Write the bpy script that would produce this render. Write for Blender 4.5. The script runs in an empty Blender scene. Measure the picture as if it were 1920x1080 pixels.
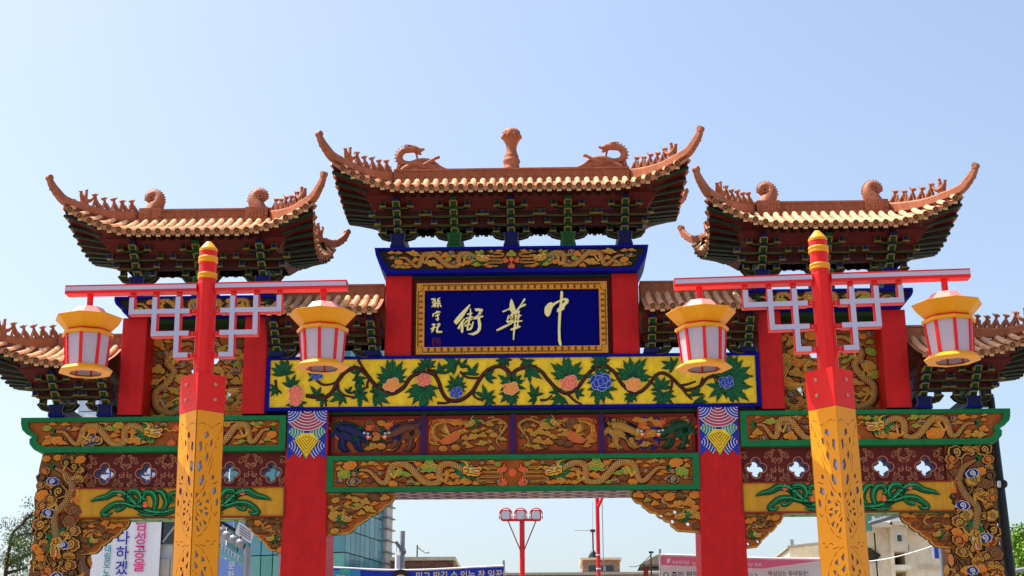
import bpy, math, random
from mathutils import Vector, Matrix
from mathutils.geometry import tessellate_polygon
random.seed(7)
scene = bpy.context.scene
COL = scene.collection
PI = math.pi
# ------------------------------------------------------------------ camera
CAM = Vector((0.5518, -24.0, 1.6))
YAW, PITCH, ROLL, FPX = -0.02274, 0.2838, -0.00503, 2880.0
FW = Vector((math.sin(YAW) * math.cos(PITCH), math.cos(YAW) * math.cos(PITCH), math.sin(PITCH)))
R0 = Vector((math.cos(YAW), -math.sin(YAW), 0))
U0 = R0.cross(FW)
RT = R0 * math.cos(ROLL) + U0 * math.sin(ROLL)
UP = -R0 * math.sin(ROLL) + U0 * math.cos(ROLL)
cd = bpy.data.cameras.new('camera')
cd.sensor_width = 36
cd.lens = 36 * FPX / 1920
cd.clip_start = 0.1
cd.clip_end = 3000
cam = bpy.data.objects.new('camera', cd)
COL.objects.link(cam)
cam.matrix_world = Matrix(((RT.x, UP.x, -FW.x, CAM.x), (RT.y, UP.y, -FW.y, CAM.y), (RT.z, UP.z, -FW.z, CAM.z), (0, 0, 0, 1)))
scene.camera = cam
# ------------------------------------------------------------------ light
SUN_DIR = Vector((-0.50, 0.12, 1.0)).normalized()
world = bpy.data.worlds.new('World')
scene.world = world
world.use_nodes = True
wn = world.node_tree.nodes
wl = world.node_tree.links
bg = wn.get('Background') or wn.new('ShaderNodeBackground')
sky = wn.new('ShaderNodeTexSky')
sky.sky_type = 'NISHITA'
sky.sun_disc = False
sky.sun_elevation = math.asin(SUN_DIR.z)
sky.sun_rotation = math.atan2(SUN_DIR.x, SUN_DIR.y)
sky.altitude = 0
sky.air_density = 1.0
sky.dust_density = 3.6
sky.ozone_density = 0.0
wl.new(sky.outputs['Color'], bg.inputs['Color'])
bg.inputs['Strength'].default_value = 0.142
sl = bpy.data.lights.new('sun', 'SUN')
sl.energy = 5.0
sl.angle = math.radians(0.5)
sl.color = (1.0, 0.95, 0.87)
sun = bpy.data.objects.new('sun', sl)
COL.objects.link(sun)
sun.rotation_mode = 'QUATERNION'
sun.rotation_quaternion = SUN_DIR.to_track_quat('Z', 'Y')
sun.location = (-10, 5, 30)
scene.view_settings.view_transform = 'Standard'
scene.view_settings.look = 'None'
scene.view_settings.exposure = 0.80
scene.view_settings.gamma = 1.0
scene.view_settings.use_curve_mapping = False


def at(x, y, Y):
    """photo pixel -> point of the vertical plane at depth Y"""
    d = FW * FPX + RT * (x - 960) + UP * (540 - y)
    return CAM + d * ((Y - CAM.y) / d.y)


def xz(x, y, Y):
    p = at(x, y, Y)
    return (p.x, p.z)


# ------------------------------------------------------------------ materials
M = {}


def nd(nt, t, **kw):
    n = nt.nodes.new(t)
    for k, v in kw.items():
        setattr(n, k, v)
    return n


def paint(name, col, rough=0.45, var=0.14, scale=5.0, bump=0.12, bscale=60, metal=0.0, rand=0.0, grime=0.0, spec=0.18, trans=0.0):
    m = bpy.data.materials.new(name)
    m.use_nodes = True
    nt = m.node_tree
    b = nt.nodes['Principled BSDF']
    tc = nd(nt, 'ShaderNodeTexCoord')
    n1 = nd(nt, 'ShaderNodeTexNoise')
    n1.inputs['Scale'].default_value = scale
    n1.inputs['Detail'].default_value = 6
    n1.inputs['Roughness'].default_value = 0.65
    nt.links.new(tc.outputs['Object'], n1.inputs['Vector'])
    r = nd(nt, 'ShaderNodeMapRange')
    r.inputs['From Min'].default_value = 0.3
    r.inputs['From Max'].default_value = 0.7
    r.inputs['To Min'].default_value = 1 - var
    r.inputs['To Max'].default_value = 1 + var
    nt.links.new(n1.outputs['Fac'], r.inputs['Value'])
    val = r.outputs['Result']
    if rand:
        oi = nd(nt, 'ShaderNodeObjectInfo')
        r2 = nd(nt, 'ShaderNodeMapRange')
        r2.inputs['To Min'].default_value = 1 - rand
        r2.inputs['To Max'].default_value = 1 + rand
        nt.links.new(oi.outputs['Random'], r2.inputs['Value'])
        mm = nd(nt, 'ShaderNodeMath', operation='MULTIPLY')
        nt.links.new(val, mm.inputs[0])
        nt.links.new(r2.outputs['Result'], mm.inputs[1])
        val = mm.outputs[0]
    if grime:
        mp = nd(nt, 'ShaderNodeMapping')
        mp.inputs['Scale'].default_value = (7, 7, 0.7)
        nt.links.new(tc.outputs['Object'], mp.inputs['Vector'])
        n3 = nd(nt, 'ShaderNodeTexNoise')
        n3.inputs['Scale'].default_value = 1.6
        n3.inputs['Detail'].default_value = 5
        nt.links.new(mp.outputs['Vector'], n3.inputs['Vector'])
        r3 = nd(nt, 'ShaderNodeMapRange')
        r3.inputs['From Min'].default_value = 0.42
        r3.inputs['From Max'].default_value = 0.75
        r3.inputs['To Min'].default_value = 1
        r3.inputs['To Max'].default_value = 1 - grime
        nt.links.new(n3.outputs['Fac'], r3.inputs['Value'])
        mm = nd(nt, 'ShaderNodeMath', operation='MULTIPLY')
        nt.links.new(val, mm.inputs[0])
        nt.links.new(r3.outputs['Result'], mm.inputs[1])
        val = mm.outputs[0]
    vm = nd(nt, 'ShaderNodeVectorMath', operation='SCALE')
    vm.inputs[0].default_value = col
    nt.links.new(val, vm.inputs['Scale'])
    nt.links.new(vm.outputs['Vector'], b.inputs['Base Color'])
    b.inputs['Roughness'].default_value = rough
    b.inputs['Metallic'].default_value = metal
    b.inputs['Specular IOR Level'].default_value = spec
    if bump:
        n2 = nd(nt, 'ShaderNodeTexNoise')
        n2.inputs['Scale'].default_value = bscale
        n2.inputs['Detail'].default_value = 3
        nt.links.new(tc.outputs['Object'], n2.inputs['Vector'])
        bp = nd(nt, 'ShaderNodeBump')
        bp.inputs['Strength'].default_value = bump
        bp.inputs['Distance'].default_value = 0.02
        nt.links.new(n2.outputs['Fac'], bp.inputs['Height'])
        nt.links.new(bp.outputs['Normal'], b.inputs['Normal'])
    M[name] = m
    return m


def brickmat(name, c1, c2, mortar, bw, bh, ms=0.1, rough=0.6, uv=True, off=0.5, coord='UV', rot=None):
    m = bpy.data.materials.new(name)
    m.use_nodes = True
    nt = m.node_tree
    b = nt.nodes['Principled BSDF']
    tc = nd(nt, 'ShaderNodeTexCoord')
    br = nd(nt, 'ShaderNodeTexBrick')
    br.offset = off
    br.inputs['Color1'].default_value = (*c1, 1)
    br.inputs['Color2'].default_value = (*c2, 1)
    br.inputs['Mortar'].default_value = (*mortar, 1)
    br.inputs['Scale'].default_value = 1
    br.inputs['Brick Width'].default_value = bw
    br.inputs['Row Height'].default_value = bh
    br.inputs['Mortar Size'].default_value = ms
    src = tc.outputs[coord]
    if rot:
        mp = nd(nt, 'ShaderNodeMapping')
        mp.inputs['Rotation'].default_value = rot
        nt.links.new(src, mp.inputs['Vector'])
        src = mp.outputs['Vector']
    nt.links.new(src, br.inputs['Vector'])
    nt.links.new(br.outputs['Color'], b.inputs['Base Color'])
    b.inputs['Roughness'].default_value = rough
    M[name] = m


paint('red', (0.56, 0.010, 0.010), 0.5, 0.13, 4.5, 0.3, 90, grime=0.12)
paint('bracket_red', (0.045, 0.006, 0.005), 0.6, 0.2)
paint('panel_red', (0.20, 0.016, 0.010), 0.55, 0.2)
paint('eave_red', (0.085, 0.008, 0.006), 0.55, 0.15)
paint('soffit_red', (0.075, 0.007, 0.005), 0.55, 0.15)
paint('rafter_green', (0.009, 0.024, 0.010), 0.6, 0.2)
paint('rafter_red', (0.035, 0.007, 0.005), 0.6, 0.2)
paint('blue', (0.004, 0.004, 0.20), 0.55, 0.12, 2.0, spec=0.08)
paint('sign_blue', (0.001, 0.001, 0.125), 0.6, 0.05, 1.0, 0.03, spec=0.05)
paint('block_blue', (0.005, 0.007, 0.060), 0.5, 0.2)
paint('green', (0.006, 0.165, 0.045), 0.45, 0.14, 2.5, grime=0.15)
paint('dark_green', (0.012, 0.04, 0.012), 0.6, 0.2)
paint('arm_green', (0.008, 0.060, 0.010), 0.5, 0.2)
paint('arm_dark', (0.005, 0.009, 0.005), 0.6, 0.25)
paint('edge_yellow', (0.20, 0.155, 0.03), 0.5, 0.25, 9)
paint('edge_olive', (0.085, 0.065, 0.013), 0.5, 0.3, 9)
paint('tile', (0.74, 0.41, 0.22), 0.42, 0.16, 9, 0.25, 40, rand=0.17, grime=0.08, spec=0.3)
paint('tile_pan', (0.42, 0.17, 0.085), 0.6, 0.2, 5)
paint('ridge', (0.35, 0.118, 0.056), 0.55, 0.18, 3, 0.4, 30, grime=0.25)
paint('antefix', (0.30, 0.15, 0.045), 0.5, 0.25, 25)
paint('antefix_dark', (0.09, 0.045, 0.015), 0.6, 0.2)
paint('rafter_end', (0.60, 0.42, 0.16), 0.5, 0.15)
paint('yellow', (0.95, 0.60, 0.025), 0.5, 0.16, 9, 0.5, 45, grime=0.2)
paint('ochre', (0.62, 0.29, 0.018), 0.5, 0.14, 3, 0.25, 60, grime=0.25)
paint('gold', (0.66, 0.34, 0.04), 0.45, 0.2, 12)
paint('tan', (0.62, 0.30, 0.04), 0.5, 0.25, 12)
paint('rim_brown', (0.26, 0.12, 0.03), 0.5, 0.3, 12)
paint('frame_gold', (0.64, 0.25, 0.02), 0.4, 0.2, 8)
paint('frame_line', (0.16, 0.05, 0.008), 0.5, 0.2)
paint('orange', (0.76, 0.17, 0.014), 0.5, 0.2, 10)
paint('flame', (0.78, 0.12, 0.03), 0.5, 0.15, 10)
paint('brown_ground', (0.35, 0.085, 0.012), 0.6, 0.3, 8, 0.3)
paint('carved_brown', (0.20, 0.07, 0.018), 0.6, 0.35, 9, 0.4)
paint('rust_ground', (0.34, 0.07, 0.016), 0.6, 0.25, 8, 0.3)
paint('black_ground', (0.018, 0.012, 0.006), 0.6, 0.3)
paint('dark_outline', (0.03, 0.008, 0.003), 0.6, 0.2)
paint('fin_red', (0.28, 0.026, 0.012), 0.55, 0.2)
paint('belly', (0.62, 0.13, 0.03), 0.5, 0.2)
paint('mane_green', (0.012, 0.12, 0.03), 0.5, 0.2)
paint('cloud_green', (0.11, 0.36, 0.035), 0.5, 0.2)
paint('cloud_blue', (0.03, 0.045, 0.12), 0.5, 0.2)
paint('cloud_navy', (0.012, 0.016, 0.20), 0.5, 0.2)
paint('cloud_brown', (0.17, 0.055, 0.02), 0.5, 0.2)
paint('cloud_gold', (0.52, 0.26, 0.035), 0.5, 0.2)
paint('white_line', (0.62, 0.60, 0.58), 0.5, 0.1)
paint('leaf', (0.008, 0.115, 0.035), 0.5, 0.3, 20)
paint('leaf_edge', (0.006, 0.03, 0.014), 0.6, 0.2)
paint('leaf_light', (0.03, 0.34, 0.11), 0.5, 0.15)
paint('vine', (0.075, 0.012, 0.010), 0.5, 0.2)
paint('petal_coral', (0.82, 0.13, 0.06), 0.5, 0.1)
paint('petal_orange', (0.85, 0.27, 0.02), 0.5, 0.1)
paint('petal_blue', (0.012, 0.035, 0.30), 0.5, 0.15)
paint('petal_edge', (0.80, 0.50, 0.36), 0.5, 0.1)
paint('petal_edge_blue', (0.35, 0.42, 0.62), 0.5, 0.1)
paint('stripe_blue', (0.02, 0.035, 0.34), 0.5, 0.1)
paint('stripe_pink', (0.42, 0.04, 0.08), 0.5, 0.1)
paint('stripe_teal', (0.02, 0.25, 0.16), 0.5, 0.1)
paint('maroon', (0.115, 0.012, 0.010), 0.55, 0.2, 4)
paint('scroll_copper', (0.42, 0.15, 0.07), 0.5, 0.2)
paint('purple', (0.045, 0.012, 0.10), 0.5, 0.2)
paint('beast_blue', (0.018, 0.022, 0.085), 0.5, 0.25, 15)
paint('beast_brown', (0.16, 0.05, 0.025), 0.5, 0.25, 15)
paint('beast_yellow', (0.44, 0.21, 0.035), 0.5, 0.25, 15)
paint('beast_green', (0.010, 0.062, 0.022), 0.5, 0.25, 15)
paint('black', (0.006, 0.006, 0.006), 0.5, 0.1)
paint('white', (0.8, 0.8, 0.8), 0.4, 0.04)
paint('glyph', (0.88, 0.76, 0.30), 0.3, 0.05, 3, 0.05)
paint('seal', (0.13, 0.012, 0.06), 0.5, 0.1)
paint('lamp_red', (0.76, 0.010, 0.008), 0.4, 0.05, 2, 0.05, 80, spec=0.3)
paint('lamp_orange', (0.86, 0.305, 0.002), 0.42, 0.06, 2, 0.05, 80, spec=0.3)
paint('lamp_yellow', (0.82, 0.325, 0.001), 0.42, 0.06, 2, 0.05, 80, spec=0.3)
paint('acrylic', (0.47, 0.45, 0.58), 0.3, 0.03, 2, 0)
lp_ = paint('lantern_pane', (0.70, 0.59, 0.67), 0.3, 0.03, 2, 0)
_nt = lp_.node_tree
_tl = nd(_nt, 'ShaderNodeBsdfTranslucent')
_tl.inputs['Color'].default_value = (0.80, 0.70, 0.80, 1)
_mx = nd(_nt, 'ShaderNodeMixShader')
_mx.inputs['Fac'].default_value = 0.35
_nt.links.new(_nt.nodes['Principled BSDF'].outputs[0], _mx.inputs[1])
_nt.links.new(_tl.outputs[0], _mx.inputs[2])
_nt.links.new(_mx.outputs[0], _nt.nodes['Material Output'].inputs['Surface'])
paint('pink_white', (0.80, 0.27, 0.24), 0.35, 0.05, 2, 0)
paint('cut_edge', (0.60, 0.20, 0.003), 0.5, 0.1)
paint('bolt', (0.55, 0.25, 0.2), 0.35, 0.1, metal=0.6)
paint('paving', (0.215, 0.20, 0.185), 0.8, 0.15, 0.4, 0.3, 20)
paint('steel', (0.33, 0.35, 0.36), 0.45, 0.15, 4, metal=0.3)
paint('dark_steel', (0.022, 0.024, 0.026), 0.4, 0.2)
paint('grey_steel', (0.16, 0.18, 0.19), 0.5, 0.15)
paint('signal_red', (0.62, 0.025, 0.03), 0.4, 0.1)
paint('glass_lens', (0.55, 0.56, 0.58), 0.15, 0.05, bump=0)
paint('beige_wall', (0.86, 0.74, 0.54), 0.8, 0.18, 3.5, 0.8, 5)
paint('beige_dark', (0.66, 0.56, 0.40), 0.8, 0.18, 3.5, 0.6, 5)
paint('concrete', (0.45, 0.45, 0.44), 0.8, 0.12, 1, grime=0.2)
paint('window_dark', (0.02, 0.025, 0.03), 0.1, 0.1, bump=0, spec=0.6)
paint('glass_teal', (0.09, 0.25, 0.29), 0.12, 0.25, 0.12, 0.05, 0.5, rand=0.3, spec=0.35)
paint('glass_green', (0.13, 0.36, 0.32), 0.15, 0.2, 0.15, 0.03, 0.5, rand=0.2, spec=0.3)
paint('mullion', (0.02, 0.035, 0.04), 0.4, 0.1)
paint('banner_white', (0.78, 0.78, 0.80), 0.6, 0.04, 0.7, 0.2, 1.5)
paint('banner_blue', (0.015, 0.06, 0.62), 0.5, 0.06, 0.7)
paint('banner_sky', (0.05, 0.30, 0.62), 0.5, 0.06, 0.7)
paint('banner_teal', (0.06, 0.45, 0.42), 0.5, 0.06, 0.7)
paint('banner_pink', (0.80, 0.16, 0.30), 0.5, 0.06, 0.7)
paint('print_pink', (0.72, 0.03, 0.22), 0.5, 0.05)
paint('print_blue', (0.02, 0.03, 0.34), 0.5, 0.05)
paint('print_teal', (0.05, 0.30, 0.34), 0.5, 0.05)
paint('print_yellow', (0.85, 0.75, 0.35), 0.5, 0.05)
paint('print_black', (0.03, 0.03, 0.03), 0.5, 0.05)
paint('sign_sky', (0.22, 0.36, 0.72), 0.4, 0.1, 1)
paint('sign_teal', (0.20, 0.45, 0.52), 0.4, 0.1, 1)
paint('tan_tile', (0.42, 0.38, 0.31), 0.5, 0.12, 1.5, rand=0.08)
paint('panel_pale', (0.50, 0.58, 0.66), 0.25, 0.08, 1, rand=0.06)
paint('window_blue', (0.03, 0.07, 0.45), 0.3, 0.1)
paint('white_roof', (0.72, 0.72, 0.72), 0.4, 0.06, 1)
paint('bark', (0.06, 0.045, 0.03), 0.9, 0.3, 12, 0.8, 25)
paint('pine_leaf', (0.075, 0.125, 0.03), 0.6, 0.45, 3, 0)
paint('fresh_leaf', (0.14, 0.27, 0.025), 0.5, 0.35, 3, 0)
paint('sign_green', (0.10, 0.30, 0.22), 0.5, 0.1)
brickmat('scales', (0.66, 0.33, 0.035), (0.54, 0.24, 0.026), (0.12, 0.045, 0.01), 0.036, 0.2, 0.008)
brickmat('scales_brown', (0.46, 0.23, 0.035), (0.38, 0.17, 0.028), (0.07, 0.025, 0.006), 0.036, 0.2, 0.008)
brickmat('feather', (0.70, 0.42, 0.07), (0.60, 0.20, 0.03), (0.10, 0.02, 0.006), 0.05, 0.2, 0.02)
brickmat('soffit_floral', (0.62, 0.42, 0.26), (0.55, 0.33, 0.2), (0.05, 0.02, 0.06), 0.35, 0.16, 0.05, coord='Object')
brickmat('soffit_leafy', (0.12, 0.42, 0.06), (0.42, 0.45, 0.10), (0.03, 0.16, 0.03), 0.4, 0.2, 0.04, coord='Object')


# ------------------------------------------------------------------ mesh building
class MB:
    def __init__(s):
        s.v, s.f, s.m, s.sm, s.uv, s.slots = [], [], [], [], {}, []
        s.clamp = None

    def slot(s, mat):
        if mat not in s.slots:
            s.slots.append(mat)
        return s.slots.index(mat)

    def add(s, vs, fs, mat, smooth=False, uvs=None):
        o = len(s.v)
        s.v += [tuple(v) for v in vs]
        k = s.slot(mat) if isinstance(mat, str) else None
        for i, f in enumerate(fs):
            if uvs:
                s.uv[len(s.f)] = [uvs[j] for j in f]
            s.f.append([o + j for j in f])
            s.m.append(k if k is not None else s.slot(mat[i]))
            s.sm.append(smooth)

    def box(s, x0, x1, y0, y1, z0, z1, mat):
        s.add([(x0, y0, z0), (x1, y0, z0), (x1, y1, z0), (x0, y1, z0), (x0, y0, z1), (x1, y0, z1), (x1, y1, z1), (x0, y1, z1)],
              [(0, 1, 5, 4), (1, 2, 6, 5), (2, 3, 7, 6), (3, 0, 4, 7), (4, 5, 6, 7), (3, 2, 1, 0)], mat)

    def hexa(s, p, mat):
        s.add(p, [(0, 1, 5, 4), (1, 2, 6, 5), (2, 3, 7, 6), (3, 0, 4, 7), (4, 5, 6, 7), (3, 2, 1, 0)], mat)

    def beam(s, a, b, w, h, mat, up=Vector((0, 0, 1))):
        a, b = Vector(a), Vector(b)
        d = (b - a).normalized()
        x = d.cross(up)
        if x.length < 1e-4:
            x = Vector((1, 0, 0))
        x.normalize()
        z = x.cross(d)
        q = []
        for e in (a, b):
            q += [e - x * w / 2 - z * h / 2, e + x * w / 2 - z * h / 2, e + x * w / 2 + z * h / 2, e - x * w / 2 + z * h / 2]
        s.add(q, [(0, 1, 2, 3), (7, 6, 5, 4), (0, 4, 5, 1), (1, 5, 6, 2), (2, 6, 7, 3), (3, 7, 4, 0)], mat)

    def prism(s, poly, y0, y1, mat, side=None, back=False):
        """poly in XZ, front face at y0, walls back to y1"""
        n = len(poly)
        vs = [(p[0], y0, p[1]) for p in poly] + [(p[0], y1, p[1]) for p in poly]
        tr = tessellate_polygon([[Vector((p[0], p[1], 0)) for p in poly]])
        s.add(vs, [tuple(t) for t in tr], mat)
        if back:
            s.add(vs, [tuple(n + j for j in t) for t in tr], mat)
        s.add(vs, [(i, (i + 1) % n, n + (i + 1) % n, n + i) for i in range(n)], side or mat)

    def plate(s, outer, holes, y0, y1, mat, side=None, back=True, tf=None):
        rings = [outer] + holes
        flat = [p for r in rings for p in r]
        n = len(flat)
        tr = tessellate_polygon([[Vector((p[0], p[1], 0)) for p in r] for r in rings])
        vs = [Vector((p[0], y0, p[1])) for p in flat] + [Vector((p[0], y1, p[1])) for p in flat]
        if tf:
            vs = [tf @ v for v in vs]
        s.add(vs, [tuple(t) for t in tr], mat)
        if back:
            s.add(vs, [tuple(n + j for j in t) for t in tr], mat)
        fs, o = [], 0
        for r in rings:
            k = len(r)
            fs += [(o + i, o + (i + 1) % k, n + o + (i + 1) % k, n + o + i) for i in range(k)]
            o += k
        s.add(vs, fs, side or mat)

    def ribbon(s, path, w, y0, y1, mat, jag=None):
        """raised strip along a 2-D path, w number or list of half widths"""
        n = len(path)
        W = w if isinstance(w, (list, tuple)) else [w] * n
        L, Rr = [], []
        for i in range(n):
            a = path[max(0, i - 1)]
            b = path[min(n - 1, i + 1)]
            dx, dz = b[0] - a[0], b[1] - a[1]
            l = math.hypot(dx, dz) or 1
            nx, nz = -dz / l, dx / l
            L.append((path[i][0] + nx * W[i], path[i][1] + nz * W[i]))
            Rr.append((path[i][0] - nx * W[i], path[i][1] - nz * W[i]))
        vs = [(p[0], y0, p[1]) for p in L] + [(p[0], y0, p[1]) for p in Rr] + [(p[0], y1, p[1]) for p in L] + [(p[0], y1, p[1]) for p in Rr]
        fs = []
        for i in range(n - 1):
            fs += [(i, i + 1, n + i + 1, n + i), (i, i + 1, 2 * n + i + 1, 2 * n + i), (n + i, n + i + 1, 3 * n + i + 1, 3 * n + i)]
        fs += [(0, n, 3 * n, 2 * n), (n - 1, 2 * n - 1, 4 * n - 1, 3 * n - 1)]
        s.add(vs, fs, mat)

    def tube(s, path, r, mat, n=8, smooth=True, flat=1.0, axis=None, cap=True):
        P = [Vector(p) for p in path]
        k = len(P)
        Rr = r if isinstance(r, (list, tuple)) else [r] * k
        vs, fs = [], []
        prev = None
        for i in range(k):
            t = (P[min(k - 1, i + 1)] - P[max(0, i - 1)]).normalized()
            if prev is None:
                ref = Vector(axis) if axis else (Vector((0, 0, 1)) if abs(t.z) < 0.9 else Vector((0, 1, 0)))
                a = (ref - t * ref.dot(t)).normalized()
            else:
                a = (prev - t * prev.dot(t)).normalized()
            prev = a
            b = t.cross(a)
            for j in range(n):
                an = 2 * PI * j / n
                vs.append(P[i] + a * math.cos(an) * Rr[i] * flat + b * math.sin(an) * Rr[i])
        for i in range(k - 1):
            for j in range(n):
                fs.append((i * n + j, i * n + (j + 1) % n, (i + 1) * n + (j + 1) % n, (i + 1) * n + j))
        s.add(vs, fs, mat, smooth)
        if cap:
            s.add(vs, [tuple(range(n)), tuple(range((k - 1) * n, k * n))], mat)

    def lathe(s, prof, c, mat, n=24, smooth=True, rot=0.0, close=False, cap=False):
        k = len(prof)
        vs = [(c[0] + p[0] * math.sin(2 * PI * j / n + rot), c[1] - p[0] * math.cos(2 * PI * j / n + rot), c[2] + p[1]) for p in prof for j in range(n)]
        fs = [(i * n + j, i * n + (j + 1) % n, ((i + 1) % k) * n + (j + 1) % n, ((i + 1) % k) * n + j) for i in range(k if close else k - 1) for j in range(n)]
        s.add(vs, fs, mat, smooth)
        if cap:
            s.add(vs, [tuple(range(n)), tuple(range((k - 1) * n, k * n))], mat)

    def blob(s, c, r, mat, n=8, m=5, smooth=True):
        c = Vector(c)
        r = (r, r, r) if not isinstance(r, (tuple, list)) else r
        vs = []
        for i in range(m + 1):
            a = PI * i / m
            for j in range(n):
                b = 2 * PI * j / n
                vs.append((c.x + r[0] * math.sin(a) * math.cos(b), c.y + r[1] * math.sin(a) * math.sin(b), c.z + r[2] * math.cos(a)))
        s.add(vs, [(i * n + j, i * n + (j + 1) % n, (i + 1) * n + (j + 1) % n, (i + 1) * n + j) for i in range(m) for j in range(n)], mat, smooth)

    def grid(s, rows, mat, smooth=False):
        n = len(rows[0])
        s.add([p for r in rows for p in r], [(i * n + j, i * n + j + 1, (i + 1) * n + j + 1, (i + 1) * n + j) for i in range(len(rows) - 1) for j in range(n - 1)], mat, smooth)

    def mesh(s, name):
        if s.clamp:
            lo, hi = s.clamp
            s.v = [(x, y, min(max(z, lo), hi)) for x, y, z in s.v]
        me = bpy.data.meshes.new(name)
        me.from_pydata(s.v, [], s.f)
        for k in s.slots:
            me.materials.append(M[k])
        me.polygons.foreach_set('material_index', s.m)
        me.polygons.foreach_set('use_smooth', s.sm)
        if s.uv:
            ul = me.uv_layers.new(name='UVMap')
            for pi, uvs in s.uv.items():
                ls = me.polygons[pi].loop_start
                for k, u in enumerate(uvs):
                    ul.data[ls + k].uv = u
        me.update()
        return me

    def build(s, name, parent=None, label=None, **kw):
        return obj(name, s.mesh(name), parent, label, **kw)


def obj(name, me, parent=None, label=None, loc=None, rot=None, scale=None, kind=None, cat=None, group=None, mat=None):
    o = bpy.data.objects.new(name, me)
    COL.objects.link(o)
    if parent:
        o.parent = parent
    if mat is not None:
        o.matrix_local = mat
    else:
        if loc is not None:
            o.location = loc
        if rot is not None:
            o.rotation_euler = rot
        if scale is not None:
            o.scale = scale
    tag(o, label, cat, group, kind)
    return o


def tag(o, label=None, cat=None, group=None, kind=None):
    if label:
        o['label'] = label
    if cat:
        o['category'] = cat
    if group:
        o['group'] = group
    if kind:
        o['kind'] = kind
    return o


def empty(name, loc, label, cat, rz=0, group=None):
    o = bpy.data.objects.new(name, None)
    COL.objects.link(o)
    o.location = loc
    o.rotation_euler = (0, 0, rz)
    o.empty_display_size = 0.2
    return tag(o, label, cat, group)


def copy_tree(o, parent=None):
    c = o.copy()
    COL.objects.link(c)
    c.parent = parent
    for ch in list(o.children):
        copy_tree(ch, c)
    return c


def spline(pts, n):
    """Catmull-Rom through 2-D or 3-D points"""
    P = [Vector(p) for p in pts]
    P = [P[0] * 2 - P[1]] + P + [P[-1] * 2 - P[-2]]
    k = len(P) - 3
    out = []
    for i in range(n):
        t = i / (n - 1) * k
        j = min(int(t), k - 1)
        t -= j
        a, b, c, d = P[j:j + 4]
        out.append(0.5 * (2 * b + (c - a) * t + (2 * a - 5 * b + 4 * c - d) * t * t + (3 * b - a - 3 * c + d) * t ** 3))
    return out


def lerp(a, b, t):
    return a + (b - a) * t


def text(s, size, parent, name, mat, tf, label=None, sx=1.0, ext=0.0, align='LEFT'):
    """flat lettering from Blender's built-in font, turned into a mesh"""
    cu = bpy.data.curves.new(name, 'FONT')
    cu.body = s
    cu.size = size
    cu.extrude = ext
    cu.align_x = align
    cu.offset = 0.012 * size
    cu.resolution_u = 3
    to = bpy.data.objects.new('tmp', cu)
    COL.objects.link(to)
    dg = bpy.context.evaluated_depsgraph_get()
    me = bpy.data.meshes.new_from_object(to.evaluated_get(dg))
    bpy.data.objects.remove(to)
    bpy.data.curves.remove(cu)
    me.name = name
    me.materials.clear()
    me.materials.append(M[mat])
    return obj(name, me, parent, label, mat=tf @ Matrix.Diagonal((sx, 1, 1, 1)))


def facing(x, y, z, rz=0.0):
    """frame whose XY plane stands upright, facing -Y"""
    return Matrix.Translation((x, y, z)) @ Matrix.Rotation(rz, 4, 'Z') @ Matrix.Rotation(PI / 2, 4, 'X')
# ------------------------------------------------------------------ ground
g = MB()
g.grid([[(x, y, 0.0) for x in (-900, -60, -20, 0, 20, 60, 900)] for y in (-300, -40, -12, 0, 12, 60, 1200)], 'paving')
g.build('ground', None, kind='structure')
# ------------------------------------------------------------------ the gate
gate = empty('ceremonial_gate', (0, 0, 0), 'red, green and blue painted ceremonial gate with tiered tile roofs and a blue name board', 'gate')
YC = 0.4

# shared roof pieces -------------------------------------------------
TL = 0.30


def tile_mb(mb, tf=None, eave=False):
    n = 6
    vs, fs = [], []
    for (y, r) in ((0.0, 0.0515), (TL, 0.0485), (TL + 0.03, 0.048)):
        for j in range(n + 1):
            a = PI * j / n
            vs.append((r * math.cos(a), y, r * math.sin(a) * 1.05))
    for i in range(2):
        for j in range(n):
            k = i * (n + 1) + j
            fs.append((k, k + 1, k + n + 2, k + n + 1))
    fs.append(tuple(range(n + 1)))
    if tf:
        vs = [tf @ Vector(v) for v in vs]
    mb.add(vs, fs, 'tile')
    if eave:
        def A(vs, fs, m):
            mb.add([tf @ Vector(v) for v in vs] if tf else vs, fs, m)
        k = 10
        for (r0, r1, y, m) in ((0.0, 0.052, -0.012, 'antefix_dark'), (0.042, 0.053, -0.022, 'tile_pan'), (0.0, 0.014, -0.024, 'antefix')):
            v2 = [(r * math.cos(2 * PI * j / k), y, r * math.sin(2 * PI * j / k)) for r in (max(r0, 0.001), r1) for j in range(k)]
            v2 += [(r1 * math.cos(2 * PI * j / k), 0.01, r1 * math.sin(2 * PI * j / k)) for j in range(k)]
            A(v2, [(j, (j + 1) % k, k + (j + 1) % k, k + j) for j in range(k)] + [(k + j, k + (j + 1) % k, 2 * k + (j + 1) % k, 2 * k + j) for j in range(k)], m)
        for q in range(4):
            a = PI / 4 + q * PI / 2
            c, s_ = math.cos(a), math.sin(a)
            A([(0.026 * c - 0.005 * s_, -0.02, 0.026 * s_ + 0.005 * c), (0.026 * c + 0.005 * s_, -0.02, 0.026 * s_ - 0.005 * c),
               (0.035 * c + 0.004 * s_, -0.02, 0.035 * s_ - 0.004 * c), (0.035 * c - 0.004 * s_, -0.02, 0.035 * s_ + 0.004 * c)], [(0, 1, 2, 3)], 'antefix')


def mesh_of(fn, name, *a, **k):
    mb = MB()
    fn(mb, *a, **k)
    return mb.mesh(name)


TILE_ME = mesh_of(tile_mb, 'roof_tile')
EAVE_ME = mesh_of(tile_mb, 'eave_tile', eave=True)


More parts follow.
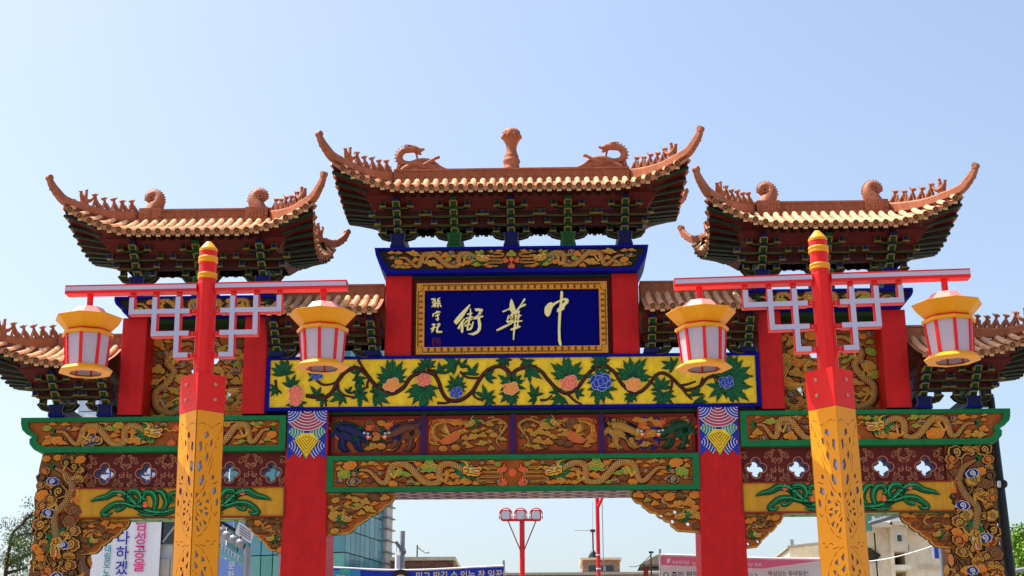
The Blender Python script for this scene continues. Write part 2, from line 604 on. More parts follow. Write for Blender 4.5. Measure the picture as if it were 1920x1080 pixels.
def drip_mb(mb, tf=None):
    p = [(-0.045, 0.03), (0.045, 0.03), (0.045, -0.01), (0.022, -0.030), (0, -0.055), (-0.022, -0.030), (-0.045, -0.01)]
    vs = [(x, -0.006, z) for x, z in p] + [(x, 0.010, z) for x, z in p]
    if tf:
        vs = [tf @ Vector(v) for v in vs]
    n = len(p)
    mb.add(vs, [tuple(range(n)), tuple(range(n, 2 * n))] + [(i, (i + 1) % n, n + (i + 1) % n, n + i) for i in range(n)], 'tile_pan')


DRIP_ME = mesh_of(drip_mb, 'drip_tile')


def rafter_mb(mb, tf=None, L=0.62, w=0.034, green=True):
    q = [(-w, 0, -0.024), (w, 0, -0.024), (w, 0, 0.012), (-w, 0, 0.012), (-w, L, -0.024), (w, L, -0.024), (w, L, 0.012), (-w, L, 0.012)]
    if tf:
        q = [tf @ Vector(v) for v in q]
    m = 'rafter_green' if green else 'rafter_red'
    mb.add(q, [(0, 1, 2, 3), (0, 4, 5, 1), (1, 5, 6, 2), (2, 6, 7, 3), (3, 7, 4, 0)], ['rafter_end', m, m, m, m])


RAFTER_ME = mesh_of(rafter_mb, 'rafter', w=0.036, L=0.6, green=False)
SIDE_RAFTER_ME = mesh_of(rafter_mb, 'rafter', w=0.040, L=0.55)


def medallion_mb(mb):
    k = 16
    for (r0, r1, y) in ((0.0, 0.080, -0.008), (0.064, 0.082, -0.018), (0.036, 0.046, -0.015), (0.0, 0.018, -0.016)):
        v = [(max(r, 0.001) * math.cos(2 * PI * j / k), y, max(r, 0.001) * math.sin(2 * PI * j / k)) for r in (r0, r1) for j in range(k)]
        v += [(r1 * math.cos(2 * PI * j / k), 0.0, r1 * math.sin(2 * PI * j / k)) for j in range(k)]
        mb.add(v, [(j, (j + 1) % k, k + (j + 1) % k, k + j) for j in range(k)] + [(k + j, k + (j + 1) % k, 2 * k + (j + 1) % k, 2 * k + j) for j in range(k)], 'ridge')


MEDAL_ME = mesh_of(medallion_mb, 'ridge_medallion')


# roof beasts: each faces +x, stands at the origin -------------------
def beast_mb(mb, kind):
    m = 'ridge'
    if kind == 'hen':
        mb.tube([(-0.09, 0, 0.10), (-0.04, 0, 0.06), (0.03, 0, 0.07), (0.07, 0, 0.12), (0.08, 0, 0.17)], [0.015, 0.04, 0.045, 0.025, 0.02], m, 6)
        mb.tube([(0.07, 0, 0.165), (0.12, 0, 0.155)], [0.02, 0.004], m, 5)
        mb.tube([(-0.07, 0, 0.08), (-0.12, 0, 0.14), (-0.10, 0, 0.20)], [0.03, 0.02, 0.004], m, 5)
        mb.tube([(0, 0, 0.09), (0, 0, 0.16), (0.0, 0, 0.19)], [0.03, 0.025, 0.02], m, 6)
        mb.blob((0, 0, 0.21), 0.024, m, 6, 4)
        mb.box(-0.05, 0.05, -0.03, 0.03, -0.02, 0.04, m)
        return
    up = {'sit': 0.0, 'tall': 0.025, 'horn': 0.01, 'tail': -0.01}[kind]
    mb.tube([(-0.065, 0, 0.0), (-0.055, 0, 0.04), (-0.015, 0, 0.085), (0.02, 0, 0.125 + up), (0.03, 0, 0.16 + up)], [0.036, 0.04, 0.033, 0.021, 0.018], m, 6)
    mb.tube([(0.02, 0, 0.165 + up), (0.045, 0, 0.172 + up), (0.085, 0, 0.155 + up)], [0.03, 0.036, 0.016], m, 6)
    for s in (-1, 1):
        mb.tube([(0.02, s * 0.018, 0.11 + up), (0.035, s * 0.02, 0.05), (0.04, s * 0.02, -0.01)], [0.016, 0.012, 0.014], m, 5)
        mb.tube([(0.015, s * 0.015, 0.185 + up), (-0.005, s * 0.02, 0.215 + up)], [0.012, 0.003], m, 4)
    mb.box(-0.08, 0.06, -0.03, 0.03, -0.04, 0.004, m)
    if kind in ('tail', 'horn'):
        mb.tube([(-0.085, 0, 0.02), (-0.11, 0, 0.08), (-0.095, 0, 0.15), (-0.115, 0, 0.20)], [0.02, 0.022, 0.02, 0.004], m, 5)
    if kind == 'tall':
        mb.tube([(-0.08, 0, 0.02), (-0.09, 0, 0.07), (-0.06, 0, 0.10)], [0.02, 0.015, 0.006], m, 5)
    if kind == 'horn':
        for s in (-1, 1):
            mb.tube([(0.03, s * 0.012, 0.19), (0.0, s * 0.03, 0.235)], [0.01, 0.003], m, 4)


BEAST = {k: mesh_of(beast_mb, 'roof_beast', k) for k in ('sit', 'tall', 'horn', 'tail', 'hen')}
BEAST_ORDER = ['sit', 'tail', 'horn', 'sit', 'tall', 'hen']


def roof(name, label, xl, xr, rl, rr, hl, hr, Z0, Zr, rise, ridge_h, cap_len=0.0):
    """hipped or walled-in tile roof; front eave at YC-1.15"""
    H = 1.15
    YF, YB = YC - H, YC + H
    FL = 1.25

    def lift(x):
        if hr and x > xr - FL:
            return ((x - xr + FL) / FL) ** 2.0
        if hl and x < xl + FL:
            return ((xl + FL - x) / FL) ** 2.0
        return 0.0

    def ez(x):
        return Z0 + 0.05 + rise * lift(x)

    def ey(x, sg):
        return YC + sg * (H + 0.10 * lift(x))
    Zc = Z0 + 0.05 + rise

    def hipz(u):
        return lerp(Zr, Zc, u) - 0.07 * 4 * u * (1 - u)

    def top(x, sg):
        if hr and x > rr:
            u = (x - rr) / (xr - rr)
        elif hl and x < rl:
            u = (rl - x) / (rl - xl)
        else:
            return (YC + sg * 0.10, Zr)
        return (YC + sg * max(0.10, (H + 0.10) * u), hipz(u))
    C_ = 0.32

    def pz(a, b, t):
        return a + (b - a) * ((1 - C_) * t + C_ * t * t)

    def pt(x, sg, t):
        yt, zt = top(x, sg)
        ye, ze = ey(x, sg), ez(x)
        return Vector((x, lerp(ye, yt, t), pz(ze, zt, t)))

    def side_e(y, sx):
        X = xr if sx > 0 else xl
        u = (y - YC) / H
        return Vector((X - sx * 0.10 * (1 - u * u), YC + (H + 0.10) * u, Z0 + 0.05 + rise * abs(u) ** 2.0))

    def side_pt(y, sx, t):
        X, R = (xr, rr) if sx > 0 else (xl, rl)
        u = abs(y - YC) / H
        e = side_e(y, sx)
        tx = R + (X - R) * u
        return Vector((lerp(e.x, tx, t), e.y, pz(e.z, hipz(u), t)))
    # the roof deck (pan tiles) and soffit
    d = MB()
    nx = 40
    xs = [lerp(xl, xr, i / nx) for i in range(nx + 1)]
    ts = [0, 0.25, 0.5, 0.75, 1]
    for sg in (-1, 1):
        d.grid([[pt(x, sg, t) for x in xs] for t in ts], 'tile_pan')
        d.grid([[pt(x, sg, 0) for x in xs], [pt(x, sg, 0) - Vector((0, 0, 0.055)) for x in xs]], 'tile_pan')
    ys = [lerp(YF, YB, i / 16) for i in range(17)]
    for sx, hip in ((-1, hl), (1, hr)):
        if hip:
            d.grid([[side_pt(y, sx, t) for y in ys] for t in ts], 'tile_pan')
            d.grid([[side_pt(y, sx, 0) for y in ys], [side_pt(y, sx, 0) - Vector((0, 0, 0.055)) for y in ys]], 'tile_pan')
    IN = 0.34
    il, ir = (xl + 0.50 if hl else xl), (xr - 0.50 if hr else xr)

    def inner(x, sg):
        return Vector((min(max(x, il), ir), YC + sg * (H - IN + 0.08), Z0 + 0.03))
    for sg in (-1, 1):
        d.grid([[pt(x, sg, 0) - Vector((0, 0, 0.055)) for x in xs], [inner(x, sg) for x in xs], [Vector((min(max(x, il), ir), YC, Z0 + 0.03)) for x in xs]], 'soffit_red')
    for sx, hip in ((-1, hl), (1, hr)):
        if hip:
            ii = ir if sx > 0 else il
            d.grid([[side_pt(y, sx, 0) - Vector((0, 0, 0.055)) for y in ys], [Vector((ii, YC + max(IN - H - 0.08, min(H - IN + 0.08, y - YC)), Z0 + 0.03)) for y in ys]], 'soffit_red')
    rf = d.build('roof', gate, label)
    # eave boards, sloping in under the eaves
    e = MB()
    zb = Z0 - 0.17
    a0, a1, b0, b1 = il, ir, il + (0.17 if hl else 0), ir - (0.17 if hr else 0)
    ya, yb2 = H - IN + 0.08, H - IN - 0.15
    zt = Z0 + 0.025
    ring0 = [(a0, YC - ya, zt), (a1, YC - ya, zt), (a1, YC + ya, zt), (a0, YC + ya, zt)]
    ring1 = [(b0, YC - yb2, zb), (b1, YC - yb2, zb), (b1, YC + yb2, zb), (b0, YC + yb2, zb)]
    for k, fc in enumerate([(0, 1, 5, 4), (2, 3, 7, 6)] + ([(1, 2, 6, 5)] if hr else []) + ([(3, 0, 4, 7)] if hl else [])):
        e = MB()
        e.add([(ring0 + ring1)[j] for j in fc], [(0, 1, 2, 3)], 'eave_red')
        e.build('eave_board', rf)
    # tiles
    sp = 0.158
    n = int((xr - xl - 0.06) / sp)
    off = (xr - xl - (n - 1) * sp) / 2
    back = MB()
    for i in range(n):
        x = xl + off + i * sp
        for sg in (-1, 1):
            y0, y1 = ey(x, sg), top(x, sg)[0]
            e0 = pt(x, sg, 0)
            ln = (pt(x, sg, 1) - e0).length
            k = max(1, round(ln / TL))
            for q in range(k):
                t0, t1 = q / k, (q + 1) / k
                p0, p1 = pt(x, sg, t0), pt(x, sg, t1)
                an = math.atan2(p1.z - p0.z, abs(p1.y - p0.y))
                mt = Matrix.Translation(p0 + Vector((0, 0, 0.012))) @ Matrix.Rotation(0 if sg < 0 else PI, 4, 'Z') @ Matrix.Rotation(an, 4, 'X')
                if q == 0:
                    mt = mt @ Matrix.Translation((0, -0.03, 0))
                mt = mt @ Matrix.Diagonal((1, ln / k / TL, 1, 1))
                if sg < 0:
                    mt = mt @ Matrix.Translation((random.uniform(-.003, .003), 0, random.uniform(-.002, .003)))
                    obj('eave_tile' if q == 0 else 'roof_tile', EAVE_ME if q == 0 else TILE_ME, rf, mat=mt)
                else:
                    tile_mb(back, mt, q == 0)
            mt = Matrix.Translation(pt(x + sp / 2, sg, 0) + Vector((0, sg * 0.025, -0.02))) @ Matrix.Rotation(0 if sg < 0 else PI, 4, 'Z')
            mr = Matrix.Translation(pt(x, sg, 0) + Vector((0, sg * 0.012, -0.062))) @ Matrix.Rotation(0 if sg < 0 else PI, 4, 'Z') @ Matrix.Rotation(0.10, 4, 'X')
            if sg < 0:
                if i < n - 1:
                    obj('drip_tile', DRIP_ME, rf, mat=mt)
                obj('rafter', RAFTER_ME, rf, mat=mr)
            else:
                if i < n - 1:
                    drip_mb(back, mt)
                rafter_mb(back, mr)
    for sx, hip in ((-1, hl), (1, hr)):
        if not hip:
            continue
        m_ = 13
        for i in range(m_):
            y = lerp(YF + 0.08, YB - 0.08, i / (m_ - 1))
            e0 = side_pt(y, sx, 0)
            ln = (side_pt(y, sx, 1) - e0).length
            if ln < 0.06:
                continue
            k = max(1, round(ln / TL))
            for q in range(k):
                p0, p1 = side_pt(y, sx, q / k), side_pt(y, sx, (q + 1) / k)
                an = math.atan2(p1.z - p0.z, abs(p1.x - p0.x))
                mt = Matrix.Translation(p0 + Vector((0, 0, 0.012))) @ Matrix.Rotation(PI / 2 * sx, 4, 'Z') @ Matrix.Rotation(an, 4, 'X')
                if q == 0:
                    mt = mt @ Matrix.Translation((0, -0.03, 0))
                tile_mb(back, mt @ Matrix.Diagonal((1, ln / k / TL, 1, 1)), q == 0)
            if i < m_ - 1:
                drip_mb(back, Matrix.Translation(side_pt(y + 0.085, sx, 0) + Vector((sx * 0.025, 0, -0.02))) @ Matrix.Rotation(PI / 2 * sx, 4, 'Z'))
            mr = Matrix.Translation(e0 + Vector((sx * 0.01, 0, -0.095))) @ Matrix.Rotation(PI / 2 * sx, 4, 'Z') @ Matrix.Rotation(-0.08 - 0.35 * abs((y - YC) / H) ** 2, 4, 'X')
            obj('rafter', SIDE_RAFTER_ME, rf, mat=mr)
    back.build('rear_tiles', rf, kind='stuff')
    # main ridge
    r = MB()
    r0, r1 = rl, rr
    z0, z1 = Zr - 0.05, Zr + ridge_h
    r.box(r0, r1, YC - 0.15, YC + 0.15, z0, z1, 'ridge')
    r.box(r0 - 0.0, r1 + 0.0, YC - 0.175, YC + 0.175, z1 + 0.001, z1 + 0.035, 'ridge')
    r.box(r0 + 0.002, r1 - 0.002, YC - 0.185, YC + 0.185, z0 - 0.02, z0 + 0.075, 'ridge')
    rg = r.build('main_ridge', rf)
    nm = int((r1 - r0 - 2 * cap_len - 0.05) / 0.185)
    for i in range(nm):
        x = (r0 + r1) / 2 + (i - (nm - 1) / 2) * 0.185
        obj('ridge_medallion', MEDAL_ME, rf, loc=(x, YC - 0.152, (z0 + 0.075 + z1) / 2), scale=(min(1, ridge_h / 0.2),) * 1 + (1, min(1, ridge_h / 0.2)))
    # hip ridges with horns and beasts
    for sx, hip in ((-1, hl), (1, hr)):
        if not hip:
            continue
        X, R = (xr, rr) if sx > 0 else (xl, rl)
        for sg in (-1, 1):
            hp = MB()
            cs, hs, ws = [], [], []
            for i in range(13):
                u = i / 12
                cs.append(Vector((lerp(R, X, u), YC + sg * (H + 0.10) * u, hipz(u) + 0.02)))
                hs.append(lerp(ridge_h + 0.02, 0.125, min(1, u * 1.8)))
                ws.append(0.062)
            dg = Vector((sx * 0.66, sg * 0.75, 0))
            c0 = cs[-1]
            for (a, b, h, w) in ((0.09, 0.05, 0.120, 0.055), (0.17, 0.125, 0.112, 0.050), (0.238, 0.19, 0.104, 0.046), (0.288, 0.265, 0.092, 0.042), (0.315, 0.335, 0.07, 0.038)):
                cs.append(c0 + dg * a + Vector((0, 0, b)))
                hs.append(h)
                ws.append(w)
            pn = Vector((-dg.y, dg.x, 0)).normalized()
            L = len(cs)
            vs = []
            for i in range(L):
                t = (cs[min(L - 1, i + 1)] - cs[max(0, i - 1)]).normalized()
                upv = pn.cross(t)
                if upv.z < 0:
                    upv = -upv
                if i < 12:
                    upv = Vector((0, 0, 1))
                for (a, b) in ((-1, 0), (1, 0), (1, 0.82), (0.8, 1), (-0.8, 1), (-1, 0.82)):
                    vs.append(cs[i] + pn * a * ws[i] + upv * hs[i] * b)
            fs = [(i * 6 + j, i * 6 + (j + 1) % 6, (i + 1) * 6 + (j + 1) % 6, (i + 1) * 6 + j) for i in range(L - 1) for j in range(6)]
            fs += [tuple(range(6)), tuple(range(L * 6 - 6, L * 6))]
            hp.add(vs, fs, 'ridge')
            tip = cs[-1]
            # curled tip knob and moulding under the horn
            hp.tube([tip - dg * 0.03 - pn * 0.046 + Vector((0, 0, 0.03)), tip - dg * 0.03 + pn * 0.046 + Vector((0, 0, 0.03))], 0.05, 'ridge', 10)
            for q in (14, 15):
                hp.tube([cs[q] - pn * 0.042, cs[q] + pn * 0.042], 0.018, 'ridge', 8)
            for q in range(5):
                i0 = 13 - q
                t = (cs[min(L - 1, i0 + 1)] - cs[i0 - 1]).normalized()
                u_ = pn.cross(t)
                if u_.z < 0:
                    u_ = -u_
                b = cs[i0] + u_ * (hs[i0] - 0.01)
                hp.hexa([b - t * 0.07 - pn * 0.025, b + t * 0.05 - pn * 0.025, b + t * 0.05 + pn * 0.025, b - t * 0.07 + pn * 0.025]
                        + [b - t * 0.075 - pn * 0.012 + u_ * 0.045, b - t * 0.02 - pn * 0.012 + u_ * 0.03, b - t * 0.02 + pn * 0.012 + u_ * 0.03, b - t * 0.075 + pn * 0.012 + u_ * 0.045], 'ridge')
            hp.build('hip_ridge', rf)
            if sg < 0 or abs(X) < 4:
                for k, u in enumerate((0.13, 0.25, 0.37, 0.49, 0.61, 0.75)):
                    p = Vector((lerp(R, X, u), YC + sg * (H + 0.10) * u, hipz(u) + 0.02 + lerp(ridge_h + 0.02, 0.125, min(1, u * 1.8))))
                    kd = BEAST_ORDER[k]
                    sc = 1.08 + 0.1 * (kd == 'hen')
                    obj('roof_beast', BEAST[kd], rf, loc=p, rot=(0, -0.12, math.atan2(dg.y, dg.x)), scale=(sc, sc * 1.2, sc))
    return rf, z1 + 0.035


# dougong brackets ----------------------------------------------------
def block_mb(mb, col):
    mb.hexa([(-0.042, 0, 0), (0.042, 0, 0), (0.042, 0.09, 0), (-0.042, 0.09, 0), (-0.052, -0.008, 0.035), (0.052, -0.008, 0.035), (0.052, 0.09, 0.035), (-0.052, 0.09, 0.035)], col)
    mb.box(-0.052, 0.052, -0.008, 0.09, 0.0355, 0.075, col)
    mb.box(-0.058, 0.058, -0.016, 0.0, -0.008, 0.006, 'edge_yellow')


BLOCK_ME = {c: mesh_of(block_mb, 'bracket_block', c) for c in ('block_blue', 'arm_green')}


def side_block_mb(mb, col):
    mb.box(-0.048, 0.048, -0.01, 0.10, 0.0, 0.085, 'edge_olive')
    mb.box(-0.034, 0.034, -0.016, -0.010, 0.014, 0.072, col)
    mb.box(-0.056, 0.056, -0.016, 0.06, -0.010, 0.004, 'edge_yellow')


SIDE_BLOCK_ME = {c: mesh_of(side_block_mb, 'bracket_block', c) for c in ('block_blue', 'arm_dark')}


def bracket(x, zbeam, zt0, zt1, col, lat=(-1, 1), rear=True):
    m = MB()
    oc = 'arm_green' if col == 'block_blue' else 'block_blue'
    bc = 'blue' if col == 'block_blue' else 'green'
    if zt0 - zbeam > 0.14:
        for (y0, y1) in ((-0.10, 0.90),):
            p = [(-0.135, 0), (-0.115, 0.03), (-0.105, 0.10), (-0.125, zt0 - zbeam)]
            poly = [(x + a, zbeam + b) for a, b in p] + [(x - a, zbeam + b) for a, b in reversed(p)]
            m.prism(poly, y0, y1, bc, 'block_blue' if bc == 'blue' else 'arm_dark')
            ip = [(x + a * 0.72, zbeam + 0.03 + b * 0.84) for a, b in p] + [(x - a * 0.72, zbeam + 0.03 + b * 0.84) for a, b in reversed(p)]
            m.prism(ip, y0 - 0.006, y0, 'block_blue' if bc == 'blue' else 'arm_green')
            for s in (-1, 1):
                m.ribbon([(x + s * 0.125, zbeam + 0.02), (x + s * 0.10, zbeam + 0.10), (x + s * 0.12, zt0 - 0.005)], 0.008, y0 - 0.009, y0, 'edge_olive')
    else:
        m.box(x - 0.12, x + 0.12, -0.10, 0.9, zbeam, zt0, 'block_blue')
    dz = (zt1 - zt0) / 4
    latx = (0.245, 0.33, 0.41, 0.225)
    kids = []
    for k in range(4):
        z = zt0 + k * dz
        yf = -0.12 - 0.13 * k
        # arm projecting forward: green curved nose with yellow borders and two dark slots
        m.hexa([(x - 0.05, yf + 0.05, z), (x + 0.05, yf + 0.05, z), (x + 0.05, 0.72, z), (x - 0.05, 0.72, z),
                (x - 0.05, yf - 0.015, z + dz * 0.55), (x + 0.05, yf - 0.015, z + dz * 0.55), (x + 0.05, 0.72, z + dz * 0.55), (x - 0.05, 0.72, z + dz * 0.55)], col if col == 'arm_green' else 'arm_green')
        for s in (-1, 1):
            m.hexa([(x + s * 0.052 - 0.008, yf + 0.04, z), (x + s * 0.052 + 0.008, yf + 0.04, z), (x + s * 0.052 + 0.008, yf + 0.3, z), (x + s * 0.052 - 0.008, yf + 0.3, z),
                    (x + s * 0.056 - 0.008, yf - 0.025, z + dz * 0.55), (x + s * 0.056 + 0.008, yf - 0.025, z + dz * 0.55), (x + s * 0.056 + 0.008, yf + 0.3, z + dz * 0.55), (x + s * 0.056 - 0.008, yf + 0.3, z + dz * 0.55)], 'edge_yellow')
            m.hexa([(x + s * 0.018 - 0.005, yf + 0.04, z), (x + s * 0.018 + 0.005, yf + 0.04, z), (x + s * 0.018 + 0.005, yf + 0.1, z), (x + s * 0.018 - 0.005, yf + 0.1, z),
                    (x + s * 0.018 - 0.005, yf - 0.021, z + dz * 0.5), (x + s * 0.018 + 0.005, yf - 0.021, z + dz * 0.5), (x + s * 0.018 + 0.005, yf + 0.1, z + dz * 0.5), (x + s * 0.018 - 0.005, yf + 0.1, z + dz * 0.5)], 'black')
        kids.append(('f', x, yf - 0.02, z + dz * 0.56, 'block_blue' if col == 'block_blue' else 'arm_green'))
        # lateral arms
        yl = -0.05 - 0.115 * k
        zl = z + 0.0
        for s in lat:
            X = x + s * latx[k]
            za = zl - (0.015 if k == 0 else 0.0)
            th = 0.05 if k == 0 else 0.017
            pth = [(x + s * 0.055, za - .005), (X - s * 0.12, za - .005), (X - s * 0.05, za + 0.004), (X + s * 0.0, za + 0.02)]
            if k == 0:
                pth = [(x + s * 0.07, za - 0.035), (X - s * 0.09, za - 0.035), (X + s * 0.0, za - 0.01), (X + s * 0.055, za + 0.06)]
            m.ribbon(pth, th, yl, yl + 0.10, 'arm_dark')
            low = [(a + s * 0.01, b - th) for a, b in pth]
            m.ribbon([(a, b - th + 0.004) for a, b in pth], 0.006, yl - 0.006, yl, 'edge_olive')
            m.ribbon([(a - s * 0.012, b + th * 0.5) for a, b in pth[:3]], 0.005, yl - 0.006, yl, 'edge_olive')
            kids.append(('s', X, yl - 0.012, zl + 0.022, 'block_blue' if (k + (s > 0)) % 3 else 'arm_dark'))
    b = m.build('bracket_set', gate)
    for t, X, y, z, c in kids:
        obj('bracket_block', (BLOCK_ME if t == 'f' else SIDE_BLOCK_ME)[c], b, loc=(X, y, z))


def bracket_beams(x0, x1, zt0, zt1, el=1, er=1):
    """stepped purlins that tie a row of brackets together, front and back"""
    dz = (zt1 - zt0) / 4
    for k in range(1, 3):
        z = zt0 + k * dz
        yf = -0.02 - 0.12 * k
        e = 0.10 * k
        for (ya, yb) in ((yf, yf + 0.10), (0.70 - yf, 0.80 - yf)):
            if ya > 0.3:
                continue
            m = MB()
            m.box(x0 - el * e, x1 + er * e, ya, yb, z - 0.012, z + dz - 0.016, 'bracket_red')
            m.build('purlin', gate)


CROOF, cz = roof('roof', 'broad uppermost roof', -2.87, 2.87, -1.98, 1.98, True, True, 10.03, 10.575, 0.44, 0.165)
LROOF, sz = roof('roof', 'left upper roof', -7.18, -3.15, -6.25, -4.08, True, True, 9.34, 9.92, 0.44, 0.165, 0.32)
RROOF, _ = roof('roof', 'right upper roof', 3.15, 7.18, 4.08, 6.25, True, True, 9.34, 9.92, 0.44, 0.165, 0.32)
roof('roof', 'short left roof between the red columns', -3.93, -2.10, -3.93, -2.10, False, False, 8.01, 8.56, 0.44, 0.17)
roof('roof', 'short right roof between the red columns', 2.10, 3.93, 2.10, 3.93, False, False, 8.01, 8.56, 0.44, 0.17)
OL, oz = roof('roof', 'low outer left roof', -8.33, -6.37, -7.42, -6.37, True, False, 7.20, 7.76, 0.40, 0.17, 0.2)
OR, _ = roof('roof', 'low outer right roof', 6.37, 8.33, 6.37, 7.42, False, True, 7.20, 7.76, 0.40, 0.17, 0.2)
for i in range(5):
    bracket(-1.86 + 0.93 * i, 9.275, 9.53, 9.98, 'block_blue' if i % 2 == 0 else 'arm_green')
bracket_beams(-2.05, 2.05, 9.53, 9.98)
for s in (-1, 1):
    for i in range(3):
        bracket(s * (4.06 + 1.03 * i), 8.495, 8.84, 9.29, 'block_blue' if i != 1 else 'arm_green')
    a, b = sorted((s * 3.9, s * 6.28))
    bracket_beams(a, b, 8.84, 9.29)
    for x in (2.24, 3.78):
        bracket(s * x, 7.476, 7.56, 7.97, 'block_blue', lat=(s if x < 3 else -s,))
    a, b = sorted((s * 2.1, s * 3.93))
    bracket_beams(a, b, 7.56, 7.97, 0, 0)
    bracket(s * 7.28, 6.53, 6.72, 7.15, 'block_blue')
    bracket(s * 6.50, 6.53, 6.72, 7.15, 'block_blue', lat=(s,))
    a, b = sorted((s * 6.37, s * 7.45))
    bracket_beams(a, b, 6.72, 7.15, s < 0, s > 0)

# ridge finial --------------------------------------------------------
f = MB()
f.lathe([(0.15, -0.02), (0.155, 0.03), (0.135, 0.06), (0.13, 0.13), (0.15, 0.17), (0.135, 0.21), (0.115, 0.23), (0.125, 0.26), (0.105, 0.30), (0.085, 0.38), (0.09, 0.45), (0.115, 0.52),
         (0.145, 0.58), (0.158, 0.64), (0.15, 0.70), (0.12, 0.745), (0.06, 0.775), (0.0, 0.78)], (0, YC, cz), 'ridge', 20)
for j in range(10):
    a = 2 * PI * j / 10
    f.blob((0.15 * math.cos(a), YC + 0.15 * math.sin(a), cz + 0.62), (0.03, 0.03, 0.045), 'ridge', 6, 4)
    f.blob((0.135 * math.cos(a + .3), YC + 0.135 * math.sin(a + .3), cz + 0.69), (0.025, 0.025, 0.03), 'ridge', 6, 4)
f.build('ridge_finial', gate)


def ridge_dragon(s):
    """dragon lying on the ridge, neck arched back over itself, head towards the finial"""
    d = MB()
    x0 = s * 1.95

    def P(a, b, y=0.0):
        return (x0 - s * a, YC + y, cz + b)
    # fan-shaped carved base
    base = [(0.0, 0), (0.06, 0.04), (0.12, 0.10), (0.30, 0.17), (0.50, 0.16), (0.66, 0.10), (0.80, 0.05), (0.90, 0.0)]
    poly = [(x0 - s * a, cz + b) for a, b in base]
    d.prism(poly, YC - 0.09, YC + 0.09, 'ridge', back=True)
    for k in range(5):
        pth = spline([(x0 - s * (0.22 + k * 0.02), cz + 0.01), (x0 - s * (0.30 + 0.05 * k), cz + 0.13 - k * 0.02), (x0 - s * (0.50 + 0.06 * k), cz + 0.01)], 8)
        d.ribbon([(p.x, p.y) for p in pth], 0.008, YC - 0.108 - 0.003 * k, YC - 0.08, 'ridge')
    body = spline([P(0.90, 0.03), P(0.75, 0.08), P(0.58, 0.19), P(0.40, 0.20), P(0.22, 0.15), P(0.08, 0.19), P(0.04, 0.30), P(0.11, 0.40), P(0.24, 0.42)], 26)
    d.tube(body, [lerp(0.02, 0.062, min(1, i / 9)) for i in range(26)], 'ridge', 8, axis=(0, 1, 0))
    for i in range(3, 25):
        a, b = body[i - 1], body[min(25, i + 1)]
        t = (b - a).normalized()
        nn = Vector((0, 1, 0)).cross(t) * s
        if i > 12:
            pass
        d.hexa([body[i] + nn * 0.05 - t * 0.02 + Vector((0, q, 0)) for q in (-0.008, 0.008)] + [body[i] + nn * 0.05 + t * 0.02 + Vector((0, q, 0)) for q in (0.008, -0.008)]
               + [body[i] + nn * 0.092 + Vector((0, q, 0)) for q in (-0.004, 0.004, 0.004, -0.004)], 'ridge')
    # head
    d.tube([P(0.20, 0.42), P(0.30, 0.43), P(0.40, 0.40), P(0.47, 0.425)], [0.065, 0.068, 0.042, 0.018], 'ridge', 8, axis=(0, 1, 0))
    d.tube([P(0.30, 0.395), P(0.38, 0.345), P(0.42, 0.325)], [0.04, 0.028, 0.01], 'ridge', 7, axis=(0, 1, 0))
    d.tube([P(0.33, 0.34), P(0.35, 0.25), P(0.38, 0.19)], [0.02, 0.018, 0.01], 'ridge', 6)
    for q in (-0.04, 0.04):
        d.tube([P(0.27, 0.47, q), P(0.17, 0.49, q), P(0.10, 0.475, q)], [0.018, 0.013, 0.003], 'ridge', 5)
        d.blob(P(0.345, 0.435, q * 1.1), 0.016, 'ridge', 6, 4)
    # raised tail and legs
    d.tube(spline([P(0.42, 0.08, -0.06), P(0.55, 0.15, -0.08), P(0.68, 0.24, -0.06), P(0.735, 0.25, -0.05)], 8), [0.035, 0.04, 0.038, 0.035, 0.03, 0.03, 0.034, 0.02], 'ridge', 6)
    d.tube([P(0.05, 0.12), P(0.02, 0.06), P(0.04, 0.0)], [0.05, 0.04, 0.05], 'ridge', 6)
    d.tube([P(0.20, 0.08, -0.07), P(0.12, 0.03, -0.10), P(0.10, 0.0, -0.10)], [0.05, 0.035, 0.04], 'ridge', 6)
    d.build('ridge_dragon', gate)


ridge_dragon(-1)
ridge_dragon(1)


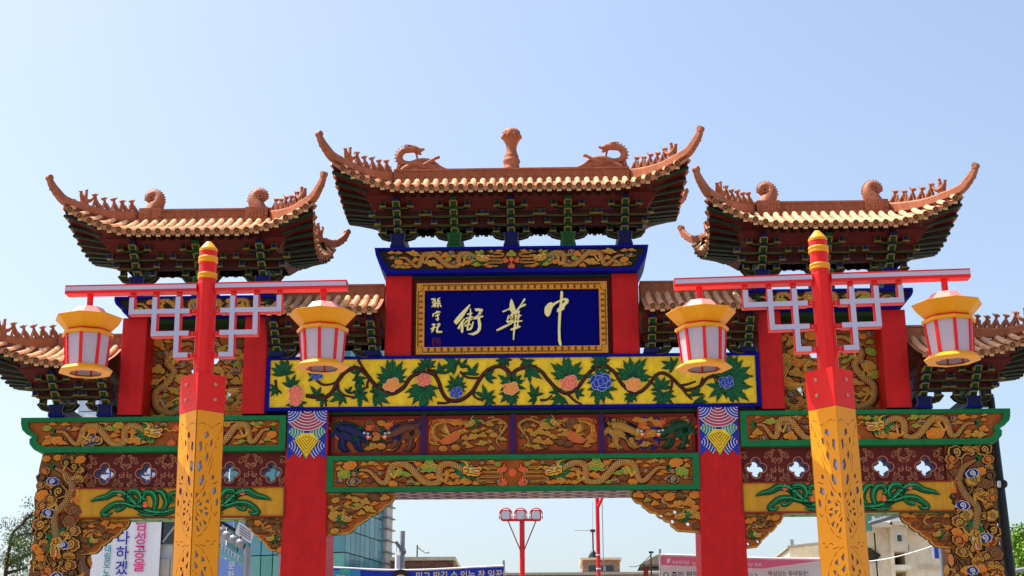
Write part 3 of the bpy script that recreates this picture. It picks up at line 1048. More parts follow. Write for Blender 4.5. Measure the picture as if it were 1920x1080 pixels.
def scroll_beast(x, s, zb, hgt=1.0):
    """curled owl-tail beast closing a ridge end; s = direction the curl opens to"""
    d = MB()
    d.box(x - 0.19, x + 0.19, YC - 0.20, YC + 0.20, zb - 0.235, zb + 0.01, 'ridge')
    for k in range(4):
        p = spline([(x - 0.16 + 0.07 * k, zb - 0.19), (x - 0.10 + 0.07 * k, zb - 0.08), (x - 0.03 + 0.07 * k, zb - 0.17), (x + 0.0 + 0.05 * k, zb - 0.03)], 9)
        d.ribbon([(q.x, q.y) for q in p], 0.011, YC - 0.212 - 0.004 * k, YC - 0.19, 'ridge')

    def P(a, b):
        return Vector((x + s * a, YC, zb + b * hgt))
    pts = spline([P(0.02, -0.06), P(-0.02, 0.06), P(-0.075, 0.17), P(-0.075, 0.27), P(-0.01, 0.335), P(0.075, 0.30), P(0.085, 0.225), P(0.03, 0.19), P(-0.005, 0.235)], 30)
    rr_ = [lerp(0.17, 0.075, min(1, i / 13)) if i < 13 else lerp(0.075, 0.03, (i - 13) / 16) for i in range(30)]
    d.tube(pts, rr_, 'ridge', 10, axis=(0, 1, 0), flat=0.95)
    d.tube([P(0.028, 0.24) + Vector((0, -0.085, 0)), P(0.028, 0.24) + Vector((0, 0.085, 0))], 0.05, 'ridge', 10)
    d.tube([P(0.028, 0.24) + Vector((0, -0.09, 0)), P(0.028, 0.24) + Vector((0, 0.09, 0))], 0.022, 'antefix_dark', 8)
    for i in range(8, 22, 1):
        a, b = pts[i - 1], pts[i + 1]
        t = (b - a).normalized()
        nn = Vector((0, 1, 0)).cross(t) * s
        if nn.dot(pts[i] - P(0.02, 0.2)) < 0:
            nn = -nn
        c = pts[i] + nn * rr_[i] * 0.9
        d.hexa([c - t * 0.022 + Vector((0, -0.02, 0)), c - t * 0.022 + Vector((0, 0.02, 0)), c + t * 0.022 + Vector((0, 0.02, 0)), c + t * 0.022 + Vector((0, -0.02, 0))]
               + [c + nn * 0.035 + t * 0.012 + Vector((0, q, 0)) for q in (-0.003, 0.003, 0.003, -0.003)], 'ridge')
    # small forepaw
    d.tube([P(0.14 * 1, -0.01), P(0.2, 0.03), P(0.26, 0.01)], [0.05, 0.04, 0.02], 'ridge', 6)
    d.build('ridge_beast', gate)


for s in (-1, 1):
    scroll_beast(s * 6.06, s, sz)
    scroll_beast(s * 4.27, -s, sz)
    scroll_beast(s * 7.24, s, oz)
# ------------------------------------------------------------------ relief motifs (shared meshes, built facing -Y on the plane y = 0)
def spiral(cx, cz, r, turns=1.6, n=20, a0=0.0, hand=1):
    return [(cx + hand * r * (i / (n - 1)) * math.cos(a0 + turns * 2 * PI * i / (n - 1)), cz + r * (i / (n - 1)) * math.sin(a0 + turns * 2 * PI * i / (n - 1))) for i in range(n)]


def scale_poly(p, k, c=None):
    if c is None:
        c = (sum(q[0] for q in p) / len(p), sum(q[1] for q in p) / len(p))
    return [(c[0] + (q[0] - c[0]) * k, c[1] + (q[1] - c[1]) * k) for q in p]


def offset_poly(p, d):
    n = len(p)
    area = sum(p[i][0] * p[(i + 1) % n][1] - p[(i + 1) % n][0] * p[i][1] for i in range(n))
    s = 1 if area > 0 else -1
    out = []
    for i in range(n):
        a, b = p[i - 1], p[(i + 1) % n]
        dx, dz = b[0] - a[0], b[1] - a[1]
        l = math.hypot(dx, dz) or 1
        out.append((p[i][0] + s * dz / l * d, p[i][1] - s * dx / l * d))
    return out


def cloud_mb(mb, fill, rim='gold', kind=0):
    if kind == 0:      # lobed cloud with one curl
        p = [((0.5 + 0.07 * abs(math.sin(3.5 * t))) * math.cos(t), (0.33 + 0.06 * abs(math.sin(3.5 * t))) * math.sin(t)) for t in [2 * PI * i / 28 for i in range(28)]]
    elif kind == 1:    # long tailed cloud
        up = [(-0.75, -0.02), (-0.45, 0.08), (-0.30, 0.24), (-0.10, 0.22), (0.02, 0.34), (0.24, 0.30), (0.32, 0.12), (0.52, 0.10), (0.80, -0.04)]
        dn = [(0.45, -0.10), (0.25, -0.20), (0.05, -0.16), (-0.15, -0.26), (-0.35, -0.14), (-0.5, -0.08)]
        p = up[::-1] + dn[::-1]
    else:              # triple-lobed ruyi head
        p = []
        for (cx, cz_, r, a0, a1) in ((0.30, -0.08, 0.20, -1.4, 1.2), (0.0, 0.15, 0.24, 0.1, PI - 0.1), (-0.30, -0.08, 0.20, PI - 1.2, PI + 1.4)):
            p += [(cx + r * math.cos(lerp(a0, a1, i / 7)), cz_ + r * math.sin(lerp(a0, a1, i / 7))) for i in range(8)]
        p += [(-0.12, -0.22), (0.0, -0.30), (0.12, -0.22)]
    mb.prism(offset_poly(p, 0.085), -0.008, 0.0, 'dark_outline')
    mb.prism(p, -0.024, 0.0, rim)
    mb.prism(scale_poly(p, 0.83), -0.032, -0.02, fill)
    if kind == 2:
        for q in (-1, 1):
            mb.ribbon(spiral(q * 0.25, -0.03, 0.17, 1.3, 14, PI / 2, q), 0.030, -0.042, -0.03, rim)
        mb.ribbon(spiral(0.0, 0.13, 0.14, 1.2, 12, -PI / 2), 0.028, -0.042, -0.03, rim)
    else:
        mb.ribbon(spiral(0.03, 0.0, 0.25, 1.7, 20, 0.4), 0.036, -0.042, -0.03, rim)


def flame_mb(mb):
    p = [(-0.35, -0.4), (-0.42, -0.05), (-0.28, -0.18), (-0.22, 0.28), (-0.12, -0.05), (0.02, 0.5), (0.10, 0.0), (0.24, 0.26), (0.26, -0.12), (0.42, 0.05), (0.35, -0.4), (0.0, -0.5)]
    mb.prism(offset_poly(p, 0.05), -0.007, 0, 'dark_outline')
    mb.prism(p, -0.026, 0, 'flame')
    for q in (-0.15, 0.12):
        mb.ribbon([(q, -0.38), (q * 1.2, -0.15), (q * 0.9, 0.1)], [0.05, 0.04, 0.01], -0.032, -0.02, 'belly')


CLOUD = {}
for fill in ('cloud_green', 'orange', 'cloud_blue', 'cloud_navy', 'cloud_brown', 'cloud_gold', 'fin_red'):
    for kd in (0, 1, 2):
        CLOUD[fill, kd] = mesh_of(cloud_mb, ('curl_cloud', 'tailed_cloud', 'lobed_cloud')[kd], fill, {'cloud_navy': 'white_line', 'cloud_brown': 'rim_brown', 'fin_red': 'rim_brown'}.get(fill, 'tan'), kd)
FLAME = mesh_of(flame_mb, 'flame_relief')
PCLOUD = [mesh_of(cloud_mb, 'curl_cloud', f_, r_, k_) for f_, r_, k_ in (('cloud_brown', 'tan', 0), ('dark_outline', 'cloud_gold', 0), ('fin_red', 'tan', 0), ('cloud_brown', 'rim_brown', 0), ('cloud_gold', 'rim_brown', 0), ('dark_outline', 'rim_brown', 0), ('orange', 'tan', 0), ('cloud_brown', 'tan', 2), ('dark_outline', 'tan', 0))]
CLOUD_FILLS = ['cloud_green', 'orange', 'cloud_blue', 'cloud_gold', 'orange', 'fin_red', 'cloud_green', 'orange', 'cloud_blue']


def put(me, parent, x, y, z, s, rot=0.0, mx=1, sz=None, depth=1.0):
    return obj(me.name.split('.')[0], me, parent, loc=(x, y, z), rot=(0, rot, 0), scale=(s * mx, depth, (sz or s)))


def dragon_mb(mb, pts, r0, hs, face=1, fin_side=1, n=84, legs=((0.30, -1), (0.45, 1), (0.72, -1)), head_rot=None, lift=0.0):
    """relief dragon along a 2-D path from tail to neck"""
    P = spline(pts, n)
    P = [(p.x, p.y) for p in P]
    R = [r0 * (0.35 + 0.65 * min(1, i / (n * 0.3))) * (1.0 if i < n * 0.85 else lerp(1.0, 0.85, (i - n * 0.85) / (n * 0.15))) for i in range(n)]
    mb.ribbon(P, [r * 1.5 for r in R], -0.006 - lift, 0, 'dark_outline')

    def nrm(i):
        a, b = P[max(0, i - 1)], P[min(n - 1, i + 1)]
        dx, dz = b[0] - a[0], b[1] - a[1]
        l = math.hypot(dx, dz) or 1
        return (dx / l, dz / l), (-dz / l, dx / l)
    # jagged dorsal fin
    for i in range(4, n - 4, 2):
        t, m = nrm(i)
        m = (m[0] * fin_side, m[1] * fin_side)
        a = (P[i][0] + m[0] * R[i] * 0.7 - t[0] * r0 * 0.5, P[i][1] + m[1] * R[i] * 0.7 - t[1] * r0 * 0.5)
        b = (P[i][0] + m[0] * R[i] * 0.7 + t[0] * r0 * 0.6, P[i][1] + m[1] * R[i] * 0.7 + t[1] * r0 * 0.6)
        c = (P[i][0] + m[0] * R[i] * 1.95 - t[0] * r0 * 0.9, P[i][1] + m[1] * R[i] * 1.95 - t[1] * r0 * 0.9)
        mb.prism([a, b, c], -0.016 - lift, 0, 'fin_red')
    # scaled body, a half tube
    k = 7
    vs, fs, uv, mats = [], [], [], []
    ln = 0
    for i in range(n):
        t, m = nrm(i)
        if i:
            ln += math.hypot(P[i][0] - P[i - 1][0], P[i][1] - P[i - 1][1])
        for j in range(k):
            an = -PI / 2 + PI * j / (k - 1)
            o = math.sin(an) * R[i] * fin_side
            vs.append((P[i][0] + m[0] * o, -0.010 - lift - math.cos(an) * R[i] * 0.75, P[i][1] + m[1] * o))
            uv.append((ln, j / (k - 1)))
    for i in range(n - 1):
        for j in range(k - 1):
            fs.append((i * k + j, i * k + j + 1, (i + 1) * k + j + 1, (i + 1) * k + j))
            mats.append('belly' if j == 0 else 'scales')
    mb.add(vs, fs, mats, True, uv)
    # legs with claws
    for (t_, sd) in legs:
        i = int(t_ * n)
        t, m = nrm(i)
        s = sd
        a = P[i]
        q1 = (a[0] + m[0] * s * r0 * 1.6 - t[0] * r0 * 1.0, a[1] + m[1] * s * r0 * 1.6 - t[1] * r0)
        q2 = (q1[0] + t[0] * r0 * 2.4 + m[0] * s * r0 * 0.5, q1[1] + t[1] * r0 * 2.4 + m[1] * s * r0 * 0.5)
        mb.ribbon([a, q1, q2], [r0 * 1.0, r0 * 0.75, r0 * 0.5], -0.008 - lift, 0, 'dark_outline')
        mb.tube([(p[0], -0.02 - lift, p[1]) for p in (a, q1, q2)], [r0 * 0.62, r0 * 0.5, r0 * 0.38], 'tan', 6)
        d0 = math.atan2(q2[1] - q1[1], q2[0] - q1[0])
        for c in (-0.9, -0.3, 0.3, 0.9):
            e = (q2[0] + math.cos(d0 + c) * r0 * 1.5, q2[1] + math.sin(d0 + c) * r0 * 1.5)
            mb.tube([(q2[0], -0.022 - lift, q2[1]), (e[0], -0.018 - lift, e[1])], [r0 * 0.25, r0 * 0.06], 'gold', 5)
    # tail tuft
    t, m = nrm(0)
    for q in (-0.7, 0, 0.7):
        d0 = math.atan2(-t[1], -t[0]) + q
        e = (P[0][0] + math.cos(d0) * r0 * 2.4, P[0][1] + math.sin(d0) * r0 * 2.4)
        mb.prism([(P[0][0] + m[0] * r0 * 0.5, P[0][1] + m[1] * r0 * 0.5), (P[0][0] - m[0] * r0 * 0.5, P[0][1] - m[1] * r0 * 0.5), e], -0.018 - lift, 0, 'mane_green')
    # head
    t, m = nrm(n - 1)
    rot = math.atan2(t[1], t[0]) if head_rot is None else head_rot
    c, s_ = math.cos(rot), math.sin(rot)
    hx, hz = P[-1][0] + c * hs * 0.25, P[-1][1] + s_ * hs * 0.25

    def H(p):
        x, z = p[0] * hs, p[1] * hs * face
        return (hx + x * c - z * s_, hz + x * s_ + z * c)

    def HP(l):
        return [H(p) for p in l]
    mane = [(.15, .30), (-.05, .80), (-.22, .45), (-.62, .80), (-.52, .40), (-1.05, .48), (-.75, .15), (-1.25, .0), (-.70, -.10), (-1.05, -.50), (-.50, -.32), (-.55, -.85), (-.15, -.45), (.0, -.80), (.12, -.38)]
    mb.prism(offset_poly(HP(mane), 0.05 * hs), -0.020 - lift, 0, 'leaf_edge')
    mb.prism(HP(mane), -0.034 - lift, -0.01, 'mane_green')
    for q in ((-.3, .3), (-.45, .1), (-.35, -.2)):
        mb.ribbon(HP([(0, q[1] * .4), (q[0], q[1]), (q[0] * 1.8, q[1] * 1.5)]), [0.03 * hs, 0.025 * hs, 0.008 * hs], -0.040 - lift, -0.03, 'leaf_light')
    skull = [(-.35, .22), (-.1, .40), (.10, .36), (.22, .46), (.40, .32), (.58, .26), (.72, .34), (.88, .40), (1.02, .30), (.98, .14), (.78, .10), (.62, .06), (.40, -.02), (.60, -.10), (.78, -.10), (.92, -.06), (.88, -.26), (.5, -.36), (.25, -.30), (.1, -.38), (-.02, -.28), (-.28, -.26)]
    mb.prism(offset_poly(HP(skull), 0.06 * hs), -0.046 - lift, -0.02, 'dark_outline')
    mb.prism(HP(skull), -0.062 - lift, -0.02, 'gold')
    mb.ribbon(HP([(-.25, .05), (-.05, .12), (.10, .02), (.05, -.15), (-.10, -.12)]), 0.03 * hs, -0.0655 - lift, -0.05, 'dark_outline')
    mb.ribbon(HP([(.12, -.22), (.35, -.14), (.50, -.20), (.80, -.19)]), 0.022 * hs, -0.0665 - lift, -0.05, 'dark_outline')
    mb.ribbon(HP([(.30, .06), (.50, .12), (.70, .17), (.95, .20)]), 0.02 * hs, -0.0675 - lift, -0.05, 'dark_outline')
    mb.ribbon(HP([(-.30, -.14), (-.15, -.22), (.02, -.20)]), 0.035 * hs, -0.0685 - lift, -0.05, 'orange')
    for tx in (.55, .68, .82):
        mb.prism(HP([(tx - .05, .07), (tx + .05, .08), (tx, -.01)]), -0.0645 - lift, -0.04, 'white')
    mb.prism(HP([(.45, .0), (.75, .05), (1.1, -.02), (1.2, .06), (1.0, -.10), (.7, -.08)]), -0.058 - lift, -0.03, 'flame')
    mb.ribbon(HP([(.95, .30), (1.2, .42), (1.45, .25), (1.65, .32)]), [0.05 * hs, 0.04 * hs, 0.03 * hs, 0.01 * hs], -0.04 - lift, -0.01, 'gold')
    mb.ribbon(HP([(.0, .38), (-.25, .62), (-.60, .78)]), [0.07 * hs, 0.055 * hs, 0.02 * hs], -0.056 - lift, -0.02, 'gold')
    mb.prism(HP([(.45, -.32), (.55, -.62), (.35, -.45), (.20, -.75), (.12, -.36)]), -0.045 - lift, -0.02, 'mane_green')
    ey = [(.22 + .085 * math.cos(2 * PI * i / 10), .19 + .07 * math.sin(2 * PI * i / 10)) for i in range(10)]
    mb.prism(HP(ey), -0.068 - lift, -0.05, 'white')
    mb.prism(HP(scale_poly(ey, 0.5)), -0.072 - lift, -0.05, 'black')
    mb.ribbon(HP([(.02, .26), (.2, .34), (.36, .28)]), 0.03 * hs, -0.072 - lift, -0.05, 'mane_green')
    mb.ribbon(HP([(.72, .20), (.86, .26), (.92, .18)]), 0.03 * hs, -0.070 - lift, -0.05, 'orange')


def wave_ribbon_mb(mb):
    p = spline([(0.1, 0.5), (-0.5, 0.42), (-0.4, 0.25), (0.4, 0.22), (0.45, 0.05), (-0.4, 0.0), (-0.45, -0.18), (0.4, -0.2), (0.5, -0.38), (-0.2, -0.45)], 40)
    p = [(q.x, q.y) for q in p]
    mb.ribbon(p, 0.075, -0.006, 0, 'dark_outline')
    mb.ribbon(p, 0.05, -0.026, 0, 'tan')
    mb.ribbon(p, 0.018, -0.031, -0.02, 'cloud_brown')


WAVE = mesh_of(wave_ribbon_mb, 'wave_relief')
WIDE = [(0, .70), (.08, .66), (.14, .38), (.19, .12), (.24, .10), (.268, .5), (.295, .86), (.37, 1.0), (.45, .80), (.52, .40), (.59, .08), (.66, .0), (.715, .16), (.71, .5), (.72, .82), (.785, .98), (.86, .86), (.93, .62)]


def wide_dragon(L, Hh, r, hs):
    mb = MB()
    mb.clamp = (-Hh * 0.5 - r * 0.25, Hh * 0.5 + r * 0.25)
    dragon_mb(mb, [(a * L, (b - 0.5) * Hh * 0.9) for a, b in WIDE], r, hs, fin_side=1, head_rot=-0.12)
    return mb.mesh('dragon_relief')


D_BEAM = wide_dragon(1.78, 0.37, 0.056, 0.22)
D_MID = wide_dragon(1.25, 0.36, 0.054, 0.21)


def scatter_clouds(parent, y, x0, x1, z0, z1, n, s0, s1, avoid=(), fills=CLOUD_FILLS, mirror=False, kinds=(0, 1, 1, 2), tries=60):
    """clouds at random free spots of a panel"""
    put_ = list(avoid)
    c = 0
    for _ in range(n * tries):
        if c >= n:
            break
        s = random.uniform(s0, s1)
        x, z = random.uniform(x0 + s * .5, x1 - s * .5), random.uniform(z0 + s * .25, z1 - s * .25)
        if any((x - a) ** 2 + ((z - b) * 1.25) ** 2 < (r + s * 0.36) ** 2 for a, b, r in put_):
            continue
        put_.append((x, z, s * 0.42))
        f_ = random.choice(fills)
        kd = random.choice(kinds)
        put(CLOUD[f_, kd], parent, x, y, z, s, random.uniform(-.25, .25), random.choice((-1, 1)))
        if mirror:
            put(CLOUD[f_, kd], parent, -x, y, z, s, random.uniform(-.25, .25), random.choice((-1, 1)))
        c += 1


def dragon_avoid(x0, zc, L, Hh, r, mx=1):
    return [(x0 + mx * p.x * L, zc + (p.y - .5) * Hh, r) for p in spline(WIDE, 24)] + [(x0 + mx * 1.02 * L, zc + .08 * Hh, r * 2.4)]


def rect(x0, x1, z0, z1):
    return [(x0, z0), (x1, z0), (x1, z1), (x0, z1)]


# ------------------------------------------------------------------ red columns and pillars
def column(x0, x1, y0, y1, z0, z1, name='column', flare=0.0):
    m = MB()
    c = 0.012
    p = [(x0 + c, y0), (x1 - c, y0), (x1, y0 + c), (x1, y1 - c), (x1 - c, y1), (x0 + c, y1), (x0, y1 - c), (x0, y0 + c)]
    mid = (x0 + x1) / 2
    m.add([(a + math.copysign(flare, a - mid), b, z0) for a, b in p] + [(a, b, z1) for a, b in p], [(i, (i + 1) % 8, 8 + (i + 1) % 8, 8 + i) for i in range(8)] + [tuple(range(8, 16))], 'red')
    return m.build(name, gate)


for s in (-1, 1):
    a, b = sorted((s * 2.94, s * 3.585))
    pil = column(a, b, 0.0, 0.9, 0.0, 6.60, 'main_pillar', 0.085)
    # painted tassel pattern at the pillar head
    t = MB()
    cx = (a + b) / 2
    w = (b - a) / 2 - 0.014
    zt, zb2 = 6.592, 5.815
    Hh = zt - zb2
    out = [(cx - w, zt), (cx + w, zt), (cx + w, zb2), (cx + w * .62, zb2 + Hh * .13), (cx + w * .3, zb2 + Hh * .16), (cx, zb2), (cx - w * .3, zb2 + Hh * .16), (cx - w * .62, zb2 + Hh * .13), (cx - w, zb2)]
    t.prism(out, -0.004, 0.0, 'stripe_blue')

    def fan(cx0, cz0, r, a0, a1, fillm, linem, y, rings=6, clip=None):
        arc = [(cx0 + r * math.cos(lerp(a0, a1, i / 14)), cz0 + r * math.sin(lerp(a0, a1, i / 14))) for i in range(15)]

        def cl(p):
            return (max(cx - w, min(cx + w, p[0])), max(zb2, min(zt, p[1])))
        poly = [cl(p) for p in [(cx0, cz0)] + arc]
        t.prism(poly, y, y + 0.004, fillm)
        for q in range(1, rings + 1):
            rr = r * (q - 0.15) / rings
            pts = [(cx0 + rr * math.cos(lerp(a0, a1, i / 14)), cz0 + rr * math.sin(lerp(a0, a1, i / 14))) for i in range(15)]
            pts = [p for p in pts if cx - w <= p[0] <= cx + w and zb2 <= p[1] <= zt]
            if len(pts) > 1:
                t.ribbon(pts, 0.0062, y - 0.003, y, linem)
    for q in (-1, 1):
        e = cx + q * w
        fan(e, zt - Hh * .72, 0.27, (PI if q > 0 else 0) - .75, (PI if q > 0 else 0) + .85, 'stripe_blue', 'white_line', -0.010, 6)
        fan(e, zt - Hh * .43, 0.26, (PI if q > 0 else 0) - .8, (PI if q > 0 else 0) + .8, 'stripe_teal', 'white_line', -0.016, 6)
    t.prism([(cx, zb2 + 0.01), (cx - w * .62, zt - Hh * .62), (cx - w * .3, zt - Hh * .46), (cx + w * .3, zt - Hh * .46), (cx + w * .62, zt - Hh * .62)], -0.022, -0.016, 'yellow')
    for q in range(6):
        k = q * 0.042
        t.ribbon([(cx - w * .62 + k * .75, zt - Hh * .62 + k * .4), (cx, zb2 + 0.03 + k * 1.5), (cx + w * .62 - k * .75, zt - Hh * .62 + k * .4)], 0.005, -0.025, -0.02, 'dark_outline')
    fan(cx, zt + 0.06, 0.385, PI + .55, 2 * PI - .55, 'stripe_pink', 'white_line', -0.030, 8)
    for q in (-1, 1):
        fan(cx + q * w, zt + 0.02, 0.21, (PI if q > 0 else -PI / 2), (1.5 * PI if q > 0 else 0), 'stripe_blue', 'white_line', -0.038, 5)
    t.build('tassel_pattern', pil)
    a, b = sorted((s * 1.625, s * 2.06))
    column(a, b, 0.0, 0.80, 7.478, 8.825)
    a, b = sorted((s * 3.955, s * 4.335))
    column(a, b, 0.0, 0.70, 6.56, 8.165)
    a, b = sorted((s * 5.935, s * 6.335))
    column(a, b, 0.0, 0.70, 6.56, 8.165)

# ------------------------------------------------------------------ dragon beams
def framed_beam(outer, inner, y0, y1, frame, ground, name='beam', recess=0.04, soffit=None):
    m = MB()
    m.plate(outer, [inner], y0, y0 + recess + 0.01, frame, frame, back=False)
    m.prism(outer, y0 + recess + 0.012, y1, ground, frame, back=True)
    b = m.build(name, gate)
    return b


# top blue beam
def cusped(half_top, half_bot, z0, z1, n=6):
    """beam outline whose ends curve in towards the bottom"""
    R_ = []
    for i in range(n + 1):
        t = i / n
        R_.append((lerp(half_bot, half_top, t ** 1.0) + 0.03 * math.sin(PI * t), lerp(z0, z1, t)))
    return R_ + [(-x, z) for x, z in reversed(R_)]


o_ = cusped(2.06, 2.05, 8.828, 8.829)
outer = [(-2.05, 8.83), (2.05, 8.83), (2.10, 8.90), (2.18, 9.06), (2.215, 9.15), (2.235, 9.27), (-2.235, 9.27), (-2.215, 9.15), (-2.18, 9.06), (-2.10, 8.90)]
inner = [(-1.985, 8.892), (1.985, 8.892), (2.03, 8.95), (2.085, 9.05), (2.135, 9.12), (2.175, 9.228), (-2.175, 9.228), (-2.135, 9.12), (-2.085, 9.05), (-2.03, 8.95)]
tb = framed_beam(outer, inner, -0.15, 0.95, 'blue', 'black_ground')
yb = -0.10
D_TOP = wide_dragon(1.38, 0.27, 0.042, 0.165)
for s in (-1, 1):
    put(D_TOP, tb, s * 1.84, yb, 9.06, 1.0, 0, -s, depth=0.6)
    put(WAVE, tb, s * 0.27, yb, 9.05, 0.26, 0, s, sz=0.25)
av = dragon_avoid(-1.84, 9.06, 1.38, 0.27, 0.048) + [(-0.27, 9.05, 0.13)]
scatter_clouds(tb, yb, -2.02, -0.10, 8.905, 9.22, 30, 0.08, 0.20, av, ['cloud_green', 'orange', 'orange', 'cloud_gold', 'cloud_blue'], mirror=True)
for (x, z, s) in ((-0.10, 9.06, 0.13), (0.10, 9.06, 0.13), (0.0, 8.96, 0.14)):
    put(FLAME, tb, x, yb, z, s)
m = MB()
m.blob((0, yb, 9.06), (0.045, 0.03, 0.045), 'flame', 10, 6)
m.build('pearl', tb)
put(CLOUD['cloud_green', 2], tb, 0, yb, 9.15, 0.16)
# dark board that paints in the shadow under the blue beam
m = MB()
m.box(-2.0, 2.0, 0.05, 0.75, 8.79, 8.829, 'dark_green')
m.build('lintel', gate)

# centre green dragon beam
gb = framed_beam(rect(-2.93, 2.93, 5.285, 5.862), rect(-2.83, 2.83, 5.365, 5.79), -0.03, 0.80, 'green', 'brown_ground')
yb = 0.022
for s in (-1, 1):
    put(D_BEAM, gb, s * 2.42, yb, 5.575, 1.0, 0, -s)
    put(WAVE, gb, s * 0.36, yb, 5.58, 0.36, 0, s, sz=0.33)
av = dragon_avoid(-2.42, 5.575, 1.78, 0.37, 0.062) + [(-0.36, 5.58, 0.18)]
scatter_clouds(gb, yb, -2.80, -0.14, 5.375, 5.785, 90, 0.09, 0.34, av, mirror=True)
for (x, z, s) in ((-0.17, 5.68, 0.2), (0.17, 5.68, 0.2), (-0.16, 5.46, 0.2), (0.16, 5.46, 0.2)):
    put(FLAME, gb, x, yb, z, s)
m = MB()
m.blob((0, yb, 5.58), (0.07, 0.04, 0.07), 'flame', 12, 6)
m.build('pearl', gb)
m = MB()
m.add([(-2.93, -0.028, 5.281), (2.93, -0.028, 5.281), (2.93, 0.79, 5.281), (-2.93, 0.79, 5.281)], [(0, 1, 2, 3)], 'soffit_floral')
m.build('beam_underside', gate)

# side green dragon beams
D_SIDE = wide_dragon(1.55, 0.36, 0.056, 0.22)
for s in (-1, 1):
    prof = [(3.60, 5.955), (7.46, 5.955), (7.60, 6.00), (7.68, 6.09), (7.69, 6.17), (7.64, 6.22), (7.74, 6.25), (7.82, 6.33), (7.845, 6.42), (7.85, 6.52), (3.60, 6.52)]
    inn = [(3.70, 6.045), (7.40, 6.045), (7.52, 6.08), (7.58, 6.15), (7.56, 6.24), (7.66, 6.29), (7.72, 6.36), (7.735, 6.45), (3.70, 6.45)]
    sb = framed_beam([(s * x, z) for x, z in prof], [(s * x, z) for x, z in inn], -0.05, 0.85, 'green', 'brown_ground')
    yb = 0.002
    put(D_SIDE, sb, s * 7.28, yb, 6.235, 1.0, 0, -s)
    put(D_MID, sb, s * 3.86, yb, 6.24, 1.0, 0, s)
    av = [(s * a, b, c) for a, b, c in [(7.28 - p.x * 1.55, 6.235 + (p.y - .5) * .36, .066) for p in spline(WIDE, 24)] + [(5.52, 6.2, 0.2)] + [(3.86 + p.x * 1.25, 6.24 + (p.y - .5) * .36, .066) for p in spline(WIDE, 24)] + [(5.25, 6.3, .17)]]
    for (x, z) in ((5.36, 6.36), (5.42, 6.12), (5.2, 6.1)):
        put(FLAME, sb, s * x, yb, z, 0.17)
        av.append((s * x, z, 0.1))
    lo, hi = sorted((s * 3.73, s * 7.5))
    scatter_clouds(sb, yb, lo, hi, 6.05, 6.45, 90, 0.09, 0.34, av)

# side upper blue-edged dragon beams behind the lamps
for s in (-1, 1):
    prof = [(3.80, 8.17), (6.20, 8.17), (6.27, 8.19), (6.32, 8.24), (6.31, 8.29), (6.37, 8.31), (6.43, 8.36), (6.455, 8.42), (6.455, 8.488), (3.80, 8.488)]
    inn = [(3.83, 8.205), (6.18, 8.205), (6.24, 8.225), (6.27, 8.29), (6.36, 8.34), (6.41, 8.455), (3.83, 8.455)]
    ub = framed_beam([(s * x, z) for x, z in prof], [(s * x, z) for x, z in inn], -0.15, 0.85, 'blue', 'black_ground')
    yb = -0.098
    D_UP = D_TOP
    put(D_UP, ub, s * 6.10, yb, 8.33, 0.9, 0, -s, depth=0.6)
    put(D_UP, ub, s * 4.00, yb, 8.33, 0.75, 0, s, depth=0.6, sz=0.9)
    av = [(s * (6.10 - p.x * 1.15), 8.33 + (p.y - .5) * .2, .05) for p in spline(WIDE, 20)] + [(s * (4.0 + p.x * .96), 8.33 + (p.y - .5) * .2, .05) for p in spline(WIDE, 20)]
    lo, hi = sorted((s * 3.88, s * 6.24))
    scatter_clouds(ub, yb, lo, hi, 8.23, 8.435, 30, 0.09, 0.18, av, ['cloud_green', 'cloud_green', 'orange', 'cloud_gold', 'cloud_blue'])
    put(FLAME, ub, s * 5.0, yb, 8.33, 0.16)
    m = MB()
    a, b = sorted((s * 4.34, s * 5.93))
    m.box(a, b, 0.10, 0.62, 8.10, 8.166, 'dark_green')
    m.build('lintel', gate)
    m = MB()
    m.box(a, b, 0.48, 0.66, 7.955, 8.10, 'maroon')
    m.build('lintel', gate)

# ------------------------------------------------------------------ name board
m = MB()
m.box(-1.622, 1.622, 0.10, 0.70, 7.478, 8.79, 'maroon')
m.box(-1.60, 1.60, 0.03, 0.10, 7.482, 7.492, 'maroon')
m.build('sign_backing', gate)
sg = MB()
sg.plate(rect(-1.545, 1.545, 7.494, 8.690), [rect(-1.415, 1.415, 7.615, 8.570)], -0.035, 0.10, 'frame_gold', back=False)
sg.box(-1.414, 1.414, 0.005, 0.098, 7.616, 8.569, 'sign_blue')
# incised petal border
def petal(cx, cz, ang, w, h):
    c, s_ = math.cos(ang), math.sin(ang)

    def T(p):
        return (cx + p[0] * c - p[1] * s_, cz + p[0] * s_ + p[1] * c)
    pth = [T(p) for p in [(-w * .42, -h * .5), (-w * .42, h * .2), (-w * .30, h * .42), (-w * .1, h * .42), (0, h * .28), (w * .1, h * .42), (w * .30, h * .42), (w * .42, h * .2), (w * .42, -h * .5)]]
    sg.ribbon(pth, 0.008, -0.041, -0.034, 'frame_line')
    sg.ribbon([T(p) for p in [(-w * .5, -h * .3), (-w * .5, h * .5), (0, h * .62), (w * .5, h * .5), (w * .5, -h * .3)]], 0.007, -0.046, -0.034, 'gold')


for i in range(27):
    x = -1.40 + 2.80 * i / 26
    petal(x, 8.622, 0, 0.105, 0.085)
    petal(x, 7.560, PI, 0.105, 0.085)
for i in range(10):
    z = 7.66 + 0.86 * i / 9
    petal(-1.488, z, PI / 2, 0.092, 0.085)
    petal(1.488, z, -PI / 2, 0.092, 0.085)
sign = sg.build('name_board', gate)
YS = 0.0
_layer = [0]


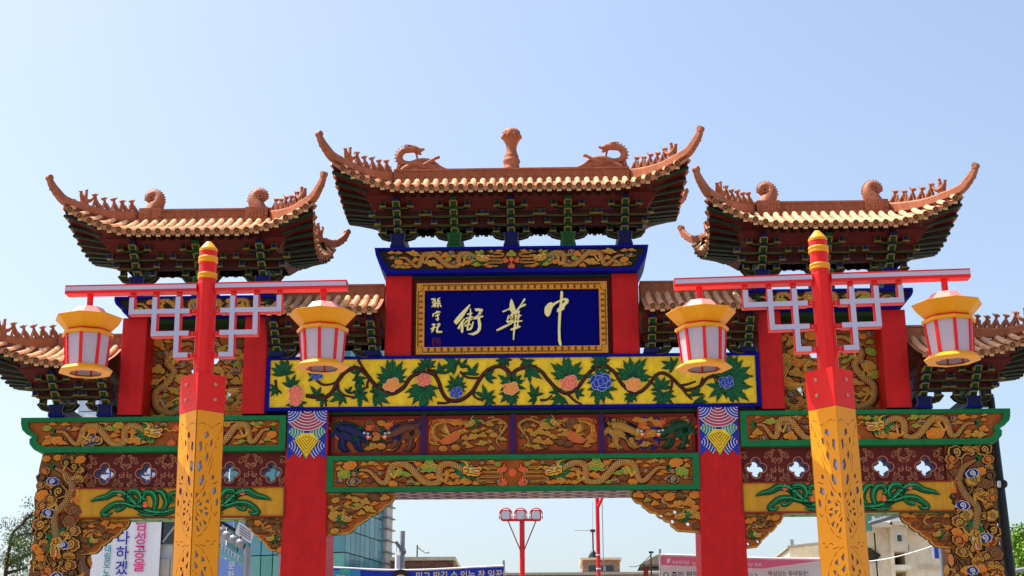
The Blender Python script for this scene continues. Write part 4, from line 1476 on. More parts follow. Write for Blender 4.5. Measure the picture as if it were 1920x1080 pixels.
def glyph(name, polys, strokes, ox, oy, sc, mat='glyph'):
    """brush-written character traced as outlines and tapering strokes (in the zoomed photo's pixels)"""
    m = MB()

    def T(p):
        return xz(ox + p[0] / sc, oy + p[1] / sc, YS)
    for k, p in enumerate(polys):
        m.prism([T(q) for q in p], -0.030 - 0.0012 * k, 0.003, mat)
    for k, (pts, w0, w1) in enumerate(strokes):
        n = max(6, len(pts) * 4)
        q = spline(pts, n) if len(pts) > 2 else [Vector(pts[0]).lerp(Vector(pts[1]), i / (n - 1)) for i in range(n)]
        e = 0.0088 / sc / 2
        ws = [max(0.003, lerp(w0, w1, i / (n - 1)) * e * min(1, 0.55 + 1.2 * min(i, n - 1 - i) / (n - 1))) for i in range(n)]
        m.ribbon([T((a.x, a.y)) for a in q], ws, -0.0225 - 0.0011 * k, 0.003, mat)
    return m.build(name, sign)


glyph('sign_character', [
    [(885, 420), (895, 370), (940, 318), (985, 300), (1008, 308), (1012, 318), (1060, 290), (1130, 258), (1165, 243), (1215, 238), (1250, 262), (1245, 305), (1200, 350), (1185, 375), (1190, 395), (1150, 425), (1110, 440), (1085, 448), (1072, 435), (1080, 400), (1110, 370), (1150, 330), (1190, 290), (1195, 272), (1165, 272), (1110, 295), (1060, 325), (1020, 360), (1000, 400), (985, 450), (965, 495), (940, 515), (910, 500), (890, 465)],
    [(1128, 135), (1150, 130), (1165, 150), (1165, 230), (1150, 330), (1138, 450), (1130, 600), (1125, 720), (1130, 850), (1145, 940), (1130, 952), (1105, 930), (1092, 880), (1088, 720), (1092, 560), (1100, 430), (1115, 330), (1122, 230)]], [], 910, 530, 8.0)
glyph('sign_character', [
    [(390, 248), (410, 275), (430, 330), (445, 380), (460, 430), (500, 425), (520, 430), (515, 445), (480, 470), (430, 485), (395, 500), (370, 490), (400, 465), (385, 440), (372, 415), (340, 415), (300, 435), (270, 447), (252, 435), (290, 420), (350, 395), (362, 380), (365, 330), (375, 280)],
    [(590, 240), (602, 250), (598, 270), (565, 310), (535, 350), (580, 325), (610, 325), (608, 345), (560, 365), (530, 380), (500, 410), (480, 435), (455, 430), (480, 395), (520, 345), (560, 280), (572, 255)]],
    [([(352, 490), (336, 545), (330, 600)], 22, 18), ([(345, 540), (395, 500), (408, 528), (372, 556)], 20, 18), ([(312, 580), (350, 588), (425, 560)], 26, 18), ([(330, 606), (430, 578)], 22, 16), ([(462, 455), (447, 600), (432, 720), (422, 862)], 22, 30),
     ([(508, 445), (492, 560), (482, 672)], 22, 22), ([(425, 508), (542, 494)], 20, 20), ([(395, 594), (558, 578)], 22, 20), ([(440, 655), (502, 640)], 18, 18), ([(378, 712), (440, 692), (526, 660)], 30, 34), ([(170, 722), (300, 660), (425, 598)], 38, 20), ([(436, 545), (520, 520)], 16, 12)], 910, 530, 8.0)
glyph('sign_character', [
    [(725, 368), (735, 380), (700, 440), (650, 520), (600, 590), (550, 640), (520, 620), (512, 600), (540, 560), (600, 490), (660, 430)],
    [(560, 690), (600, 620), (650, 560), (664, 575), (612, 640), (590, 700), (570, 702)],
    [(608, 605), (642, 580), (640, 740), (625, 757), (605, 740)],
    [(790, 430), (850, 425), (900, 435), (905, 455), (870, 490), (830, 512), (856, 470), (850, 458), (810, 462)],
    [(828, 552), (860, 545), (882, 640), (876, 710), (840, 760), (770, 787), (700, 768), (760, 760), (820, 730), (842, 680)]],
    [([(735, 425), (736, 520), (705, 640), (690, 716)], 22, 26), ([(690, 505), (762, 488)], 24, 20), ([(665, 562), (775, 536)], 24, 20), ([(648, 645), (690, 590), (760, 570)], 20, 18), ([(688, 716), (745, 690), (775, 600)], 30, 24), ([(655, 662), (742, 636)], 20, 18), ([(778, 565), (840, 548), (908, 528)], 30, 26), ([(885, 492), (820, 530), (755, 575)], 14, 10)], 780, 520, 7.2)
glyph('signature_character', [], [([(205, 298), (260, 300), (225, 345), (255, 345), (215, 405)], 26, 20), ([(240, 405), (268, 350), (262, 320)], 20, 14), ([(325, 282), (290, 310), (320, 330), (280, 350), (335, 360)], 22, 20), ([(300, 350), (300, 410)], 26, 22), ([(325, 375), (342, 405)], 20, 18), ([(275, 375), (262, 410)], 18, 14)], 780, 520, 7.2)
glyph('signature_character', [], [([(280, 455), (286, 480)], 24, 18), ([(240, 490), (225, 535)], 24, 16), ([(245, 495), (320, 470), (310, 490)], 24, 18), ([(258, 530), (320, 505)], 20, 18), ([(290, 500), (300, 560), (290, 582), (268, 560)], 26, 16)], 780, 520, 7.2)
glyph('signature_character', [], [([(215, 640), (265, 640)], 24, 20), ([(200, 705), (268, 670)], 26, 20), ([(245, 640), (235, 700), (212, 748)], 28, 22), ([(285, 640), (320, 635), (300, 665), (275, 690)], 26, 20), ([(275, 690), (310, 675)], 20, 18), ([(300, 665), (285, 735), (355, 740)], 24, 30)], 780, 520, 7.2)
m = MB()
for (a, b) in (((222, 822), (322, 822)), ((322, 822), (326, 916)), ((326, 916), (222, 916)), ((222, 916), (222, 822)), ((240, 840), (240, 900)), ((240, 840), (266, 840)), ((266, 840), (262, 880)), ((240, 868), (264, 868)), ((280, 835), (280, 900)), ((280, 835), (308, 840)), ((308, 840), (308, 900)), ((284, 866), (300, 870)), ((292, 880), (292, 905))):
    p, q = xz(780 + a[0] / 7.2, 520 + a[1] / 7.2, YS), xz(780 + b[0] / 7.2, 520 + b[1] / 7.2, YS)
    m.ribbon([p, q], 0.005, -0.004 - random.random() * .003, 0.003, 'seal')
m.build('red_seal', sign)

# ------------------------------------------------------------------ yellow peony beam
YY = -0.05
m = MB()
m.plate(rect(-3.945, 3.945, 6.597, 7.474), [rect(-3.885, 3.885, 6.648, 7.428)], YY, YY + 0.05, 'blue', back=False)
m.box(-3.944, 3.944, YY + 0.052, 0.85, 6.598, 7.473, 'blue')
m.box(-3.884, 3.884, YY + 0.03, YY + 0.051, 6.649, 7.427, 'yellow')
pb = m.build('flower_beam', gate)
YG = YY + 0.03


def Q5(x, y):
    return (480 + x / 3.84, 520 + y / 3.84)


def Q6(x, y):
    return (940 + x / 3.84, 520 + y / 3.84)


def fl(p):
    return xz(p[0], p[1], YG)


def vine(pts, w0, w1):
    m = MB()
    n = max(8, len(pts) * 5)
    q = [fl((v.x, v.y)) for v in spline(pts, n)]
    # the vine is a rounded stem
    ws = [lerp(w0, w1, i / (n - 1)) for i in range(n)]
    m.ribbon(q, [w * 1.35 for w in ws], YG - 0.008, YG, 'leaf_edge')
    m.tube([(a, YG - 0.014, b) for a, b in q], ws, 'vine', 7)
    m.build('vine', pb)


main = [Q5(*p) for p in ((360, 852), (430, 862), (500, 862), (550, 825), (585, 755), (640, 685), (715, 652), (785, 690), (840, 755), (905, 815), (980, 838), (1060, 795), (1115, 720), (1185, 690), (1270, 692), (1312, 745), (1340, 825), (1385, 882), (1470, 885), (1555, 825), (1605, 745), (1655, 680), (1735, 642), (1805, 662), (1842, 722))]
vine(main, 0.026, 0.024)
main = [Q6(*p) for p in ((68, 715), (110, 668), (200, 645), (280, 672), (340, 742), (400, 802), (470, 835), (545, 800), (605, 720), (665, 660), (740, 640), (812, 682), (862, 760), (930, 822), (1000, 826), (1062, 770), (1115, 705), (1165, 690), (1225, 722), (1300, 795), (1350, 812), (1432, 782), (1472, 735), (1522, 715), (1585, 745))]
vine(main, 0.024, 0.020)
vine([Q6(*p) for p in ((0, 645), (35, 668), (66, 716))], 0.022, 0.022)
for pts in (((430, 735), (480, 772), (540, 770), (578, 752)), ((590, 770), (598, 815), (640, 850), (700, 862)), ((800, 800), (806, 750), (835, 728)), ((735, 595), (760, 635), (800, 690)), ((1230, 655), (1290, 690), (1308, 740)), ((1305, 905), (1370, 905), (1440, 885)), ((1470, 680), (1520, 720), (1600, 725), (1640, 712)), ((1565, 820), (1575, 860), (1635, 890)), ((140, 740), (150, 800), (185, 835)), ((500, 870), (505, 930))):
    vine([Q5(*p) for p in pts], 0.017, 0.011)
for pts in (((475, 838), (530, 890), (580, 915)), ((280, 885), (330, 880), (365, 850)), ((1230, 730), (1225, 790), (1210, 830)), ((1300, 795), (1340, 850), (1375, 880)), ((1290, 780), (1340, 770), (1400, 750)), ((1430, 785), (1450, 720))):
    vine([Q6(*p) for p in pts], 0.017, 0.011)


def leaf_spray(c, ang, spread, n, ln, jit=0.15):
    """cluster of pointed, toothed leaves fanned about a direction (degrees, photo axes: up = 90)"""
    m = MB()
    m.clamp = (6.654, 7.422)
    cx, cz = fl(c)
    for i in range(n):
        t = 0.5 if n == 1 else i / (n - 1)
        a = math.radians(ang + (t - .5) * spread) + random.uniform(-.08, .08)
        L = ln * 0.0083 * (1 - 0.35 * abs(t - .5) * 2) * random.uniform(1 - jit, 1 + jit)
        w = L * 0.125
        ca, sa = math.cos(a), math.sin(a)
        bend = random.uniform(-.12, .12) + (t - .5) * 0.25
        half = [(0.0, 0.25), (0.12, 0.7), (0.22, 0.72), (0.30, 1.15), (0.38, 0.82), (0.52, 1.15), (0.58, 0.68), (0.72, 0.80), (0.78, 0.38), (1.0, 0.0)]
        L_, R_ = [], []
        for u, v in half:
            sh = bend * u * u * L
            L_.append((u * L, v * w + sh))
            R_.append((u * L, -v * w + sh))

        def T(p):
            return (cx + p[0] * ca - p[1] * sa, cz + p[0] * sa + p[1] * ca)
        poly = [T(p) for p in L_] + [T(p) for p in reversed(R_[:-1])]
        k = 0.0011 * i
        m.prism(offset_poly(poly, 0.010), YG - 0.010 - k, YG, 'leaf_edge')
        m.prism(poly, YG - 0.026 - k, YG - 0.004, 'leaf')
        m.ribbon([T((u * L, bend * u * u * L)) for u in (0.08, 0.4, 0.9)], [0.006, 0.005, 0.002], YG - 0.030 - k, YG - 0.02, 'leaf_edge')
    m.build('leaf_spray', pb)


def flower(c, r, col, kind=0):
    m = MB()
    cx, cz = fl(c)
    R = r * 0.0083
    edge = 'petal_edge' if col != 'petal_blue' else 'petal_edge_blue'
    lay = [(0.58, 6, 0.46, 0.2), (0.34, 4, 0.38, 0.5), (0.14, 2, 0.30, 0.1), (0.0, 1, 0.22, 0)]
    k = 0
    for (d, n, pr, a0) in lay:
        for i in range(n):
            a = a0 + 2 * PI * i / n + PI / 2
            px_, pz_ = cx + math.cos(a) * R * d, cz + math.sin(a) * R * d * 0.85
            el = [(px_ + math.cos(a) * math.cos(q) * R * pr * 0.95 - math.sin(a) * math.sin(q) * R * pr, pz_ + math.sin(a) * math.cos(q) * R * pr * 0.95 + math.cos(a) * math.sin(q) * R * pr) for q in [2 * PI * j / 12 for j in range(12)]]
            h = 0.030 + 0.0022 * k
            m.prism(el, YG - h, YG, edge)
            m.prism(scale_poly(el, 0.88), YG - h - 0.0018, YG, col)
            k += 1
    m.build('flower', pb)


S5 = [((200, 700), 100, 150, 7, 95), ((150, 800), 215, 110, 4, 60), ((250, 790), 75, 150, 5, 75), ((300, 900), 255, 190, 6, 75), ((430, 720), 100, 200, 5, 60), ((440, 850), 95, 150, 4, 62), ((480, 870), 265, 120, 3, 55), ((740, 690), 150, 150, 4, 55), ((735, 720), 280, 130, 4, 60), ((620, 850), 215, 160, 5, 80), ((660, 830), 60, 120, 3, 45), ((745, 820), 80, 200, 5, 55), ((750, 840), 265, 200, 5, 70), ((850, 850), 345, 120, 6, 105), ((850, 830), 110, 80, 3, 40),
      ((975, 740), 95, 200, 10, 115), ((1210, 780), 260, 160, 9, 125), ((1235, 640), 85, 170, 6, 62), ((1215, 640), 205, 90, 3, 70), ((1320, 690), 75, 130, 4, 60), ((1440, 790), 85, 220, 9, 72), ((1440, 640), 160, 170, 6, 80), ((1480, 650), 60, 80, 3, 55), ((1550, 700), 80, 150, 4, 75), ((1655, 720), 20, 120, 4, 75), ((1660, 870), 100, 170, 5, 75), ((1670, 880), 310, 120, 4, 60), ((1840, 770), 95, 220, 8, 90), ((1830, 830), 250, 200, 6, 80), ((1800, 590), 260, 170, 4, 45)]
S6 = [((68, 780), 20, 120, 5, 85), ((70, 830), 285, 150, 5, 70), ((185, 600), 265, 180, 5, 60), ((190, 665), 320, 130, 5, 85), ((240, 850), 85, 140, 4, 70), ((250, 875), 175, 120, 4, 55), ((480, 720), 92, 190, 10, 125), ((430, 860), 230, 160, 5, 75), ((395, 830), 110, 130, 3, 50), ((540, 840), 10, 160, 4, 55), ((715, 625), 95, 200, 7, 75), ((715, 740), 95, 250, 8, 95), ((715, 790), 270, 210, 8, 105), ((945, 720), 85, 190, 10, 125), ((935, 840), 265, 140, 6, 60), ((1150, 800), 95, 170, 6, 80), ((1165, 840), 260, 210, 8, 85), ((1240, 640), 150, 170, 5, 70), ((1400, 850), 95, 160, 4, 60), ((1415, 880), 300, 160, 5, 55), ((1640, 720), 70, 170, 9, 150), ((1640, 780), 330, 150, 7, 130), ((1590, 790), 210, 130, 5, 90), ((0, 590), 280, 150, 4, 50)]
for c, a, sp_, n, ln in S5:
    leaf_spray(Q5(*c), a, sp_, n, ln / 3.84 * 1.42)
for c, a, sp_, n, ln in S6:
    leaf_spray(Q6(*c), a, sp_, n, ln / 3.84 * 1.42)
for q, c, r, col in ((Q5, (290, 830), 15, 'petal_coral'), (Q5, (285, 885), 14, 'petal_coral'), (Q5, (440, 705), 12, 'petal_blue'), (Q5, (975, 772), 17, 'petal_orange'), (Q5, (1210, 742), 15, 'petal_coral'), (Q5, (1440, 828), 13.5, 'petal_blue'), (Q6, (68, 800), 16, 'petal_orange'), (Q6, (485, 757), 18, 'petal_coral'), (Q6, (715, 755), 21, 'petal_blue'), (Q6, (950, 775), 16, 'petal_orange'), (Q6, (1618, 755), 15, 'petal_blue')):
    flower(q(*c), r, col)

# ------------------------------------------------------------------ four carved panels over the middle opening
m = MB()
m.box(-2.93, 2.93, 0.08, 0.75, 6.545, 6.596, 'dark_green')  # dark strip, its colour stands for the underside shadow of the flower beam
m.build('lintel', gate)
m = MB()
m.box(-2.93, 2.93, 0.20, 0.70, 5.863, 6.544, 'maroon')
m.build('panel_backing', gate)
m = MB()
for x in (-1.42, 0.0, 1.42):
    m = MB()
    m.box(x - 0.035, x + 0.035, 0.12, 0.20, 5.864, 6.544, 'purple')
    m.build('panel_divider', gate)


def carved_panel(x0, x1, z0, z1, ground='rust_ground', y=0.15):
    m = MB()
    m.plate(rect(x0, x1, z0, z1), [rect(x0 + .05, x1 - .05, z0 + .05, z1 - .05)], y, y + 0.03, 'panel_red', back=False)
    m.box(x0 + .002, x1 - .002, y + 0.025, y + 0.048, z0 + .002, z1 - .002, ground)
    return m.build('carved_panel', gate)


def lion_mb(mb, body, mane):
    """leaping guardian lion in relief, facing +x, about 1 unit long"""
    out = [(-.48, .30), (-.38, .42), (-.15, .40), (.0, .36), (.18, .22), (.38, .14), (.50, .02), (.48, -.12), (.34, -.20), (.18, -.16), (.22, -.30), (.36, -.40), (.22, -.46), (.08, -.36), (.0, -.18), (-.14, -.10), (-.20, -.28), (-.06, -.42), (-.22, -.48), (-.36, -.32), (-.36, -.08), (-.46, .02), (-.56, -.06), (-.62, .04), (-.5, .14)]
    mb.prism(offset_poly(out, 0.03), -0.010, 0, 'dark_outline')
    mb.prism(out, -0.030, 0, body)
    mb.tube([(-.35, -0.028, .25), (-.12, -0.035, .22), (.1, -0.035, .1), (.25, -0.035, .02)], [.10, .13, .13, .11], body, 8, flat=0.35, axis=(0, 1, 0))
    for i in range(9):
        a = 1.2 + i * 0.42
        cx, cz_ = .25 + .14 * math.cos(a), .04 + .15 * math.sin(a)
        mb.tube([(cx, -0.036, cz_), (cx - .10, -0.045, cz_ + .05 * math.sin(a)), (cx - .15, -0.036, cz_ + .12 * math.sin(a))], [.05, .04, .008], mane, 5, flat=0.6, axis=(0, 1, 0))
    for i in range(7):
        x = -.42 + i * .09
        mb.prism([(x, .30 + .06 * math.sin(i)), (x + .09, .34 - .03 * i), (x - .02, .50 - .02 * i)], -0.034, 0, mane)
    mb.blob((.34, -0.045, .0), (.14, .04, .12), body, 10, 6)
    mb.prism([(.36, -.02), (.52, -.02), (.50, -.10), (.40, -.14)], -0.09, -0.04, 'flame')
    for q in ((.32, .06), (.42, .04)):
        e = [(q[0] + .035 * math.cos(2 * PI * i / 8), q[1] + .03 * math.sin(2 * PI * i / 8)) for i in range(8)]
        mb.prism(e, -0.092, -0.05, 'white')
        mb.prism(scale_poly(e, .5), -0.096, -0.05, 'black')
    mb.prism([(.40, -.03), (.46, -.03), (.45, -.07), (.42, -.08)], -0.094, -0.05, 'white')
    for (a, b) in (((.14, -.14), (.27, -.40)), ((-.26, -.1), (-.18, -.44))):
        mb.tube([(a[0], -0.032, a[1]), ((a[0] + b[0]) / 2 - .04, -0.036, (a[1] + b[1]) / 2), (b[0], -0.03, b[1])], [.085, .06, .06], body, 7, flat=.5, axis=(0, 1, 0))
    mb.tube([(-.46, -0.03, .2), (-.60, -0.03, .32), (-.52, -0.03, .48)], [.05, .06, .01], mane, 6, flat=.5, axis=(0, 1, 0))


def silk_mb(mb, col):
    for pts in (((-.1, -.55), (-.3, -.2), (-.1, .1), (-.35, .35), (-.15, .5)), ((.1, -.55), (.3, -.2), (.1, .1), (.35, .35), (.15, .5)), ((-.35, .0), (.0, -.15), (.35, .0))):
        p = [(q.x, q.y) for q in spline(pts, 16)]
        mb.ribbon(p, .075, -0.006, 0, 'dark_outline')
        mb.ribbon(p, .052, -0.022, 0, col)
    mb.ribbon(spiral(0, -.05, .14, 1.4, 14), .04, -0.03, -0.01, 'flame')


def phoenix_mb(mb):
    body = [(.30, .10), (.18, .16), (.0, .05), (-.18, -.08), (-.30, -.20), (-.22, -.30), (.0, -.28), (.18, -.16), (.26, -.02)]
    mb.prism(offset_poly(body, .03), -0.008, 0, 'dark_outline')
    mb.prism(body, -0.03, 0, 'belly')
    for k in range(9):
        a = 2.0 + k * 0.16
        L = .48 - .02 * k
        p = [(.0, -.05), (math.cos(a) * L * .5 - .03, math.sin(a) * L * .5), (math.cos(a) * L, math.sin(a) * L + .02), (math.cos(a) * L * .5 + .03, math.sin(a) * L * .5 - .03)]
        mb.prism(p, -0.034 - .001 * k, 0, 'gold' if k % 2 else 'tan')
    for k, pts in enumerate((((-.25, -.22), (-.45, .0), (-.42, .30), (-.05, .42), (.45, .40)), ((-.28, -.25), (-.52, -.05), (-.50, .38), (-.1, .50), (.3, .48)), ((-.28, -.28), (-.55, -.2), (-.60, .15), (-.52, .42)))):
        p = [(q.x, q.y) for q in spline(pts, 22)]
        mb.ribbon(p, .04, -0.006, 0, 'dark_outline')
        mb.ribbon(p, [.030 + .008 * (i % 2) for i in range(22)], -0.022, 0, ('gold', 'orange', 'tan')[k])
        mb.ribbon(p, .007, -0.026, -.01, 'fin_red')
    mb.tube([(.2, -0.03, .08), (.32, -.03, .14), (.42, -.03, .10), (.5, -.03, .12)], [.06, .045, .05, .01], 'tan', 7)
    for a in (.6, 1.1, 1.6):
        mb.ribbon([(.40, .12), (.40 - .1 * math.cos(a), .12 + .16 * math.sin(a))], [.02, .006], -0.03, 0, 'flame')
    mb.blob((.44, -0.06, .12), (.014, .01, .014), 'black', 6, 4)


LION = {c: mesh_of(lion_mb, 'lion_relief', *c) for c in (('beast_blue', 'beast_green'), ('beast_brown', 'beast_blue'), ('beast_yellow', 'black'), ('beast_green', 'beast_brown'))}
SILK = {c: mesh_of(silk_mb, 'silk_relief', c) for c in ('beast_green', 'cloud_navy', 'orange')}
PHOENIX = mesh_of(phoenix_mb, 'phoenix_relief')
mb = MB()
dragon_mb(mb, [(.42, -.30), (.30, -.12), (.40, .08), (.48, .25), (.30, .36), (.08, .28), (.0, .34), (-.12, .30)], 0.035, 0.16, face=-1, fin_side=-1, n=50, legs=((0.3, 1), (0.6, -1)), head_rot=PI + 0.5)
D_CURL = mb.mesh('dragon_relief')
YP = 0.175
for (x0, x1) in ((-2.90, -1.455), (-1.385, -0.035), (0.035, 1.385), (1.455, 2.90)):
    p = carved_panel(x0, x1, 5.90, 6.53)
    cx = (x0 + x1) / 2
    zc = 6.215
    s = 1 if cx > 0 else -1
    if abs(cx) > 1.42:
        cols = [('beast_blue', 'beast_green'), ('beast_brown', 'beast_blue')] if s < 0 else [('beast_yellow', 'black'), ('beast_green', 'beast_brown')]
        put(LION[cols[0]], p, cx - 0.38, YP, zc, 0.60, 0, 1, sz=0.56)
        put(LION[cols[1]], p, cx + 0.40, YP, zc, 0.60, 0, -1, sz=0.56)
        put(SILK['beast_green' if s < 0 else 'cloud_navy'], p, cx + 0.0, YP, zc + 0.0, 0.50, 0.1)
        put(SILK['orange'], p, cx + 0.57, YP, zc + .05, 0.38, 0.5)
        put(SILK['orange' if s < 0 else 'cloud_navy'], p, cx - 0.60, YP, zc + .1, 0.34, -0.6)
        for q in (-.12, .22):
            put(FLAME, p, cx + q, YP, zc + .18, 0.2, q * 3)
        av = [(cx - .38, zc, .27), (cx + .4, zc, .27)]
        scatter_clouds(p, YP, x0 + .06, x1 - .06, 5.96, 6.47, 18, .10, .2, av, ['orange', 'cloud_gold', 'fin_red', 'orange'])
    else:
        put(PHOENIX, p, cx + s * 0.28, YP, zc, 0.60, 0, -s, sz=0.52)
        put(D_CURL, p, cx - s * 0.20, YP, zc - 0.02, 0.85, 0, -s, sz=0.75)
        av = [(cx + s * .34, zc - .05, .16), (cx + s * .50, zc + .1, .12)] + [(cx - s * (.20 + .85 * x), zc + .75 * z, .05) for x, z in ((.42, -.3), (.3, -.12), (.4, .08), (.48, .25), (.3, .36), (.08, .28), (-.12, .3), (-.3, .24))]
        scatter_clouds(p, YP, x0 + .06, x1 - .06, 5.96, 6.47, 24, .09, .20, av, ['cloud_gold', 'orange', 'cloud_brown', 'cloud_gold'])

# ------------------------------------------------------------------ side spans: pierced frieze, acanthus board
def quatre(cx, cz, r):
    p = []
    for q in range(4):
        a0 = q * PI / 2
        c = (cx + r * .58 * math.cos(a0), cz + r * .58 * math.sin(a0))
        p += [(c[0] + r * .46 * math.cos(a0 + t), c[1] + r * .46 * math.sin(a0 + t)) for t in [lerp(-1.95, 1.95, i / 8) for i in range(9)]]
    return p


def acanthus_mb(mb):
    """half of a symmetrical leaf scroll, centre at x=0 growing to +x"""
    def stroke(pts, w, tip=0.15):
        n = 26
        p = [(q.x, q.y) for q in spline(pts, n)]
        ws = [w * 0.70 * (tip + (1 - tip) * math.sin(PI * min(1, 0.15 + 0.85 * i / (n - 1))) ** 0.7) for i in range(n)]
        mb.ribbon(p, [q * 1.35 for q in ws], -0.010, 0, 'leaf_edge')
        mb.ribbon(p, ws, -0.030, 0, 'leaf')
        mb.ribbon(p, [q * 0.32 for q in ws], -0.036, -0.02, 'leaf_light')
        mb.ribbon([(a + .012, b - .012) for a, b in p], [q * 0.14 for q in ws], -0.038, -0.02, 'leaf_edge')
    stroke([(0.02, -.10), (.28, -.17), (.56, -.13), (.76, .0), (.90, .13), (1.06, .16), (1.20, .09), (1.34, .06), (1.44, .02)], .075)
    stroke([(0.06, -.10), (-.0, .02), (.07, .13), (.19, .10), (.19, .01), (.13, -.01)], .05)
    stroke([(0.30, -.15), (.23, -.02), (.28, .12), (.36, .17), (.43, .14)], .058)
    stroke([(0.42, -.14), (.40, .02), (.46, .14), (.57, .15), (.61, .06), (.54, .03)], .062)
    stroke([(0.70, -.05), (.64, .06), (.70, .16), (.82, .17), (.87, .08), (.80, .05)], .066)
    stroke([(0.56, -.12), (.82, -.04), (.96, -.02), (1.10, -.05), (1.24, -.17), (1.16, -.20), (1.08, -.15)], .056)
    stroke([(0.86, -.03), (.93, -.10), (1.02, -.13), (1.05, -.08)], .035)
    stroke([(0.26, -.17), (.50, -.21), (.68, -.18)], .03)
    mb.ribbon(spiral(.14, .03, .07, 1.3, 12), .018, -0.04, -0.01, 'leaf')
    for (a, b) in ((.56, -.04), (.98, .14)):
        mb.prism([(a - .04, b - .03), (a, b + .06), (a + .04, b - .03), (a, b - .05)], -0.034, 0, 'petal_coral')


ACAN = mesh_of(acanthus_mb, 'leaf_scroll')


def frieze_scroll_mb(mb, holes, x0, x1, z0, z1):
    for hx, hz in holes:
        q = quatre(hx, hz, 0.165)
        mb.ribbon(q + [q[0]], 0.008, -0.012, 0, 'scroll_copper')
    cells = [(a + .335, 0) for a, _ in holes[:-1]] + [(holes[0][0] - .30, 0), (holes[-1][0] + .3, 0)]
    for (cx, _) in cells:
        for sz_ in (-1, 1):
            for sx in (-1, 1):
                for (dx, dz, r, tn) in ((.05, .07, .05, 1.3), (.12, .17, .055, 1.4), (.06, .215, .04, 1.2)):
                    c = (cx + sx * dx, (z0 + z1) / 2 + sz_ * dz)
                    if x0 + .03 < c[0] < x1 - .03:
                        mb.ribbon(spiral(c[0], c[1], r, tn, 12, 1.57 * sz_, sx), 0.0095, -0.010, 0, 'scroll_copper')
                a, b = cx + sx * .16, cx + sx * .02
                if x0 + .02 < a < x1 - .02:
                    mb.ribbon([(a, (z0 + z1) / 2 + sz_ * .22), ((a + b) / 2, (z0 + z1) / 2 + sz_ * .12), (b, (z0 + z1) / 2 + sz_ * .02)], 0.006, -0.010, 0, 'scroll_copper')
    for hx, hz in holes:
        for sz_ in (-1, 1):
            for sx in (-1, 1):
                mb.ribbon(spiral(hx + sx * .16, hz + sz_ * .18, .05, 1.3, 10, 0, sx), .007, -0.010, 0, 'scroll_copper')


SPANDREL_FILLS = ['orange', 'cloud_gold', 'cloud_brown', 'orange', 'orange', 'cloud_gold', 'cloud_green']


def spandrel(x_in, s, z_top, w, h, y, name_fills, holes=(), small=False, edge='green'):
    """carved corner bracket: x_in = the pillar face it springs from, s = direction it grows to"""
    n = 9
    out = [(0, 0), (w, 0)]
    pts = [(w, 0), (w * .98, -h * .18), (w * .86, -h * .30), (w * .80, -h * .42), (w * .66, -h * .52), (w * .56, -h * .66), (w * .46, -h * .74), (w * .40, -h * .88), (w * .28, -h * .96), (0, -h)]
    for i in range(len(pts) - 1):
        a, b = pts[i], pts[i + 1]
        dx, dz = b[0] - a[0], b[1] - a[1]
        for k in range(1, 5):
            t = k / 4
            bl = math.sin(PI * t) * 0.16
            out.append((a[0] + dx * t + -dz * bl * (1 if i < 8 else 0), a[1] + dz * t + dx * bl * (1 if i < 8 else 0)))
    out = [(x_in + s * a, z_top + b) for a, b in out]
    hl = [[(x_in + s * hx * w + .028 * math.cos(t) * (0.8 if small else 1), z_top - hz * h + .034 * math.sin(t) * (0.8 if small else 1)) for t in [2 * PI * i / 8 for i in range(8)]] for hx, hz in holes]
    m = MB()
    m.plate(out, hl, y, y + 0.09, 'tan', edge, back=True)
    m.plate(offset_poly(out, -0.025), hl, y - 0.014, y, 'brown_ground', 'brown_ground', back=False)
    sp_ = m.build('corner_bracket', gate)
    ys_ = y - 0.014
    mb = MB()
    P_ = [(.12, -.16), (.35, -.08), (.55, -.20), (.45, -.36), (.25, -.30), (.10, -.42), (.12, -.62), (.25, -.60)]
    dragon_mb(mb, [(a * w, b * h) for a, b in P_], 0.030 * (0.75 if small else 1), 0.13 * (0.75 if small else 1), n=46, legs=((.5, 1),), head_rot=-0.1, fin_side=-1)
    put(mb.mesh('dragon_relief'), sp_, x_in, ys_, z_top, 1.0, 0, s)
    lim = [(a * w, -h * (1 - .90 * a ** 1.0)) for a in (0, 1)]
    av = [(x_in + s * hx * w, z_top - hz * h, .05) for hx, hz in holes] + [(x_in + s * .36 * w, z_top - .62 * h, .07)]
    cnt = 0
    for _ in range(600):
        sc = random.uniform(.11, .2) * (0.75 if small else 1)
        a, b = random.uniform(.06, .95), random.uniform(.06, .94)
        if a + b * .92 > 1.0:
            continue
        x, z = x_in + s * a * w, z_top - b * h
        if any((x - p) ** 2 + (z - q) ** 2 < (r + sc * .42) ** 2 for p, q, r in av):
            continue
        av.append((x, z, sc * .36))
        put(CLOUD[random.choice(name_fills), random.choice((0, 1, 2))], sp_, x, ys_, z, sc, random.uniform(-.4, .4), random.choice((-1, 1)))
        cnt += 1
        if cnt > 26:
            break
    return sp_


